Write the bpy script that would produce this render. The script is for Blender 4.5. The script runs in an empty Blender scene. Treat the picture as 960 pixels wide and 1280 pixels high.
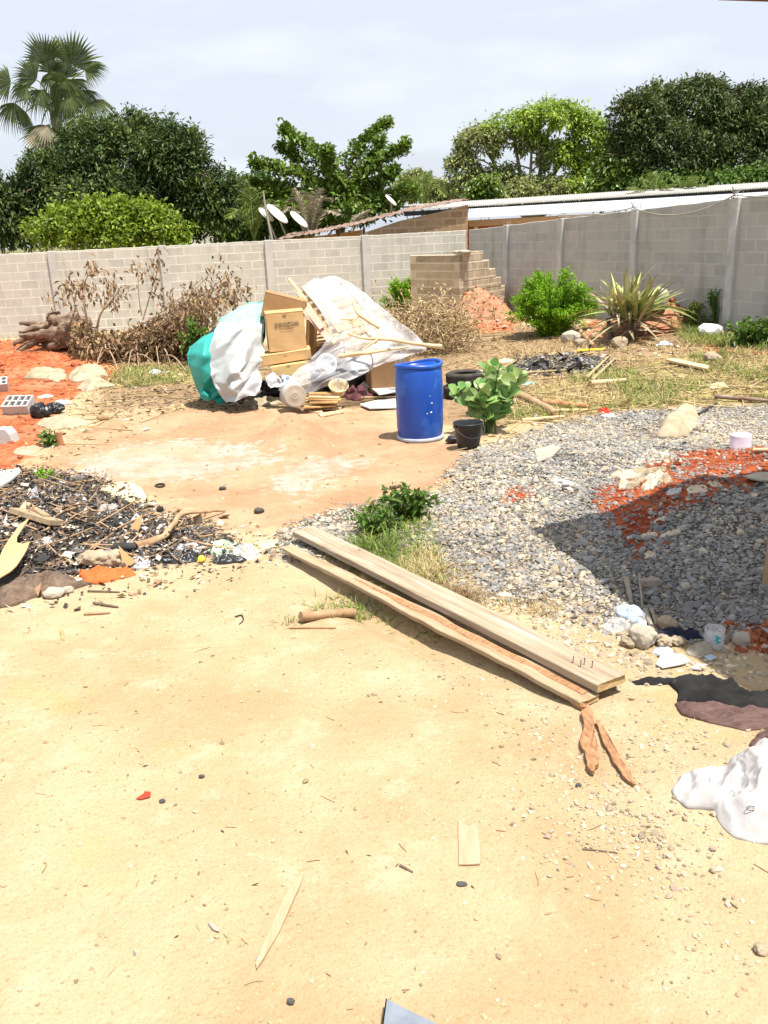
import bpy, bmesh, math
import numpy as np

# ------------------------------------------------------------------ camera, sky, sun, exposure
SC = bpy.context.scene
COL = SC.collection
FOC, PITCH, ROLL, EYE = 1080.0, math.radians(18.0), math.radians(-2.5), 2.45
SUN_EL, SUN_AZ = math.radians(72), math.radians(132)

cam_data = bpy.data.cameras.new("camera")
cam_data.sensor_fit = 'VERTICAL'
cam_data.sensor_height = 36.0
cam_data.sensor_width = 27.0
cam_data.lens = 36.0 * FOC / 1280.0
cam_data.clip_start = 0.05
cam_data.clip_end = 3000
cam = bpy.data.objects.new("camera", cam_data)
COL.objects.link(cam)
SC.camera = cam


def rot_x(a):
    c, s = math.cos(a), math.sin(a)
    return np.array([[1, 0, 0], [0, c, -s], [0, s, c]])


def rot_y(a):
    c, s = math.cos(a), math.sin(a)
    return np.array([[c, 0, s], [0, 1, 0], [-s, 0, c]])


def rot_z(a):
    c, s = math.cos(a), math.sin(a)
    return np.array([[c, -s, 0], [s, c, 0], [0, 0, 1]])


CAM_R = rot_x(math.pi / 2 - PITCH) @ rot_z(ROLL)
EYE_P = np.array([0, 0, EYE])
from mathutils import Matrix
mw = Matrix.Identity(4)
for i in range(3):
    for j in range(3):
        mw[i][j] = float(CAM_R[i, j])
mw[2][3] = EYE
cam.matrix_world = mw

world = bpy.data.worlds.new("World")
SC.world = world
world.use_nodes = True
wn, wl = world.node_tree.nodes, world.node_tree.links
wn.clear()
w_out = wn.new("ShaderNodeOutputWorld")
w_bg = wn.new("ShaderNodeBackground")
w_sky = wn.new("ShaderNodeTexSky")
w_sky.sky_type = 'NISHITA'
w_sky.sun_disc = False
w_sky.sun_elevation = SUN_EL
w_sky.sun_rotation = SUN_AZ
w_sky.altitude = 50
w_sky.air_density = 1.0
w_sky.dust_density = 4.5
w_sky.ozone_density = 1.5
# thin veil of high cloud over the sky
w_tc = wn.new("ShaderNodeTexCoord")
w_map = wn.new("ShaderNodeMapping")
w_map.inputs['Scale'].default_value = (1.6, 1.6, 6.0)
w_n = wn.new("ShaderNodeTexNoise")
w_n.inputs['Scale'].default_value = 2.6
w_n.inputs['Detail'].default_value = 7
w_n.inputs['Roughness'].default_value = 0.55
w_r = wn.new("ShaderNodeValToRGB")
w_r.color_ramp.elements[0].position = 0.47
w_r.color_ramp.elements[0].color = (0.74, 0.74, 0.74, 1)
w_r.color_ramp.elements[1].position = 0.72
w_r.color_ramp.elements[1].color = (0.97, 0.97, 0.97, 1)
w_mix = wn.new("ShaderNodeMix")
w_mix.data_type = 'RGBA'
w_mix.inputs['B'].default_value = (6.4, 6.85, 7.6, 1)
wl.new(w_tc.outputs['Generated'], w_map.inputs['Vector'])
wl.new(w_map.outputs['Vector'], w_n.inputs['Vector'])
wl.new(w_n.outputs['Fac'], w_r.inputs['Fac'])
wl.new(w_r.outputs['Color'], w_mix.inputs['Factor'])
wl.new(w_sky.outputs['Color'], w_mix.inputs['A'])
wl.new(w_mix.outputs['Result'], w_bg.inputs['Color'])
w_bg.inputs['Strength'].default_value = 0.090
wl.new(w_bg.outputs['Background'], w_out.inputs['Surface'])

SUN_DIR = np.array([math.sin(SUN_AZ) * math.cos(SUN_EL), math.cos(SUN_AZ) * math.cos(SUN_EL), math.sin(SUN_EL)])
sun_data = bpy.data.lights.new("sun", 'SUN')
sun_data.energy = 5.0
sun_data.angle = math.radians(0.5)
sun_data.color = (1.0, 0.955, 0.88)
sun = bpy.data.objects.new("sun", sun_data)
COL.objects.link(sun)
from mathutils import Vector
sun.rotation_euler = Vector(SUN_DIR).to_track_quat('Z', 'Y').to_euler()
sun.location = (3, -3, 30)

SC.view_settings.view_transform = 'Standard'
SC.view_settings.look = 'None'
SC.view_settings.exposure = 0.74
SC.view_settings.gamma = 1
SC.render.film_transparent = False
SC.cycles.max_bounces = 7
SC.cycles.transparent_max_bounces = 10

# ------------------------------------------------------------------ noise
def _hash(ix, iy, iz, seed):
    n = (ix * 374761393 + iy * 668265263 + iz * 2147483647 + seed * 974711) & 0xFFFFFFFF
    n = ((n ^ (n >> 13)) * 1274126177) & 0xFFFFFFFF
    n = n ^ (n >> 16)
    return (n & 0xFFFF) / 65535.0


def vnoise(p, seed=0):
    p = np.asarray(p, float)
    f = np.floor(p)
    i = f.astype(np.int64)
    t = p - f
    t = t * t * (3 - 2 * t)
    r = 0
    for a in (0, 1):
        wx = t[..., 0] if a else 1 - t[..., 0]
        for b in (0, 1):
            wy = t[..., 1] if b else 1 - t[..., 1]
            for c in (0, 1):
                wz = t[..., 2] if c else 1 - t[..., 2]
                r = r + wx * wy * wz * _hash(i[..., 0] + a, i[..., 1] + b, i[..., 2] + c, seed)
    return r * 2 - 1


def fbm(p, freq=1.0, octv=4, seed=0, rough=0.5):
    p = np.asarray(p, float) * freq
    s, a, t = 0, 1.0, 0.0
    for o in range(octv):
        s = s + a * vnoise(p + o * 17.3, seed + o)
        t += a
        a *= rough
        p = p * 2.03
    return s / t


def xy0(x, y):
    x, y = np.broadcast_arrays(np.asarray(x, float), np.asarray(y, float))
    return np.stack([x, y, np.zeros_like(x)], -1)


def sstep(a, b, v):
    t = np.clip((v - a) / (b - a), 0, 1)
    return t * t * (3 - 2 * t)


# ------------------------------------------------------------------ terrain height
def gauss(x, y, cx, cy, sx, sy, rot=0.0, p=1.0):
    c, s = math.cos(rot), math.sin(rot)
    u = ((x - cx) * c + (y - cy) * s) / sx
    v = (-(x - cx) * s + (y - cy) * c) / sy
    return np.exp(-(u * u + v * v) ** p)


MOUNDS = [  # amp, cx, cy, sx, sy, rot
    (0.46, 3.75, 7.05, 2.2, 1.35, 0.25),     # gravel heap
    (0.20, 2.0, 8.6, 1.6, 0.9, 0.5),
    (0.14, -3.0, 7.4, 1.4, 1.2, 0.0),        # burnt heap
    (0.30, -1.12, 10.75, 0.36, 0.34, 0.0),     # little sand pile
    (0.30, -7.3, 18.6, 1.7, 1.2, 0.0),       # red soil by the stump
    (0.85, 2.42, 21.7, 0.62, 0.60, 0.0),     # red mound at the ruin
    (0.40, 2.95, 21.2, 0.5, 0.5, 0.0),
    (0.50, 5.85, 18.2, 0.75, 0.6, 0.0),      # red mound at the spiky plant
    (0.15, 5.2, 18.0, 0.9, 0.6, 0.0),
    (0.10, 1.95, 3.1, 0.8, 0.6, 0.0),
]


def hgt(x, y):
    x = np.asarray(x, float)
    y = np.asarray(y, float)
    x, y = np.broadcast_arrays(x, y)
    q = xy0(x, y)
    h = 0.12 * (1 - sstep(3.2, 5.4, y + 0.25 * x))
    h = h + 0.12 * sstep(13, 24, y) + 0.33 * sstep(1.5, 7.5, x) * sstep(10, 17, y)
    for k, (a, cx, cy, sx, sy, r) in enumerate(MOUNDS):
        g = gauss(x, y, cx, cy, sx, sy, r)
        rough = 1 + 0.35 * fbm(q, 2.2 / min(sx, sy), 3, 40 + k) * np.minimum(1, g * 3)
        h = h + a * g * rough
    # rut below the planks
    h = h - 0.09 * gauss(x, y, -0.02, 5.2, 1.3, 0.16, -0.96)
    h = h + 0.035 * fbm(q, 0.55, 4, 3) + 0.012 * fbm(q, 3.1, 3, 9)
    lit = sstep(4.0, 7.5, y)
    h = h + lit * 0.02 * fbm(q, 6.0, 2, 15)
    fade = sstep(60, 30, np.abs(x)) * sstep(80, 40, y)
    return h * fade + 0.15 * (1 - fade)


def ray(px, py):
    return CAM_R @ np.array([(px - 480) / FOC, -(py - 640) / FOC, -1.0])


def at(px, py, Y):
    d = ray(px, py)
    return EYE_P + d * (Y / d[1])


GRID = {}


def hquick(x, y):
    if not GRID:
        return hgt(x, y)
    X, Y, Z = GRID['x'], GRID['y'], GRID['z']
    x = np.clip(x, X[0], X[-1] - 1e-6)
    y = np.clip(y, Y[0], Y[-1] - 1e-6)
    i = np.searchsorted(X, x, 'right') - 1
    j = np.searchsorted(Y, y, 'right') - 1
    u = (x - X[i]) / (X[i + 1] - X[i])
    v = (y - Y[j]) / (Y[j + 1] - Y[j])
    return (Z[j, i] * (1 - u) + Z[j, i + 1] * u) * (1 - v) + (Z[j + 1, i] * (1 - u) + Z[j + 1, i + 1] * u) * v


def G(px, py, lift=0.0):
    d = ray(px, py)
    t = np.linspace(1.0, 60.0, 1500)
    p = EYE_P + t[:, None] * d
    below = p[:, 2] < hquick(p[:, 0], p[:, 1])
    k = int(np.argmax(below))
    lo, hi = t[max(k - 1, 0)], t[k]
    for _ in range(18):
        m = (lo + hi) / 2
        q = EYE_P + m * d
        if q[2] < float(hquick(q[0], q[1])):
            hi = m
        else:
            lo = m
    q = EYE_P + hi * d
    return np.array([q[0], q[1], float(hquick(q[0], q[1])) + lift])


def GL(pts, lift=0.0):
    return np.array([G(a, b, lift) for a, b in pts])


def gz(x, y):
    return float(hquick(np.float64(x), np.float64(y)))


# ------------------------------------------------------------------ objects
WORLD_AT = {}


def tag(o, label, cat, group=None, kind=None):
    if label:
        o['label'] = label
    if cat:
        o['category'] = cat
    if group:
        o['group'] = group
    if kind:
        o['kind'] = kind
    return o


def thing(name, label, cat, loc=(0, 0, 0), group=None):
    o = bpy.data.objects.new(name, None)
    COL.objects.link(o)
    o.empty_display_size = 0.1
    o.location = [float(v) for v in loc]
    WORLD_AT[o.name] = np.array(loc, float)
    return tag(o, label, cat, group)


class MB:
    def __init__(self):
        self.v, self.f, self.n = [], [], 0

    def add(self, v, faces, mi=0, smooth=True):
        v = np.asarray(v, float).reshape(-1, 3)
        if isinstance(faces, np.ndarray):
            self.f.append((faces.astype(np.int64) + self.n, mi, smooth))
        else:
            by = {}
            for f in faces:
                by.setdefault(len(f), []).append(f)
            for k, fs in by.items():
                self.f.append((np.array(fs, np.int64) + self.n, mi, smooth))
        self.v.append(v)
        self.n += len(v)
        return self

    def build(self, name, mats, parent=None, origin=None, label=None, cat=None, group=None, kind=None, local=False):
        V = np.concatenate(self.v)
        if not isinstance(mats, (list, tuple)):
            mats = [mats]
        base = np.zeros(3)
        if not local:
            if parent is not None:
                base = WORLD_AT[parent.name]
            elif origin is not None:
                base = np.array(origin, float)
            else:
                lo, hi = V.min(0), V.max(0)
                base = np.array([(lo[0] + hi[0]) / 2, (lo[1] + hi[1]) / 2, lo[2]])
        V = V - base
        me = bpy.data.meshes.new(name)
        me.vertices.add(len(V))
        me.vertices.foreach_set("co", V.astype(np.float32).ravel())
        loops, starts, totals, mis, sms = [], [], [], [], []
        off = 0
        for fa, mi, sm in self.f:
            k = fa.shape[1]
            loops.append(fa.ravel())
            starts.append(off + np.arange(len(fa)) * k)
            totals.append(np.full(len(fa), k))
            mis.append(np.full(len(fa), mi))
            sms.append(np.full(len(fa), sm))
            off += fa.size
        L = np.concatenate(loops)
        me.loops.add(len(L))
        me.loops.foreach_set("vertex_index", L.astype(np.int32))
        S = np.concatenate(starts)
        me.polygons.add(len(S))
        me.polygons.foreach_set("loop_start", S.astype(np.int32))
        me.polygons.foreach_set("material_index", np.concatenate(mis).astype(np.int32))
        me.polygons.foreach_set("use_smooth", np.concatenate(sms).astype(bool))
        me.update(calc_edges=True)
        me.validate()
        for m in mats:
            me.materials.append(m)
        o = bpy.data.objects.new(name, me)
        COL.objects.link(o)
        if parent is not None:
            o.parent = parent
            WORLD_AT[o.name] = base
        else:
            o.location = base
            WORLD_AT[o.name] = base
        return tag(o, label, cat, group, kind)

    # ---- shapes
    def box(self, c, s, R=None, ch=0.006, mi=0):
        bm = bmesh.new()
        bmesh.ops.create_cube(bm, size=1.0)
        bmesh.ops.scale(bm, vec=s, verts=bm.verts)
        ch = min(ch, min(s) * 0.3)
        if ch > 0:
            bmesh.ops.bevel(bm, geom=list(bm.edges), offset=ch, segments=1, affect='EDGES', profile=0.5)
        bm.verts.ensure_lookup_table()
        v = np.array([x.co[:] for x in bm.verts])
        bm.verts.index_update()
        f = [[x.index for x in fc.verts] for fc in bm.faces]
        bm.free()
        if R is not None:
            v = v @ np.asarray(R).T
        return self.add(v + np.array(c), f, mi, False)

    def tube(self, path, rad, seg=8, mi=0, cap=True, smooth=True, jit=0.0, seed=0):
        p = np.asarray(path, float)
        n = len(p)
        rad = np.broadcast_to(np.asarray(rad, float), (n,))
        t = np.gradient(p, axis=0)
        t /= np.linalg.norm(t, axis=1, keepdims=True) + 1e-9
        ref = np.array([0, 0, 1.0]) if abs(t[0, 2]) < 0.9 else np.array([1.0, 0, 0])
        vs = []
        u = np.cross(t[0], ref)
        u /= np.linalg.norm(u)
        for i in range(n):
            u = u - t[i] * np.dot(u, t[i])
            u /= np.linalg.norm(u) + 1e-9
            w = np.cross(t[i], u)
            a = np.linspace(0, 2 * math.pi, seg, endpoint=False)
            ring = p[i] + rad[i] * (np.cos(a)[:, None] * u + np.sin(a)[:, None] * w)
            vs.append(ring)
        v = np.concatenate(vs)
        if jit:
            v = v + jit * np.stack([fbm(v, 9, 2, seed + k) for k in range(3)], -1)
        i = np.arange(n - 1)[:, None] * seg
        j = np.arange(seg)[None]
        j2 = (j + 1) % seg
        q = np.stack([i + j, i + j2, i + seg + j2, i + seg + j], -1).reshape(-1, 4)
        self.add(v, q, mi, smooth)
        if cap:
            self.add(vs[0] if not jit else v[:seg], [list(range(seg))[::-1]], mi, False)
            self.add(vs[-1] if not jit else v[-seg:], [list(range(seg))], mi, False)
        return self

    def lathe(self, prof, seg=32, c=(0, 0, 0), R=None, mi=0, warp=None):
        pr = np.array(prof, float)
        a = np.linspace(0, 2 * math.pi, seg, endpoint=False)
        n = len(pr)
        v = np.stack([pr[:, 0, None] * np.cos(a), pr[:, 0, None] * np.sin(a), np.broadcast_to(pr[:, 1, None], (n, seg))], -1).reshape(-1, 3)
        if warp is not None:
            v = warp(v)
        if R is not None:
            v = v @ np.asarray(R).T
        i = np.arange(n - 1)[:, None] * seg
        j = np.arange(seg)[None]
        j2 = (j + 1) % seg
        q = np.stack([i + j, i + j2, i + seg + j2, i + seg + j], -1).reshape(-1, 4)
        return self.add(v + np.array(c), q, mi, True)

    def blob(self, c, r, amp=0.15, freq=3.0, sub=3, seed=0, R=None, mi=0, smooth=True, octv=3):
        bm = bmesh.new()
        bmesh.ops.create_icosphere(bm, subdivisions=sub, radius=1.0)
        v = np.array([x.co[:] for x in bm.verts])
        bm.verts.index_update()
        f = np.array([[x.index for x in fc.verts] for fc in bm.faces])
        bm.free()
        v = v * (1 + amp * fbm(v + seed * 3.7, freq / 2, octv, seed)[:, None] * 2)
        v = v * np.broadcast_to(np.asarray(r, float), (3,))
        if R is not None:
            v = v @ np.asarray(R).T
        return self.add(v + np.array(c), f, mi, smooth)

    def sheet(self, grid, thick=0.004, mi=0, smooth=True):
        g = np.asarray(grid, float)
        m, n = g.shape[:2]
        du = np.gradient(g, axis=1)
        dv = np.gradient(g, axis=0)
        nr = np.cross(du, dv)
        nr /= np.linalg.norm(nr, axis=-1, keepdims=True) + 1e-9
        a = g.reshape(-1, 3)
        b = (g - nr * thick).reshape(-1, 3)
        idx = np.arange(m * n).reshape(m, n)
        q = np.stack([idx[:-1, :-1], idx[:-1, 1:], idx[1:, 1:], idx[1:, :-1]], -1).reshape(-1, 4)
        k = m * n
        rim = np.concatenate([idx[0, :], idx[1:, -1], idx[-1, ::-1][1:], idx[::-1, 0][1:]])
        rr = np.stack([rim[:-1], rim[:-1] + k, rim[1:] + k, rim[1:]], -1)
        return self.add(np.concatenate([a, b]), np.concatenate([q[:, ::-1], q + k, rr]), mi, smooth)

    def slab(self, pts, nrm, thick, mi=0):
        p = np.asarray(pts, float)
        n = len(p)
        b = p - np.asarray(nrm, float) * thick
        f = [list(range(n)), list(range(n, 2 * n))[::-1]] + [[i, i + n, (i + 1) % n + n, (i + 1) % n] for i in range(n)]
        return self.add(np.concatenate([p, b]), f, mi, False)

    def leaves(self, pos, d, nrm, L, W, fold=0.15, droop=0.0, mi=0, shape=0.5):
        """diamond leaves folded on the midrib; pos (n,3), d = growing direction, nrm = upper side"""
        n = len(pos)
        d = d / (np.linalg.norm(d, axis=1, keepdims=True) + 1e-9)
        s = np.cross(d, nrm)
        s /= np.linalg.norm(s, axis=1, keepdims=True) + 1e-9
        u = np.cross(s, d)
        L = np.broadcast_to(np.asarray(L, float), (n,))[:, None]
        W = np.broadcast_to(np.asarray(W, float), (n,))[:, None]
        tip = pos + d * L
        tip[:, 2] -= (droop * L)[:, 0]
        mid = pos + d * L * shape
        mid[:, 2] -= (droop * L * shape * 0.35)[:, 0]
        l = mid + s * W * 0.5 + u * W * fold
        r = mid - s * W * 0.5 + u * W * fold
        v = np.stack([pos, l, tip, r], 1).reshape(-1, 3)
        k = np.arange(n)[:, None] * 4
        f = np.concatenate([k + np.array([[0, 1, 2]]), k + np.array([[0, 2, 3]])], 0)
        return self.add(v, f, mi, False)

    def oval_leaves(self, pos, d, nrm, L, W, curl=0.12, mi=0):
        """broad oval leaves of 12 faces each"""
        n = len(pos)
        d = d / (np.linalg.norm(d, axis=1, keepdims=True) + 1e-9)
        s = np.cross(d, nrm)
        s /= np.linalg.norm(s, axis=1, keepdims=True) + 1e-9
        u = np.cross(s, d)
        L = np.broadcast_to(np.asarray(L, float), (n,))[:, None]
        W = np.broadcast_to(np.asarray(W, float), (n,))[:, None]
        ts = [0.0, 0.18, 0.42, 0.68, 0.9, 1.0]
        ws = [0.06, 0.62, 0.98, 0.98, 0.55, 0.05]
        rows = []
        for t, w in zip(ts, ws):
            m = pos + d * L * t - u * L * curl * (t * t) + u * L * 0.05 * math.sin(t * 3.1)
            rows.append(np.stack([m + s * W * 0.5 * w + u * W * 0.16 * w, m, m - s * W * 0.5 * w + u * W * 0.16 * w], 1))
        v = np.stack(rows, 1)           # n,6,3,3
        idx = np.arange(18).reshape(6, 3)
        q = np.stack([idx[:-1, :-1], idx[:-1, 1:], idx[1:, 1:], idx[1:, :-1]], -1).reshape(-1, 4)
        f = (np.arange(n)[:, None, None] * 18 + q[None]).reshape(-1, 4)
        return self.add(v.reshape(-1, 3), f, mi, True)

    def blades(self, pos, d, L, W, bend=0.5, mi=0):
        """grass blades / straps: base point, lean direction (unit-ish), length, width"""
        n = len(pos)
        d = d / (np.linalg.norm(d, axis=1, keepdims=True) + 1e-9)
        s = np.cross(d, np.array([0, 0, 1.0]))
        s /= np.linalg.norm(s, axis=1, keepdims=True) + 1e-6
        L = np.broadcast_to(np.asarray(L, float), (n,))[:, None]
        W = np.broadcast_to(np.asarray(W, float), (n,))[:, None]
        bend = np.broadcast_to(np.asarray(bend, float), (n,))[:, None]
        hor = d.copy()
        hor[:, 2] = 0
        rows = []
        for t, w in ((0, 1), (0.4, 0.9), (0.75, 0.6)):
            c = pos + d * L * t + hor * L * bend * t * t * 0.7
            c[:, 2] -= (L * bend * t * t * 0.6)[:, 0]
            rows += [c + s * W * 0.5 * w, c - s * W * 0.5 * w]
        c = pos + d * L + hor * L * bend * 0.7
        c[:, 2] -= (L * bend * 0.6)[:, 0]
        rows.append(c)
        v = np.stack(rows, 1).reshape(-1, 3)
        k = np.arange(n)[:, None] * 7
        self.add(v, np.concatenate([k + np.array([[0, 1, 3, 2]]), k + np.array([[2, 3, 5, 4]])]), mi, True)
        self.f.append((np.arange(n)[:, None] * 7 + np.array([[4, 5, 6]]) + self.n - len(v), mi, True))
        return self

    def stones(self, pos, size, flat=0.6, seed=1, mi=0, elong=0.35):
        rng = np.random.default_rng(seed)
        bm = bmesh.new()
        bmesh.ops.create_icosphere(bm, subdivisions=1, radius=1.0)
        bv = np.array([x.co[:] for x in bm.verts])
        bm.verts.index_update()
        bf = np.array([[x.index for x in f.verts] for f in bm.faces])
        bm.free()
        n = len(pos)
        nv = len(bv)
        v = bv[None] * (1 + rng.uniform(-0.28, 0.28, (n, nv, 1)))
        sc = np.stack([1 + rng.uniform(-elong, elong, n), 1 + rng.uniform(-elong, elong, n), flat * rng.uniform(0.7, 1.3, n)], -1)
        v = v * sc[:, None, :] * np.broadcast_to(size, (n,))[:, None, None]
        ax, ay, az = rng.normal(0, 0.35, n), rng.normal(0, 0.35, n), rng.uniform(0, 6.28, n)
        ca, sa = np.cos(az)[:, None], np.sin(az)[:, None]
        x, y, z = v[..., 0], v[..., 1], v[..., 2]
        x, y = x * ca - y * sa, x * sa + y * ca
        c, s = np.cos(ax)[:, None], np.sin(ax)[:, None]
        y, z = y * c - z * s, y * s + z * c
        c, s = np.cos(ay)[:, None], np.sin(ay)[:, None]
        x, z = x * c + z * s, -x * s + z * c
        v = np.stack([x, y, z], -1) + pos[:, None, :]
        f = (np.arange(n)[:, None, None] * nv + bf[None]).reshape(-1, 3)
        return self.add(v.reshape(-1, 3), f, mi, False)


def upsample(ctrl, k=8):
    """Catmull-Rom refinement of an (m,n,3) control grid"""
    g = np.asarray(ctrl, float)

    def up(a):
        n = len(a)
        t = np.linspace(0, n - 1, (n - 1) * k + 1)
        i = np.clip(np.floor(t).astype(int), 0, n - 2)
        f = (t - i).reshape((-1,) + (1,) * (a.ndim - 1))
        p0, p1, p2, p3 = a[np.maximum(i - 1, 0)], a[i], a[i + 1], a[np.minimum(i + 2, n - 1)]
        return 0.5 * (2 * p1 + (p2 - p0) * f + (2 * p0 - 5 * p1 + 4 * p2 - p3) * f ** 2 + (3 * p1 - p0 - 3 * p2 + p3) * f ** 3)
    return np.swapaxes(up(np.swapaxes(up(g), 0, 1)), 0, 1)


def ridged(p, freq, seed, octv=3):
    return 1 - np.abs(fbm(p, freq, octv, seed)) * 2.4


def crease(p, freq, seed, n=5, warp=0.3):
    """sharp random folds, about -1..1"""
    r = np.random.default_rng(seed + 991)
    p = np.asarray(p, float)
    w = p + warp / freq * np.stack([fbm(p, freq * 0.8, 2, seed + 31 + k) for k in range(3)], -1)
    s, t, f = 0, 0, freq
    for k in range(n):
        d = unit(r.normal(size=3) * [1, 1, 0.6])
        x = w @ d * f + r.uniform(0, 1)
        a = 0.75 ** k * (0.4 + 0.9 * np.clip(fbm(p, freq * 0.5, 2, seed + 50 + k) + 0.5, 0, 1))
        s = s + a * (4 * np.abs(x - np.floor(x + 0.5)) - 1)
        t += 0.75 ** k
        f *= 1.45
    return s / t


def worley(q, freq, seed):
    """distance to nearest feature point of a jittered 2-D lattice, in cells"""
    q = np.asarray(q, float) * freq
    f = np.floor(q).astype(np.int64)
    best = np.full(q.shape[:-1], 9.0)
    for a in (-1, 0, 1):
        for b in (-1, 0, 1):
            ci, cj = f[..., 0] + a, f[..., 1] + b
            z = np.zeros_like(ci)
            px = ci + _hash(ci, cj, z, seed)
            py = cj + _hash(ci, cj, z + 1, seed)
            best = np.minimum(best, np.hypot(q[..., 0] - px, q[..., 1] - py))
    return best


def folds(q, ext, seed, big=3.2, fine=7.5, aniso=1.7):
    """creased-sheet relief about -0.5..0.7: sharp ridges between hollows"""
    a = seed * 1.37
    R2 = np.array([[math.cos(a), -math.sin(a)], [math.sin(a), math.cos(a)]])
    p = np.asarray(q, float) @ R2.T * [1, aniso]
    w = np.concatenate([p, np.zeros(p.shape[:-1] + (1,))], -1)
    p = p + 0.12 * ext * np.stack([fbm(w, 2.5 / ext, 2, seed), fbm(w, 2.5 / ext, 2, seed + 4)], -1)
    return 0.42 * np.tanh(1.7 * (worley(p, big / ext, seed) - 0.45)) + 0.26 * (worley(p, fine / ext, seed + 7) - 0.45) + 0.12 * (worley(p, 2.4 * fine / ext, seed + 9) - 0.45)


def spline(pts, k=6):
    a = np.asarray(pts, float)
    return upsample(a[:, None, :].repeat(2, 1), k)[:, 0]


def unit(v):
    v = np.asarray(v, float)
    return v / (np.linalg.norm(v) + 1e-9)
# ------------------------------------------------------------------ materials
def _ramp(nt, cols, lo=0.3, hi=0.7):
    r = nt.nodes.new("ShaderNodeValToRGB")
    e = r.color_ramp.elements
    while len(e) < len(cols):
        e.new(0.5)
    for i, c in enumerate(cols):
        e[i].position = lo + (hi - lo) * i / max(1, len(cols) - 1)
        e[i].color = (*c, 1)
    return r


def _noise(nt, coord, scale, detail=5, rough=0.55, dist=0.0):
    n = nt.nodes.new("ShaderNodeTexNoise")
    n.inputs['Scale'].default_value = scale
    n.inputs['Detail'].default_value = detail
    n.inputs['Roughness'].default_value = rough
    n.inputs['Distortion'].default_value = dist
    if coord is not None:
        nt.links.new(coord, n.inputs['Vector'])
    return n.outputs['Fac']


def _mix(nt, fac, a, b, blend='MIX'):
    m = nt.nodes.new("ShaderNodeMix")
    m.data_type = 'RGBA'
    m.blend_type = blend
    for sock, v in (('Factor', fac), ('A', a), ('B', b)):
        if isinstance(v, (int, float)):
            m.inputs[sock].default_value = v
        elif isinstance(v, tuple):
            m.inputs[sock].default_value = (*v[:3], 1)
        else:
            nt.links.new(v, m.inputs[sock])
    return m.outputs['Result']


def _math(nt, op, a, b=0.0, c=None, clamp=False):
    m = nt.nodes.new("ShaderNodeMath")
    m.operation = op
    m.use_clamp = clamp
    for i, v in enumerate((a, b) if c is None else (a, b, c)):
        if isinstance(v, (int, float)):
            m.inputs[i].default_value = v
        else:
            nt.links.new(v, m.inputs[i])
    return m.outputs[0]


def _range(nt, v, a, b, lo=0.0, hi=1.0):
    m = nt.nodes.new("ShaderNodeMapRange")
    m.interpolation_type = 'SMOOTHSTEP'
    nt.links.new(v, m.inputs['Value'])
    for k, x in (('From Min', a), ('From Max', b), ('To Min', lo), ('To Max', hi)):
        m.inputs[k].default_value = x
    return m.outputs['Result']


def _new(name):
    m = bpy.data.materials.new(name)
    m.use_nodes = True
    nt = m.node_tree
    nt.nodes.clear()
    out = nt.nodes.new("ShaderNodeOutputMaterial")
    b = nt.nodes.new("ShaderNodeBsdfPrincipled")
    nt.links.new(b.outputs[0], out.inputs['Surface'])
    tc = nt.nodes.new("ShaderNodeTexCoord")
    return m, nt, out, b, tc.outputs['Object']


def _bump(nt, h, strength, dist, b, prev=None):
    n = nt.nodes.new("ShaderNodeBump")
    n.inputs['Strength'].default_value = strength
    n.inputs['Distance'].default_value = dist
    nt.links.new(h, n.inputs['Height'])
    if prev is not None:
        nt.links.new(prev, n.inputs['Normal'])
    nt.links.new(n.outputs[0], b.inputs['Normal'])
    return n.outputs[0]


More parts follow.
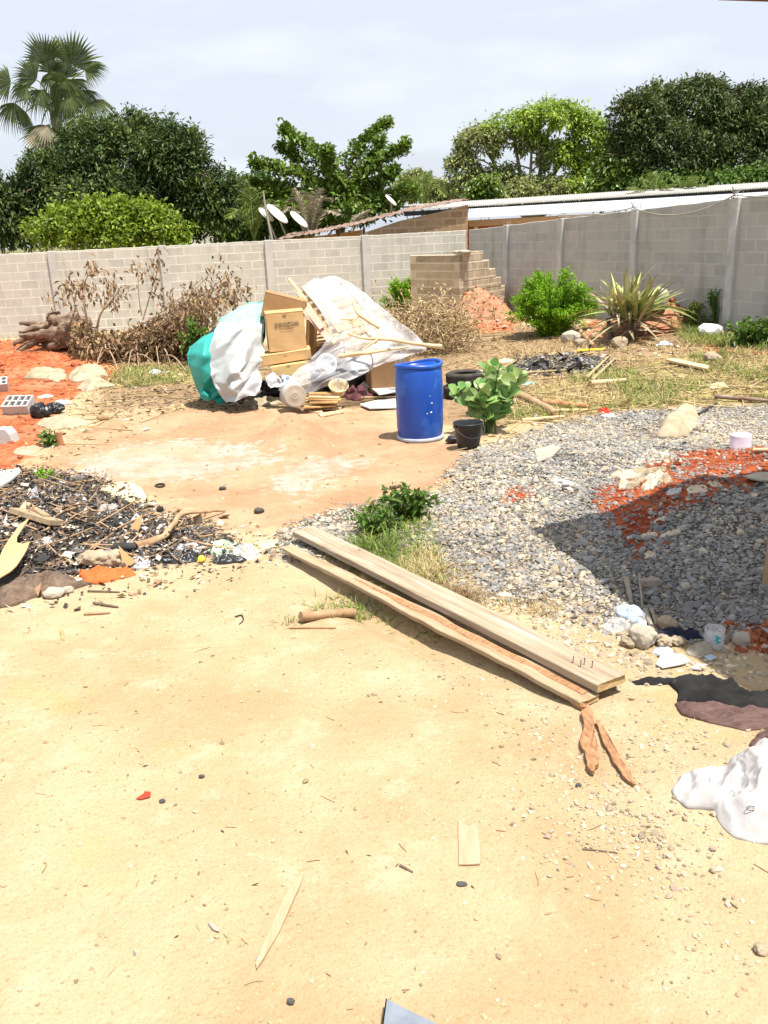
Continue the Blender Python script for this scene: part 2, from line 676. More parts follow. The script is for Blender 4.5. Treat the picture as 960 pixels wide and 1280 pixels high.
def M(name, cols, scale=6.0, rough=0.85, bump=0.3, bscale=60.0, bdist=0.01, spec=0.3, island=0.0, stretch=None,
      spots=None, metal=0.0, trans=0.0, alpha=1.0, hue=0.0, lo=0.3, hi=0.7, sheen=0.0):
    m, nt, out, b, co = _new(name)
    vec = co
    if stretch:
        mp = nt.nodes.new("ShaderNodeMapping")
        mp.inputs['Scale'].default_value = stretch
        nt.links.new(co, mp.inputs['Vector'])
        vec = mp.outputs['Vector']
    if len(cols) == 1:
        cols = [tuple(c * 0.85 for c in cols[0]), tuple(min(1, c * 1.12) for c in cols[0])]
    r = _ramp(nt, cols, lo, hi)
    nt.links.new(_noise(nt, vec, scale, 6, 0.6, 0.3), r.inputs['Fac'])
    col = r.outputs['Color']
    if spots:   # (color, scale, threshold)
        s = _noise(nt, vec, spots[1], 4, 0.6)
        col = _mix(nt, _range(nt, s, spots[2], spots[2] + 0.05), col, spots[0])
    if island or hue:
        g = nt.nodes.new("ShaderNodeNewGeometry")
        hs = nt.nodes.new("ShaderNodeHueSaturation")
        rv = _math(nt, 'MULTIPLY_ADD', g.outputs['Random Per Island'], 2 * island, 1 - island)
        nt.links.new(rv, hs.inputs['Value'])
        if hue:
            r2 = _math(nt, 'FRACT', _math(nt, 'MULTIPLY', g.outputs['Random Per Island'], 37.31))
            nt.links.new(_math(nt, 'MULTIPLY_ADD', r2, 2 * hue, 0.5 - hue), hs.inputs['Hue'])
        nt.links.new(col, hs.inputs['Color'])
        col = hs.outputs['Color']
    nt.links.new(col, b.inputs['Base Color'])
    b.inputs['Roughness'].default_value = rough
    b.inputs['Specular IOR Level'].default_value = spec
    b.inputs['Metallic'].default_value = metal
    b.inputs['Alpha'].default_value = alpha
    if bump:
        _bump(nt, _noise(nt, vec, bscale, 5, 0.6), bump, bdist, b)
    if trans:
        t = nt.nodes.new("ShaderNodeBsdfTranslucent")
        nt.links.new(col, t.inputs['Color'])
        mx = nt.nodes.new("ShaderNodeMixShader")
        mx.inputs['Fac'].default_value = trans
        nt.links.new(b.outputs[0], mx.inputs[1])
        nt.links.new(t.outputs[0], mx.inputs[2])
        nt.links.new(mx.outputs[0], out.inputs['Surface'])
    return m


def block_material(name, c1, c2, mortar, bw=0.46, bh=0.225, ms=0.018, stain=(0.12, 0.11, 0.09), stain_amt=0.5, mort_noise=0.5, bump=0.5):
    m, nt, out, b, co = _new(name)
    sx = nt.nodes.new("ShaderNodeSeparateXYZ")
    nt.links.new(co, sx.inputs[0])
    cb = nt.nodes.new("ShaderNodeCombineXYZ")
    wob = _math(nt, 'MULTIPLY', _math(nt, 'SUBTRACT', _noise(nt, co, 7.0, 3), 0.5), 0.03)
    nt.links.new(_math(nt, 'ADD', _math(nt, 'ADD', sx.outputs[0], sx.outputs[1]), wob), cb.inputs[0])
    nt.links.new(_math(nt, 'ADD', sx.outputs[2], wob), cb.inputs[1])
    br = nt.nodes.new("ShaderNodeTexBrick")
    nt.links.new(cb.outputs[0], br.inputs['Vector'])
    br.inputs['Scale'].default_value = 1.0
    br.inputs['Brick Width'].default_value = bw
    br.inputs['Row Height'].default_value = bh
    br.inputs['Mortar Size'].default_value = ms
    br.inputs['Mortar Smooth'].default_value = 0.25
    br.inputs['Color1'].default_value = (0.0, 0.0, 0.0, 1)
    br.inputs['Color2'].default_value = (1, 1, 1, 1)
    br.inputs['Mortar'].default_value = (0.5, 0.5, 0.5, 1)
    br.inputs['Bias'].default_value = 0.0
    col = _mix(nt, br.outputs['Color'], c1, c2)
    col = _mix(nt, _range(nt, _noise(nt, co, 2.2, 6, 0.65), 0.35, 0.7, 0, 0.65), col, tuple(0.6 * a + 0.4 * v for a, v in zip(c2, mortar)))
    mf = _math(nt, 'MULTIPLY', br.outputs['Fac'], _range(nt, _noise(nt, co, 1.3, 4, 0.6), 0.5 - mort_noise * 0.6, 0.72, 0.0, 1.0))
    col = _mix(nt, mf, col, mortar)
    # rain streaks from the coping down
    mp = nt.nodes.new("ShaderNodeMapping")
    mp.inputs['Scale'].default_value = (1.6, 1.6, 0.22)
    nt.links.new(co, mp.inputs['Vector'])
    st = _range(nt, _noise(nt, mp.outputs[0], 1.5, 6, 0.7), 0.5, 0.82, 0, stain_amt)
    col = _mix(nt, st, col, stain)
    sp = _range(nt, _noise(nt, co, 26, 3, 0.5), 0.66, 0.72, 0, 0.55)
    col = _mix(nt, sp, col, tuple(v * 0.45 for v in c1))
    nt.links.new(col, b.inputs['Base Color'])
    b.inputs['Roughness'].default_value = 0.95
    b.inputs['Specular IOR Level'].default_value = 0.15
    hh = _math(nt, 'ADD', _math(nt, 'MULTIPLY', _noise(nt, co, 45, 5, 0.7), 0.7), _math(nt, 'MULTIPLY', mf, 0.35))
    _bump(nt, hh, bump, 0.02, b)
    return m


MAT = {}
MAT['concrete'] = M('concrete', [(0.38, 0.38, 0.37), (0.54, 0.54, 0.52)], 3, 0.92, 0.4, 50, 0.01)
MAT['pillar_light'] = M('pillar_light', [(0.40, 0.385, 0.36), (0.52, 0.505, 0.475)], 2.5, 0.92, 0.4, 40, 0.01)
MAT['wall_left'] = block_material('wall_left', (0.40, 0.385, 0.34), (0.49, 0.47, 0.415), (0.66, 0.625, 0.55), stain_amt=0.45, mort_noise=0.55)
MAT['wall_right'] = block_material('wall_right', (0.34, 0.335, 0.31), (0.43, 0.42, 0.385), (0.51, 0.495, 0.455), bw=0.5, ms=0.016, mort_noise=0.4, stain_amt=0.55)
MAT['ruin'] = block_material('ruin', (0.24, 0.19, 0.13), (0.42, 0.335, 0.23), (0.60, 0.51, 0.38), bw=0.42, bh=0.2, ms=0.024, mort_noise=0.8, stain_amt=0.9, stain=(0.085, 0.068, 0.048))
MAT['shed_block'] = block_material('shed_block', (0.24, 0.15, 0.085), (0.36, 0.24, 0.14), (0.42, 0.32, 0.21), bw=0.42, bh=0.21, ms=0.03, stain_amt=0.5)
MAT['rust'] = M('rust', [(0.08, 0.05, 0.04), (0.23, 0.145, 0.105), (0.40, 0.33, 0.285)], 3.0, 0.75, 0.3, 30, 0.01, stretch=(1, 1, 3))
MAT['zinc'] = M('zinc', [(0.44, 0.45, 0.47), (0.58, 0.585, 0.60)], 1.2, 0.5, 0.1, 20, 0.005, spec=0.4)
MAT['zinc_dull'] = M('zinc_dull', [(0.27, 0.25, 0.23), (0.42, 0.40, 0.36)], 2, 0.65, 0.2, 20, 0.005)
MAT['orange_wall'] = M('orange_wall', [(0.42, 0.11, 0.045), (0.58, 0.18, 0.07)], 2.5, 0.85, 0.2, 30)
MAT['timber_tan'] = M('timber_tan', [(0.36, 0.20, 0.09), (0.50, 0.32, 0.17)], 6, 0.8, 0.3, 40, stretch=(1, 6, 6))
MAT['ochre'] = M('ochre', [(0.36, 0.17, 0.04), (0.52, 0.28, 0.08)], 4, 0.85, 0.3, 40)
MAT['cream_wall'] = M('cream_wall', [(0.66, 0.60, 0.50), (0.76, 0.71, 0.62)], 2, 0.9, 0.1)
MAT['dark'] = M('dark', [(0.02, 0.02, 0.02), (0.05, 0.05, 0.05)], 6, 0.7, 0.2)
MAT['dish'] = M('dish', [(0.55, 0.53, 0.46), (0.70, 0.68, 0.60)], 2, 0.5, 0.05)
MAT['pole'] = M('pole', [(0.25, 0.23, 0.20), (0.42, 0.38, 0.32)], 5, 0.7, 0.2)
MAT['bark'] = M('bark', [(0.10, 0.075, 0.05), (0.22, 0.17, 0.12)], 4, 0.95, 0.8, 12, 0.04, stretch=(3, 3, 1))
MAT['bark_pale'] = M('bark_pale', [(0.24, 0.20, 0.15), (0.38, 0.33, 0.26)], 4, 0.95, 0.6, 12, 0.03, stretch=(3, 3, 1))
MAT['mango_leaf'] = M('mango_leaf', [(0.028, 0.058, 0.013), (0.066, 0.108, 0.024), (0.15, 0.185, 0.045)], 0.9, 0.5, 0, spec=0.3, island=0.45, hue=0.02, trans=0.22)
MAT['mango_leaf_b'] = M('mango_leaf_b', [(0.032, 0.058, 0.015), (0.072, 0.105, 0.027), (0.155, 0.18, 0.05)], 0.9, 0.5, 0, spec=0.3, island=0.45, hue=0.02, trans=0.22)
MAT['bush_leaf'] = M('bush_leaf', [(0.15, 0.23, 0.02), (0.28, 0.37, 0.035)], 1.5, 0.5, 0, spec=0.4, island=0.4, hue=0.02, trans=0.35)
MAT['almond_leaf'] = M('almond_leaf', [(0.075, 0.145, 0.016), (0.19, 0.275, 0.04)], 0.8, 0.4, 0, spec=0.5, island=0.45, hue=0.015, trans=0.3)
MAT['light_leaf'] = M('light_leaf', [(0.20, 0.31, 0.03), (0.37, 0.48, 0.07)], 0.5, 0.5, 0, spec=0.4, island=0.4, hue=0.02, trans=0.35)
MAT['grey_leaf'] = M('grey_leaf', [(0.18, 0.21, 0.065), (0.34, 0.365, 0.135)], 0.5, 0.6, 0, spec=0.3, island=0.45, hue=0.02, trans=0.3)
MAT['palm_leaf'] = M('palm_leaf', [(0.06, 0.095, 0.03), (0.16, 0.195, 0.07)], 1.2, 0.45, 0, spec=0.45, island=0.35, trans=0.3)
MAT['feather_leaf'] = M('feather_leaf', [(0.16, 0.23, 0.05), (0.30, 0.36, 0.10)], 1.2, 0.5, 0, spec=0.4, island=0.35, trans=0.3)
MAT['dry_frond'] = M('dry_frond', [(0.24, 0.22, 0.15), (0.42, 0.38, 0.27)], 2, 0.8, 0, island=0.4, trans=0.2)
MAT['fine_leaf'] = M('fine_leaf', [(0.15, 0.32, 0.012), (0.27, 0.46, 0.025)], 2.0, 0.5, 0, spec=0.3, island=0.4, hue=0.02, trans=0.4)
MAT['weed_leaf'] = M('weed_leaf', [(0.07, 0.14, 0.02), (0.15, 0.24, 0.04)], 3.0, 0.5, 0, spec=0.35, island=0.4, hue=0.02, trans=0.35)
MAT['grass'] = M('grass', [(0.12, 0.19, 0.03), (0.26, 0.31, 0.07)], 2.0, 0.6, 0, island=0.45, hue=0.03, trans=0.35)
MAT['straw'] = M('straw', [(0.34, 0.25, 0.11), (0.55, 0.44, 0.24)], 2.0, 0.8, 0, island=0.4, trans=0.2)
MAT['big_leaf'] = M('big_leaf', [(0.15, 0.30, 0.06), (0.33, 0.48, 0.17)], 6.0, 0.45, 0.3, 30, 0.004, spec=0.5, island=0.38, hue=0.035, trans=0.35)
MAT['strap_leaf'] = M('strap_leaf', [(0.20, 0.27, 0.075), (0.44, 0.46, 0.16), (0.66, 0.62, 0.36)], 2.2, 0.5, 0, spec=0.4, island=0.35, trans=0.25)
MAT['strap_dry'] = M('strap_dry', [(0.36, 0.28, 0.15), (0.58, 0.48, 0.32)], 2, 0.8, 0, island=0.35, trans=0.15)
MAT['dead_leaf'] = M('dead_leaf', [(0.16, 0.10, 0.05), (0.36, 0.245, 0.135)], 3, 0.8, 0, island=0.5, hue=0.02, trans=0.15)
MAT['dead_twig'] = M('dead_twig', [(0.26, 0.175, 0.105), (0.46, 0.34, 0.22)], 5, 0.9, 0.4, 30)
MAT['root'] = M('root', [(0.08, 0.05, 0.035), (0.21, 0.14, 0.095), (0.36, 0.265, 0.19)], 5, 0.9, 0.7, 18, 0.04, stretch=(1, 3, 3))
MAT['peeled'] = M('peeled', [(0.50, 0.35, 0.19), (0.68, 0.53, 0.33)], 5, 0.8, 0.3, 40)
MAT['wood_pale'] = M('wood_pale', [(0.52, 0.36, 0.19), (0.68, 0.52, 0.32)], 4, 0.75, 0.25, 60, 0.004, stretch=(2, 2, 12))
MAT['wood_faint'] = M('wood_faint', [(0.38, 0.25, 0.15), (0.47, 0.335, 0.22)], 6, 0.85, 0.3, 60, 0.004, stretch=(8, 1, 2))
MAT['wood_pink'] = M('wood_pink', [(0.50, 0.31, 0.23), (0.62, 0.42, 0.33)], 4, 0.8, 0.2, 60, 0.004)
MAT['wood_tan'] = M('wood_tan', [(0.38, 0.22, 0.08), (0.56, 0.36, 0.16)], 9, 0.75, 0.25, 60, 0.004)
MAT['plank'] = M('plank', [(0.25, 0.185, 0.12), (0.36, 0.285, 0.20), (0.43, 0.355, 0.26)], 3.0, 0.88, 0.7, 30, 0.008, stretch=(0.6, 9, 9), spots=((0.47, 0.43, 0.36), 2.2, 0.60))
MAT['plank_end'] = M('plank_end', [(0.30, 0.19, 0.08), (0.52, 0.37, 0.19)], 25, 0.9, 0.7, 60, 0.01)
MAT['plank_rot'] = M('plank_rot', [(0.28, 0.185, 0.10), (0.38, 0.285, 0.175), (0.42, 0.34, 0.235)], 3.0, 0.9, 0.7, 30, 0.01, stretch=(0.8, 9, 9))
MAT['splinter'] = M('splinter', [(0.22, 0.10, 0.045), (0.46, 0.255, 0.13)], 14.0, 0.9, 0.8, 30, 0.012, stretch=(4, 1, 4))
MAT['log'] = M('log', [(0.24, 0.14, 0.07), (0.46, 0.31, 0.18)], 5.0, 0.9, 0.7, 30, 0.01)
MAT['log_red'] = M('log_red', [(0.30, 0.12, 0.05), (0.46, 0.24, 0.12)], 5.0, 0.9, 0.6, 30, 0.01)
MAT['card'] = M('card', [(0.46, 0.29, 0.13), (0.56, 0.37, 0.18)], 2.5, 0.9, 0.12, 30, 0.004)
MAT['card_dark'] = M('card_dark', [(0.27, 0.16, 0.07), (0.38, 0.24, 0.12)], 2.5, 0.9, 0.12, 30, 0.004)
MAT['card_yellow'] = M('card_yellow', [(0.56, 0.40, 0.15), (0.66, 0.50, 0.23)], 2.5, 0.9, 0.12, 30, 0.004)
MAT['tape'] = M('tape', [(0.34, 0.20, 0.09), (0.42, 0.27, 0.14)], 4, 0.35, 0.1, spec=0.5)
MAT['ink'] = M('ink', [(0.10, 0.075, 0.05), (0.16, 0.12, 0.08)], 30, 0.8, 0)
MAT['ink_black'] = M('ink_black', [(0.012, 0.012, 0.012), (0.03, 0.03, 0.03)], 30, 0.8, 0)
MAT['white_sheet'] = M('white_sheet', [(0.42, 0.445, 0.445), (0.54, 0.55, 0.55)], 2, 0.5, 0.25, 14, 0.02, spec=0.4, trans=0.15)
MAT['mint_sheet'] = M('mint_sheet', [(0.26, 0.58, 0.52), (0.42, 0.70, 0.64)], 2, 0.5, 0.25, 14, 0.02, spec=0.4, trans=0.2)
MAT['teal'] = M('teal', [(0.012, 0.28, 0.24), (0.03, 0.40, 0.345)], 2, 0.42, 0.3, 14, 0.02, spec=0.5, trans=0.12)
MAT['black_bag'] = M('black_bag', [(0.012, 0.012, 0.014), (0.03, 0.03, 0.032)], 4, 0.28, 0.5, 18, 0.02, spec=0.5)
MAT['drum_blue'] = M('drum_blue', [(0.005, 0.048, 0.31), (0.010, 0.085, 0.43)], 2.5, 0.36, 0.12, 9, 0.01, spec=0.45, spots=((0.02, 0.10, 0.42), 3.0, 0.52))
MAT['drum_base'] = M('drum_base', [(0.30, 0.33, 0.40), (0.42, 0.44, 0.48)], 9, 0.7, 0.2)
MAT['rubber'] = M('rubber', [(0.022, 0.02, 0.018), (0.065, 0.058, 0.048)], 8, 0.85, 0.3, 40, 0.005, spec=0.3)
MAT['rubber_dusty'] = M('rubber_dusty', [(0.05, 0.045, 0.038), (0.13, 0.115, 0.09)], 6, 0.9, 0.3, 40, 0.005, spec=0.2)
MAT['bucket'] = M('bucket', [(0.012, 0.013, 0.015), (0.03, 0.032, 0.035)], 6, 0.4, 0.1, spec=0.4)
MAT['cement_sack'] = M('cement_sack', [(0.27, 0.215, 0.135), (0.42, 0.36, 0.25)], 5, 0.9, 0.5, 25, 0.015, spots=((0.34, 0.25, 0.15), 6, 0.66))
MAT['sack_white'] = M('sack_white', [(0.40, 0.375, 0.365), (0.50, 0.485, 0.475)], 3, 0.6, 0.35, 70, 0.006, spec=0.3, trans=0.1)
MAT['white_board'] = M('white_board', [(0.54, 0.53, 0.52), (0.68, 0.67, 0.66)], 4, 0.7, 0.1)
MAT['white_plastic'] = M('white_plastic', [(0.70, 0.68, 0.66), (0.80, 0.79, 0.78)], 3, 0.4, 0.05, spec=0.5, trans=0.15)
MAT['lilac_plastic'] = M('lilac_plastic', [(0.68, 0.62, 0.72), (0.78, 0.73, 0.80)], 3, 0.4, 0.05, spec=0.5, trans=0.2)
MAT['cream_plastic'] = M('cream_plastic', [(0.58, 0.47, 0.28), (0.72, 0.62, 0.42)], 3, 0.45, 0.05, spec=0.5)
MAT['disc_grey'] = M('disc_grey', [(0.30, 0.25, 0.19), (0.42, 0.36, 0.29)], 5, 0.6, 0.1)
MAT['steel'] = M('steel', [(0.42, 0.43, 0.46), (0.62, 0.63, 0.66)], 5, 0.35, 0.1, metal=0.9)
MAT['steel_dull'] = M('steel_dull', [(0.22, 0.25, 0.29), (0.40, 0.43, 0.47)], 8, 0.42, 0.3, 50, 0.004, metal=0.6)
MAT['maroon'] = M('maroon', [(0.09, 0.03, 0.035), (0.20, 0.08, 0.085)], 6, 0.9, 0.4, 30)
MAT['cloth_black'] = M('cloth_black', [(0.008, 0.008, 0.008), (0.022, 0.022, 0.021)], 5, 0.95, 0.5, 90, 0.004, spots=((0.05, 0.047, 0.04), 9, 0.64))
MAT['cloth_brown'] = M('cloth_brown', [(0.085, 0.048, 0.042), (0.18, 0.11, 0.095)], 3, 0.95, 0.6, 30, 0.01, stretch=(2, 14, 14))
MAT['cloth_navy'] = M('cloth_navy', [(0.008, 0.010, 0.022), (0.02, 0.025, 0.05)], 6, 0.9, 0.4)
MAT['cloth_orange'] = M('cloth_orange', [(0.40, 0.09, 0.02), (0.58, 0.16, 0.045)], 4, 0.9, 0.4, 30)
MAT['cloth_green'] = M('cloth_green', [(0.30, 0.42, 0.28), (0.46, 0.58, 0.42)], 4, 0.6, 0.3)
MAT['fibre_brown'] = M('fibre_brown', [(0.10, 0.065, 0.045), (0.24, 0.17, 0.12)], 12, 0.95, 0.9, 60, 0.02)
MAT['blue_film'] = M('blue_film', [(0.42, 0.52, 0.68), (0.58, 0.66, 0.78)], 4, 0.35, 0.4, 20, 0.015, spec=0.5, trans=0.2)
MAT['yellow_sack'] = M('yellow_sack', [(0.56, 0.48, 0.26), (0.68, 0.60, 0.36)], 3, 0.8, 0.2)
MAT['rock'] = M('rock', [(0.27, 0.21, 0.14), (0.44, 0.36, 0.25)], 6, 0.95, 0.7, 20, 0.03)
MAT['rock_pale'] = M('rock_pale', [(0.32, 0.275, 0.21), (0.47, 0.42, 0.34)], 6, 0.95, 0.6, 20, 0.03)
MAT['red_soil'] = M('red_soil', [(0.20, 0.05, 0.02), (0.40, 0.135, 0.06)], 5, 0.97, 0.8, 20, 0.03)
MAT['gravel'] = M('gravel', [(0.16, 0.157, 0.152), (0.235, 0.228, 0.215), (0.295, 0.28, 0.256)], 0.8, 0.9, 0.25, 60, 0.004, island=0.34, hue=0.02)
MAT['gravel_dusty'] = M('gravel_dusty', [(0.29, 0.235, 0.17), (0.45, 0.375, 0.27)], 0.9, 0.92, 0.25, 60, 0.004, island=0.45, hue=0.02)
MAT['pebble'] = M('pebble', [(0.26, 0.20, 0.12), (0.52, 0.42, 0.27)], 2.0, 0.92, 0.2, 60, 0.004, island=0.5, hue=0.02)
MAT['char'] = M('char', [(0.02, 0.02, 0.02), (0.055, 0.052, 0.05), (0.14, 0.13, 0.12)], 3.0, 0.85, 0.3, island=0.6)
MAT['ash_grey'] = M('ash_grey', [(0.22, 0.21, 0.20), (0.42, 0.40, 0.38)], 3.0, 0.95, 0.3, island=0.4)
MAT['burnt_brown'] = M('burnt_brown', [(0.09, 0.06, 0.04), (0.27, 0.19, 0.125)], 3.0, 0.9, 0.3, island=0.5)
MAT['scrap_pale'] = M('scrap_pale', [(0.44, 0.35, 0.24), (0.66, 0.58, 0.47)], 3.0, 0.85, 0.2, island=0.35, hue=0.03)
MAT['scrap_white'] = M('scrap_white', [(0.38, 0.38, 0.38), (0.52, 0.52, 0.53)], 3.0, 0.7, 0.2, island=0.25, hue=0.02)
MAT['red_plastic'] = M('red_plastic', [(0.55, 0.03, 0.015), (0.66, 0.06, 0.02)], 8, 0.4, 0.1)
MAT['brown_paint'] = M('brown_paint', [(0.16, 0.055, 0.032), (0.24, 0.09, 0.05)], 4, 0.6, 0.2)
MAT['yellow_bit'] = M('yellow_bit', [(0.72, 0.50, 0.02), (0.82, 0.62, 0.05)], 5, 0.5, 0.1)
MAT['teal_ink'] = M('teal_ink', [(0.01, 0.35, 0.36), (0.02, 0.45, 0.45)], 20, 0.6, 0)


def film_material(name, col, alpha, rough=0.25):
    m, nt, out, b, co = _new(name)
    b.inputs['Base Color'].default_value = (*col, 1)
    b.inputs['Roughness'].default_value = rough
    b.inputs['Specular IOR Level'].default_value = 0.5
    a = _range(nt, _noise(nt, co, 1.6, 3, 0.5, 0.4), 0.3, 0.75, max(0, alpha - 0.10), min(1, alpha + 0.16))
    nt.links.new(a, b.inputs['Alpha'])
    _bump(nt, _noise(nt, co, 6, 3, 0.5, 0.4), 0.25, 0.03, b)
    return m


MAT['film'] = film_material('film', (0.74, 0.74, 0.77), 0.20)
MAT['clear'] = film_material('clear', (0.72, 0.74, 0.76), 0.34)


def ground_material():
    m, nt, out, b, co = _new('ground')

    def attr(n):
        a = nt.nodes.new("ShaderNodeAttribute")
        a.attribute_name = n
        return a.outputs['Fac']
    n_mid = _noise(nt, co, 1.1, 8, 0.62)
    n_fine = _noise(nt, co, 9.0, 8, 0.66)
    n_spk = _noise(nt, co, 70.0, 4, 0.6)
    edge = _math(nt, 'ADD', _math(nt, 'MULTIPLY', _math(nt, 'SUBTRACT', n_fine, 0.5), 1.5), _math(nt, 'MULTIPLY', _math(nt, 'SUBTRACT', _noise(nt, co, 2.7, 6, 0.6), 0.5), 1.0))

    def zone(n):
        return _range(nt, _math(nt, 'ADD', attr(n), edge), 0.38, 0.62)

    def two(c1, c2, fac, a=0.33, z=0.67):
        return _mix(nt, _range(nt, fac, a, z), c1, c2)
    # packed yellow sand
    col = two((0.378, 0.268, 0.148), (0.46, 0.352, 0.217), n_mid)
    col = _mix(nt, _range(nt, _noise(nt, co, 3.6, 7, 0.7), 0.50, 0.72, 0, 0.65), col, (0.52, 0.42, 0.285))
    col = _mix(nt, _range(nt, _noise(nt, co, 0.85, 5, 0.6, 0.4), 0.56, 0.74, 0, 0.55), col, (0.50, 0.30, 0.10))
    col = _mix(nt, _range(nt, n_spk, 0.55, 0.70, 0, 0.6), col, (0.30, 0.19, 0.085))
    col = _mix(nt, _range(nt, _noise(nt, co, 38, 3, 0.5), 0.66, 0.72, 0, 0.28), col, (0.62, 0.54, 0.40))
    col = _mix(nt, _range(nt, _noise(nt, co, 24, 2, 0.5), 0.70, 0.74, 0, 0.5), col, (0.20, 0.13, 0.07))
    col = _mix(nt, _range(nt, _noise(nt, co, 210, 3, 0.6), 0.52, 0.72, 0, 0.45), col, (0.27, 0.18, 0.09))
    col = _mix(nt, _range(nt, _noise(nt, co, 130, 3, 0.6), 0.62, 0.74, 0, 0.35), col, (0.58, 0.49, 0.35))
    # orange swept earth
    c = two((0.35, 0.192, 0.105), (0.44, 0.28, 0.17), n_mid)
    c = _mix(nt, _range(nt, n_fine, 0.5, 0.75, 0, 0.5), c, (0.46, 0.33, 0.225))
    col = _mix(nt, zone('orange'), col, c)
    # litter and dry earth
    c = two((0.20, 0.125, 0.065), (0.36, 0.255, 0.15), n_fine)
    c = _mix(nt, _range(nt, n_spk, 0.45, 0.65, 0, 0.6), c, (0.17, 0.11, 0.06))
    col = _mix(nt, zone('straw'), col, c)
    c = two((0.20, 0.185, 0.06), (0.36, 0.30, 0.12), n_fine)
    col = _mix(nt, _math(nt, 'MULTIPLY', zone('grass'), 0.8), col, c)
    # red laterite
    c = two((0.27, 0.055, 0.02), (0.46, 0.15, 0.06), n_fine, 0.38, 0.62)
    c = _mix(nt, _range(nt, n_mid, 0.45, 0.7, 0, 0.75), c, (0.42, 0.215, 0.12))
    col = _mix(nt, zone('red'), col, c)
    col = _mix(nt, attr('mound'), col, two((0.34, 0.165, 0.09), (0.46, 0.27, 0.17), n_fine))
    # spilt cement
    col = _mix(nt, _math(nt, 'MULTIPLY', _math(nt, 'MULTIPLY', zone('white'), _range(nt, _noise(nt, co, 1.6, 6, 0.65), 0.28, 0.65)), 0.75), col, two((0.37, 0.32, 0.265), (0.46, 0.43, 0.385), n_fine))
    # earth under the stones, darkened to paint the shade in the gaps
    c = two((0.07, 0.06, 0.05), (0.17, 0.145, 0.112), n_fine)
    col = _mix(nt, zone('gravel'), col, c)
    c = two((0.20, 0.036, 0.014), (0.36, 0.09, 0.034), n_fine, 0.38, 0.62)
    col = _mix(nt, zone('redgravel'), col, c)
    # burnt ground
    c = two((0.025, 0.022, 0.02), (0.12, 0.105, 0.09), n_fine)
    c = _mix(nt, _range(nt, _noise(nt, co, 5, 5, 0.6), 0.55, 0.7, 0, 0.7), c, (0.33, 0.31, 0.28))
    col = _mix(nt, zone('ash'), col, c)
    # beyond the yard
    col = _mix(nt, attr('far'), col, two((0.09, 0.10, 0.04), (0.22, 0.19, 0.09), n_mid))
    nt.links.new(col, b.inputs['Base Color'])
    b.inputs['Roughness'].default_value = 0.97
    b.inputs['Specular IOR Level'].default_value = 0.12
    hh = _math(nt, 'ADD', _math(nt, 'MULTIPLY', n_fine, 0.5), _math(nt, 'MULTIPLY', _noise(nt, co, 55, 6, 0.7), 0.5))
    hh = _math(nt, 'ADD', hh, _math(nt, 'MULTIPLY', _noise(nt, co, 17, 4, 0.6), 0.9))
    _bump(nt, hh, 0.7, 0.035, b)
    return m


MAT['ground'] = ground_material()

# ------------------------------------------------------------------ ground sheet
def axis(parts):
    out = []
    for a, z, s in parts:
        out.append(np.arange(a, z, s))
    return np.concatenate(out)


XS = axis([(-900, -100, 200), (-100, -20, 16), (-20, -10, 0.8), (-10, 10.0, 0.06), (10.0, 20, 0.8), (20, 100, 16), (100, 901, 200)])
YS = axis([(-300, -20, 60), (-20, 0, 2.5), (0, 1.5, 0.1), (1.5, 6.5, 0.04), (6.5, 14, 0.06), (14, 27, 0.1), (27, 60, 2.5), (60, 200, 20), (200, 1501, 200)])
GX, GY = np.meshgrid(XS, YS)
GZ = hgt(GX, GY)
GRID.update(x=XS, y=YS, z=GZ)


def poly_mask(px_poly, w=0.25, pts=None):
    """0..1 mask on points: inside a polygon given on the photo and laid on the ground; soft edge of w metres"""
    P2 = GL(px_poly)[:, :2]
    if pts is None:
        x, y = GX.ravel(), GY.ravel()
    else:
        x, y = pts[:, 0], pts[:, 1]
    ins = np.zeros(len(x), bool)
    dmin = np.full(len(x), 1e9)
    n = len(P2)
    for i in range(n):
        a, c = P2[i], P2[(i + 1) % n]
        cond = ((a[1] > y) != (c[1] > y))
        with np.errstate(divide='ignore', invalid='ignore'):
            xi = (c[0] - a[0]) * (y - a[1]) / (c[1] - a[1]) + a[0]
        ins ^= cond & (x < xi)
        e = c - a
        t = np.clip(((x - a[0]) * e[0] + (y - a[1]) * e[1]) / (e @ e + 1e-12), 0, 1)
        dmin = np.minimum(dmin, (x - a[0] - t * e[0]) ** 2 + (y - a[1] - t * e[1]) ** 2)
    sd = np.sqrt(dmin) * np.where(ins, 1, -1)
    return np.clip(0.5 + sd / (2 * w), 0, 1)


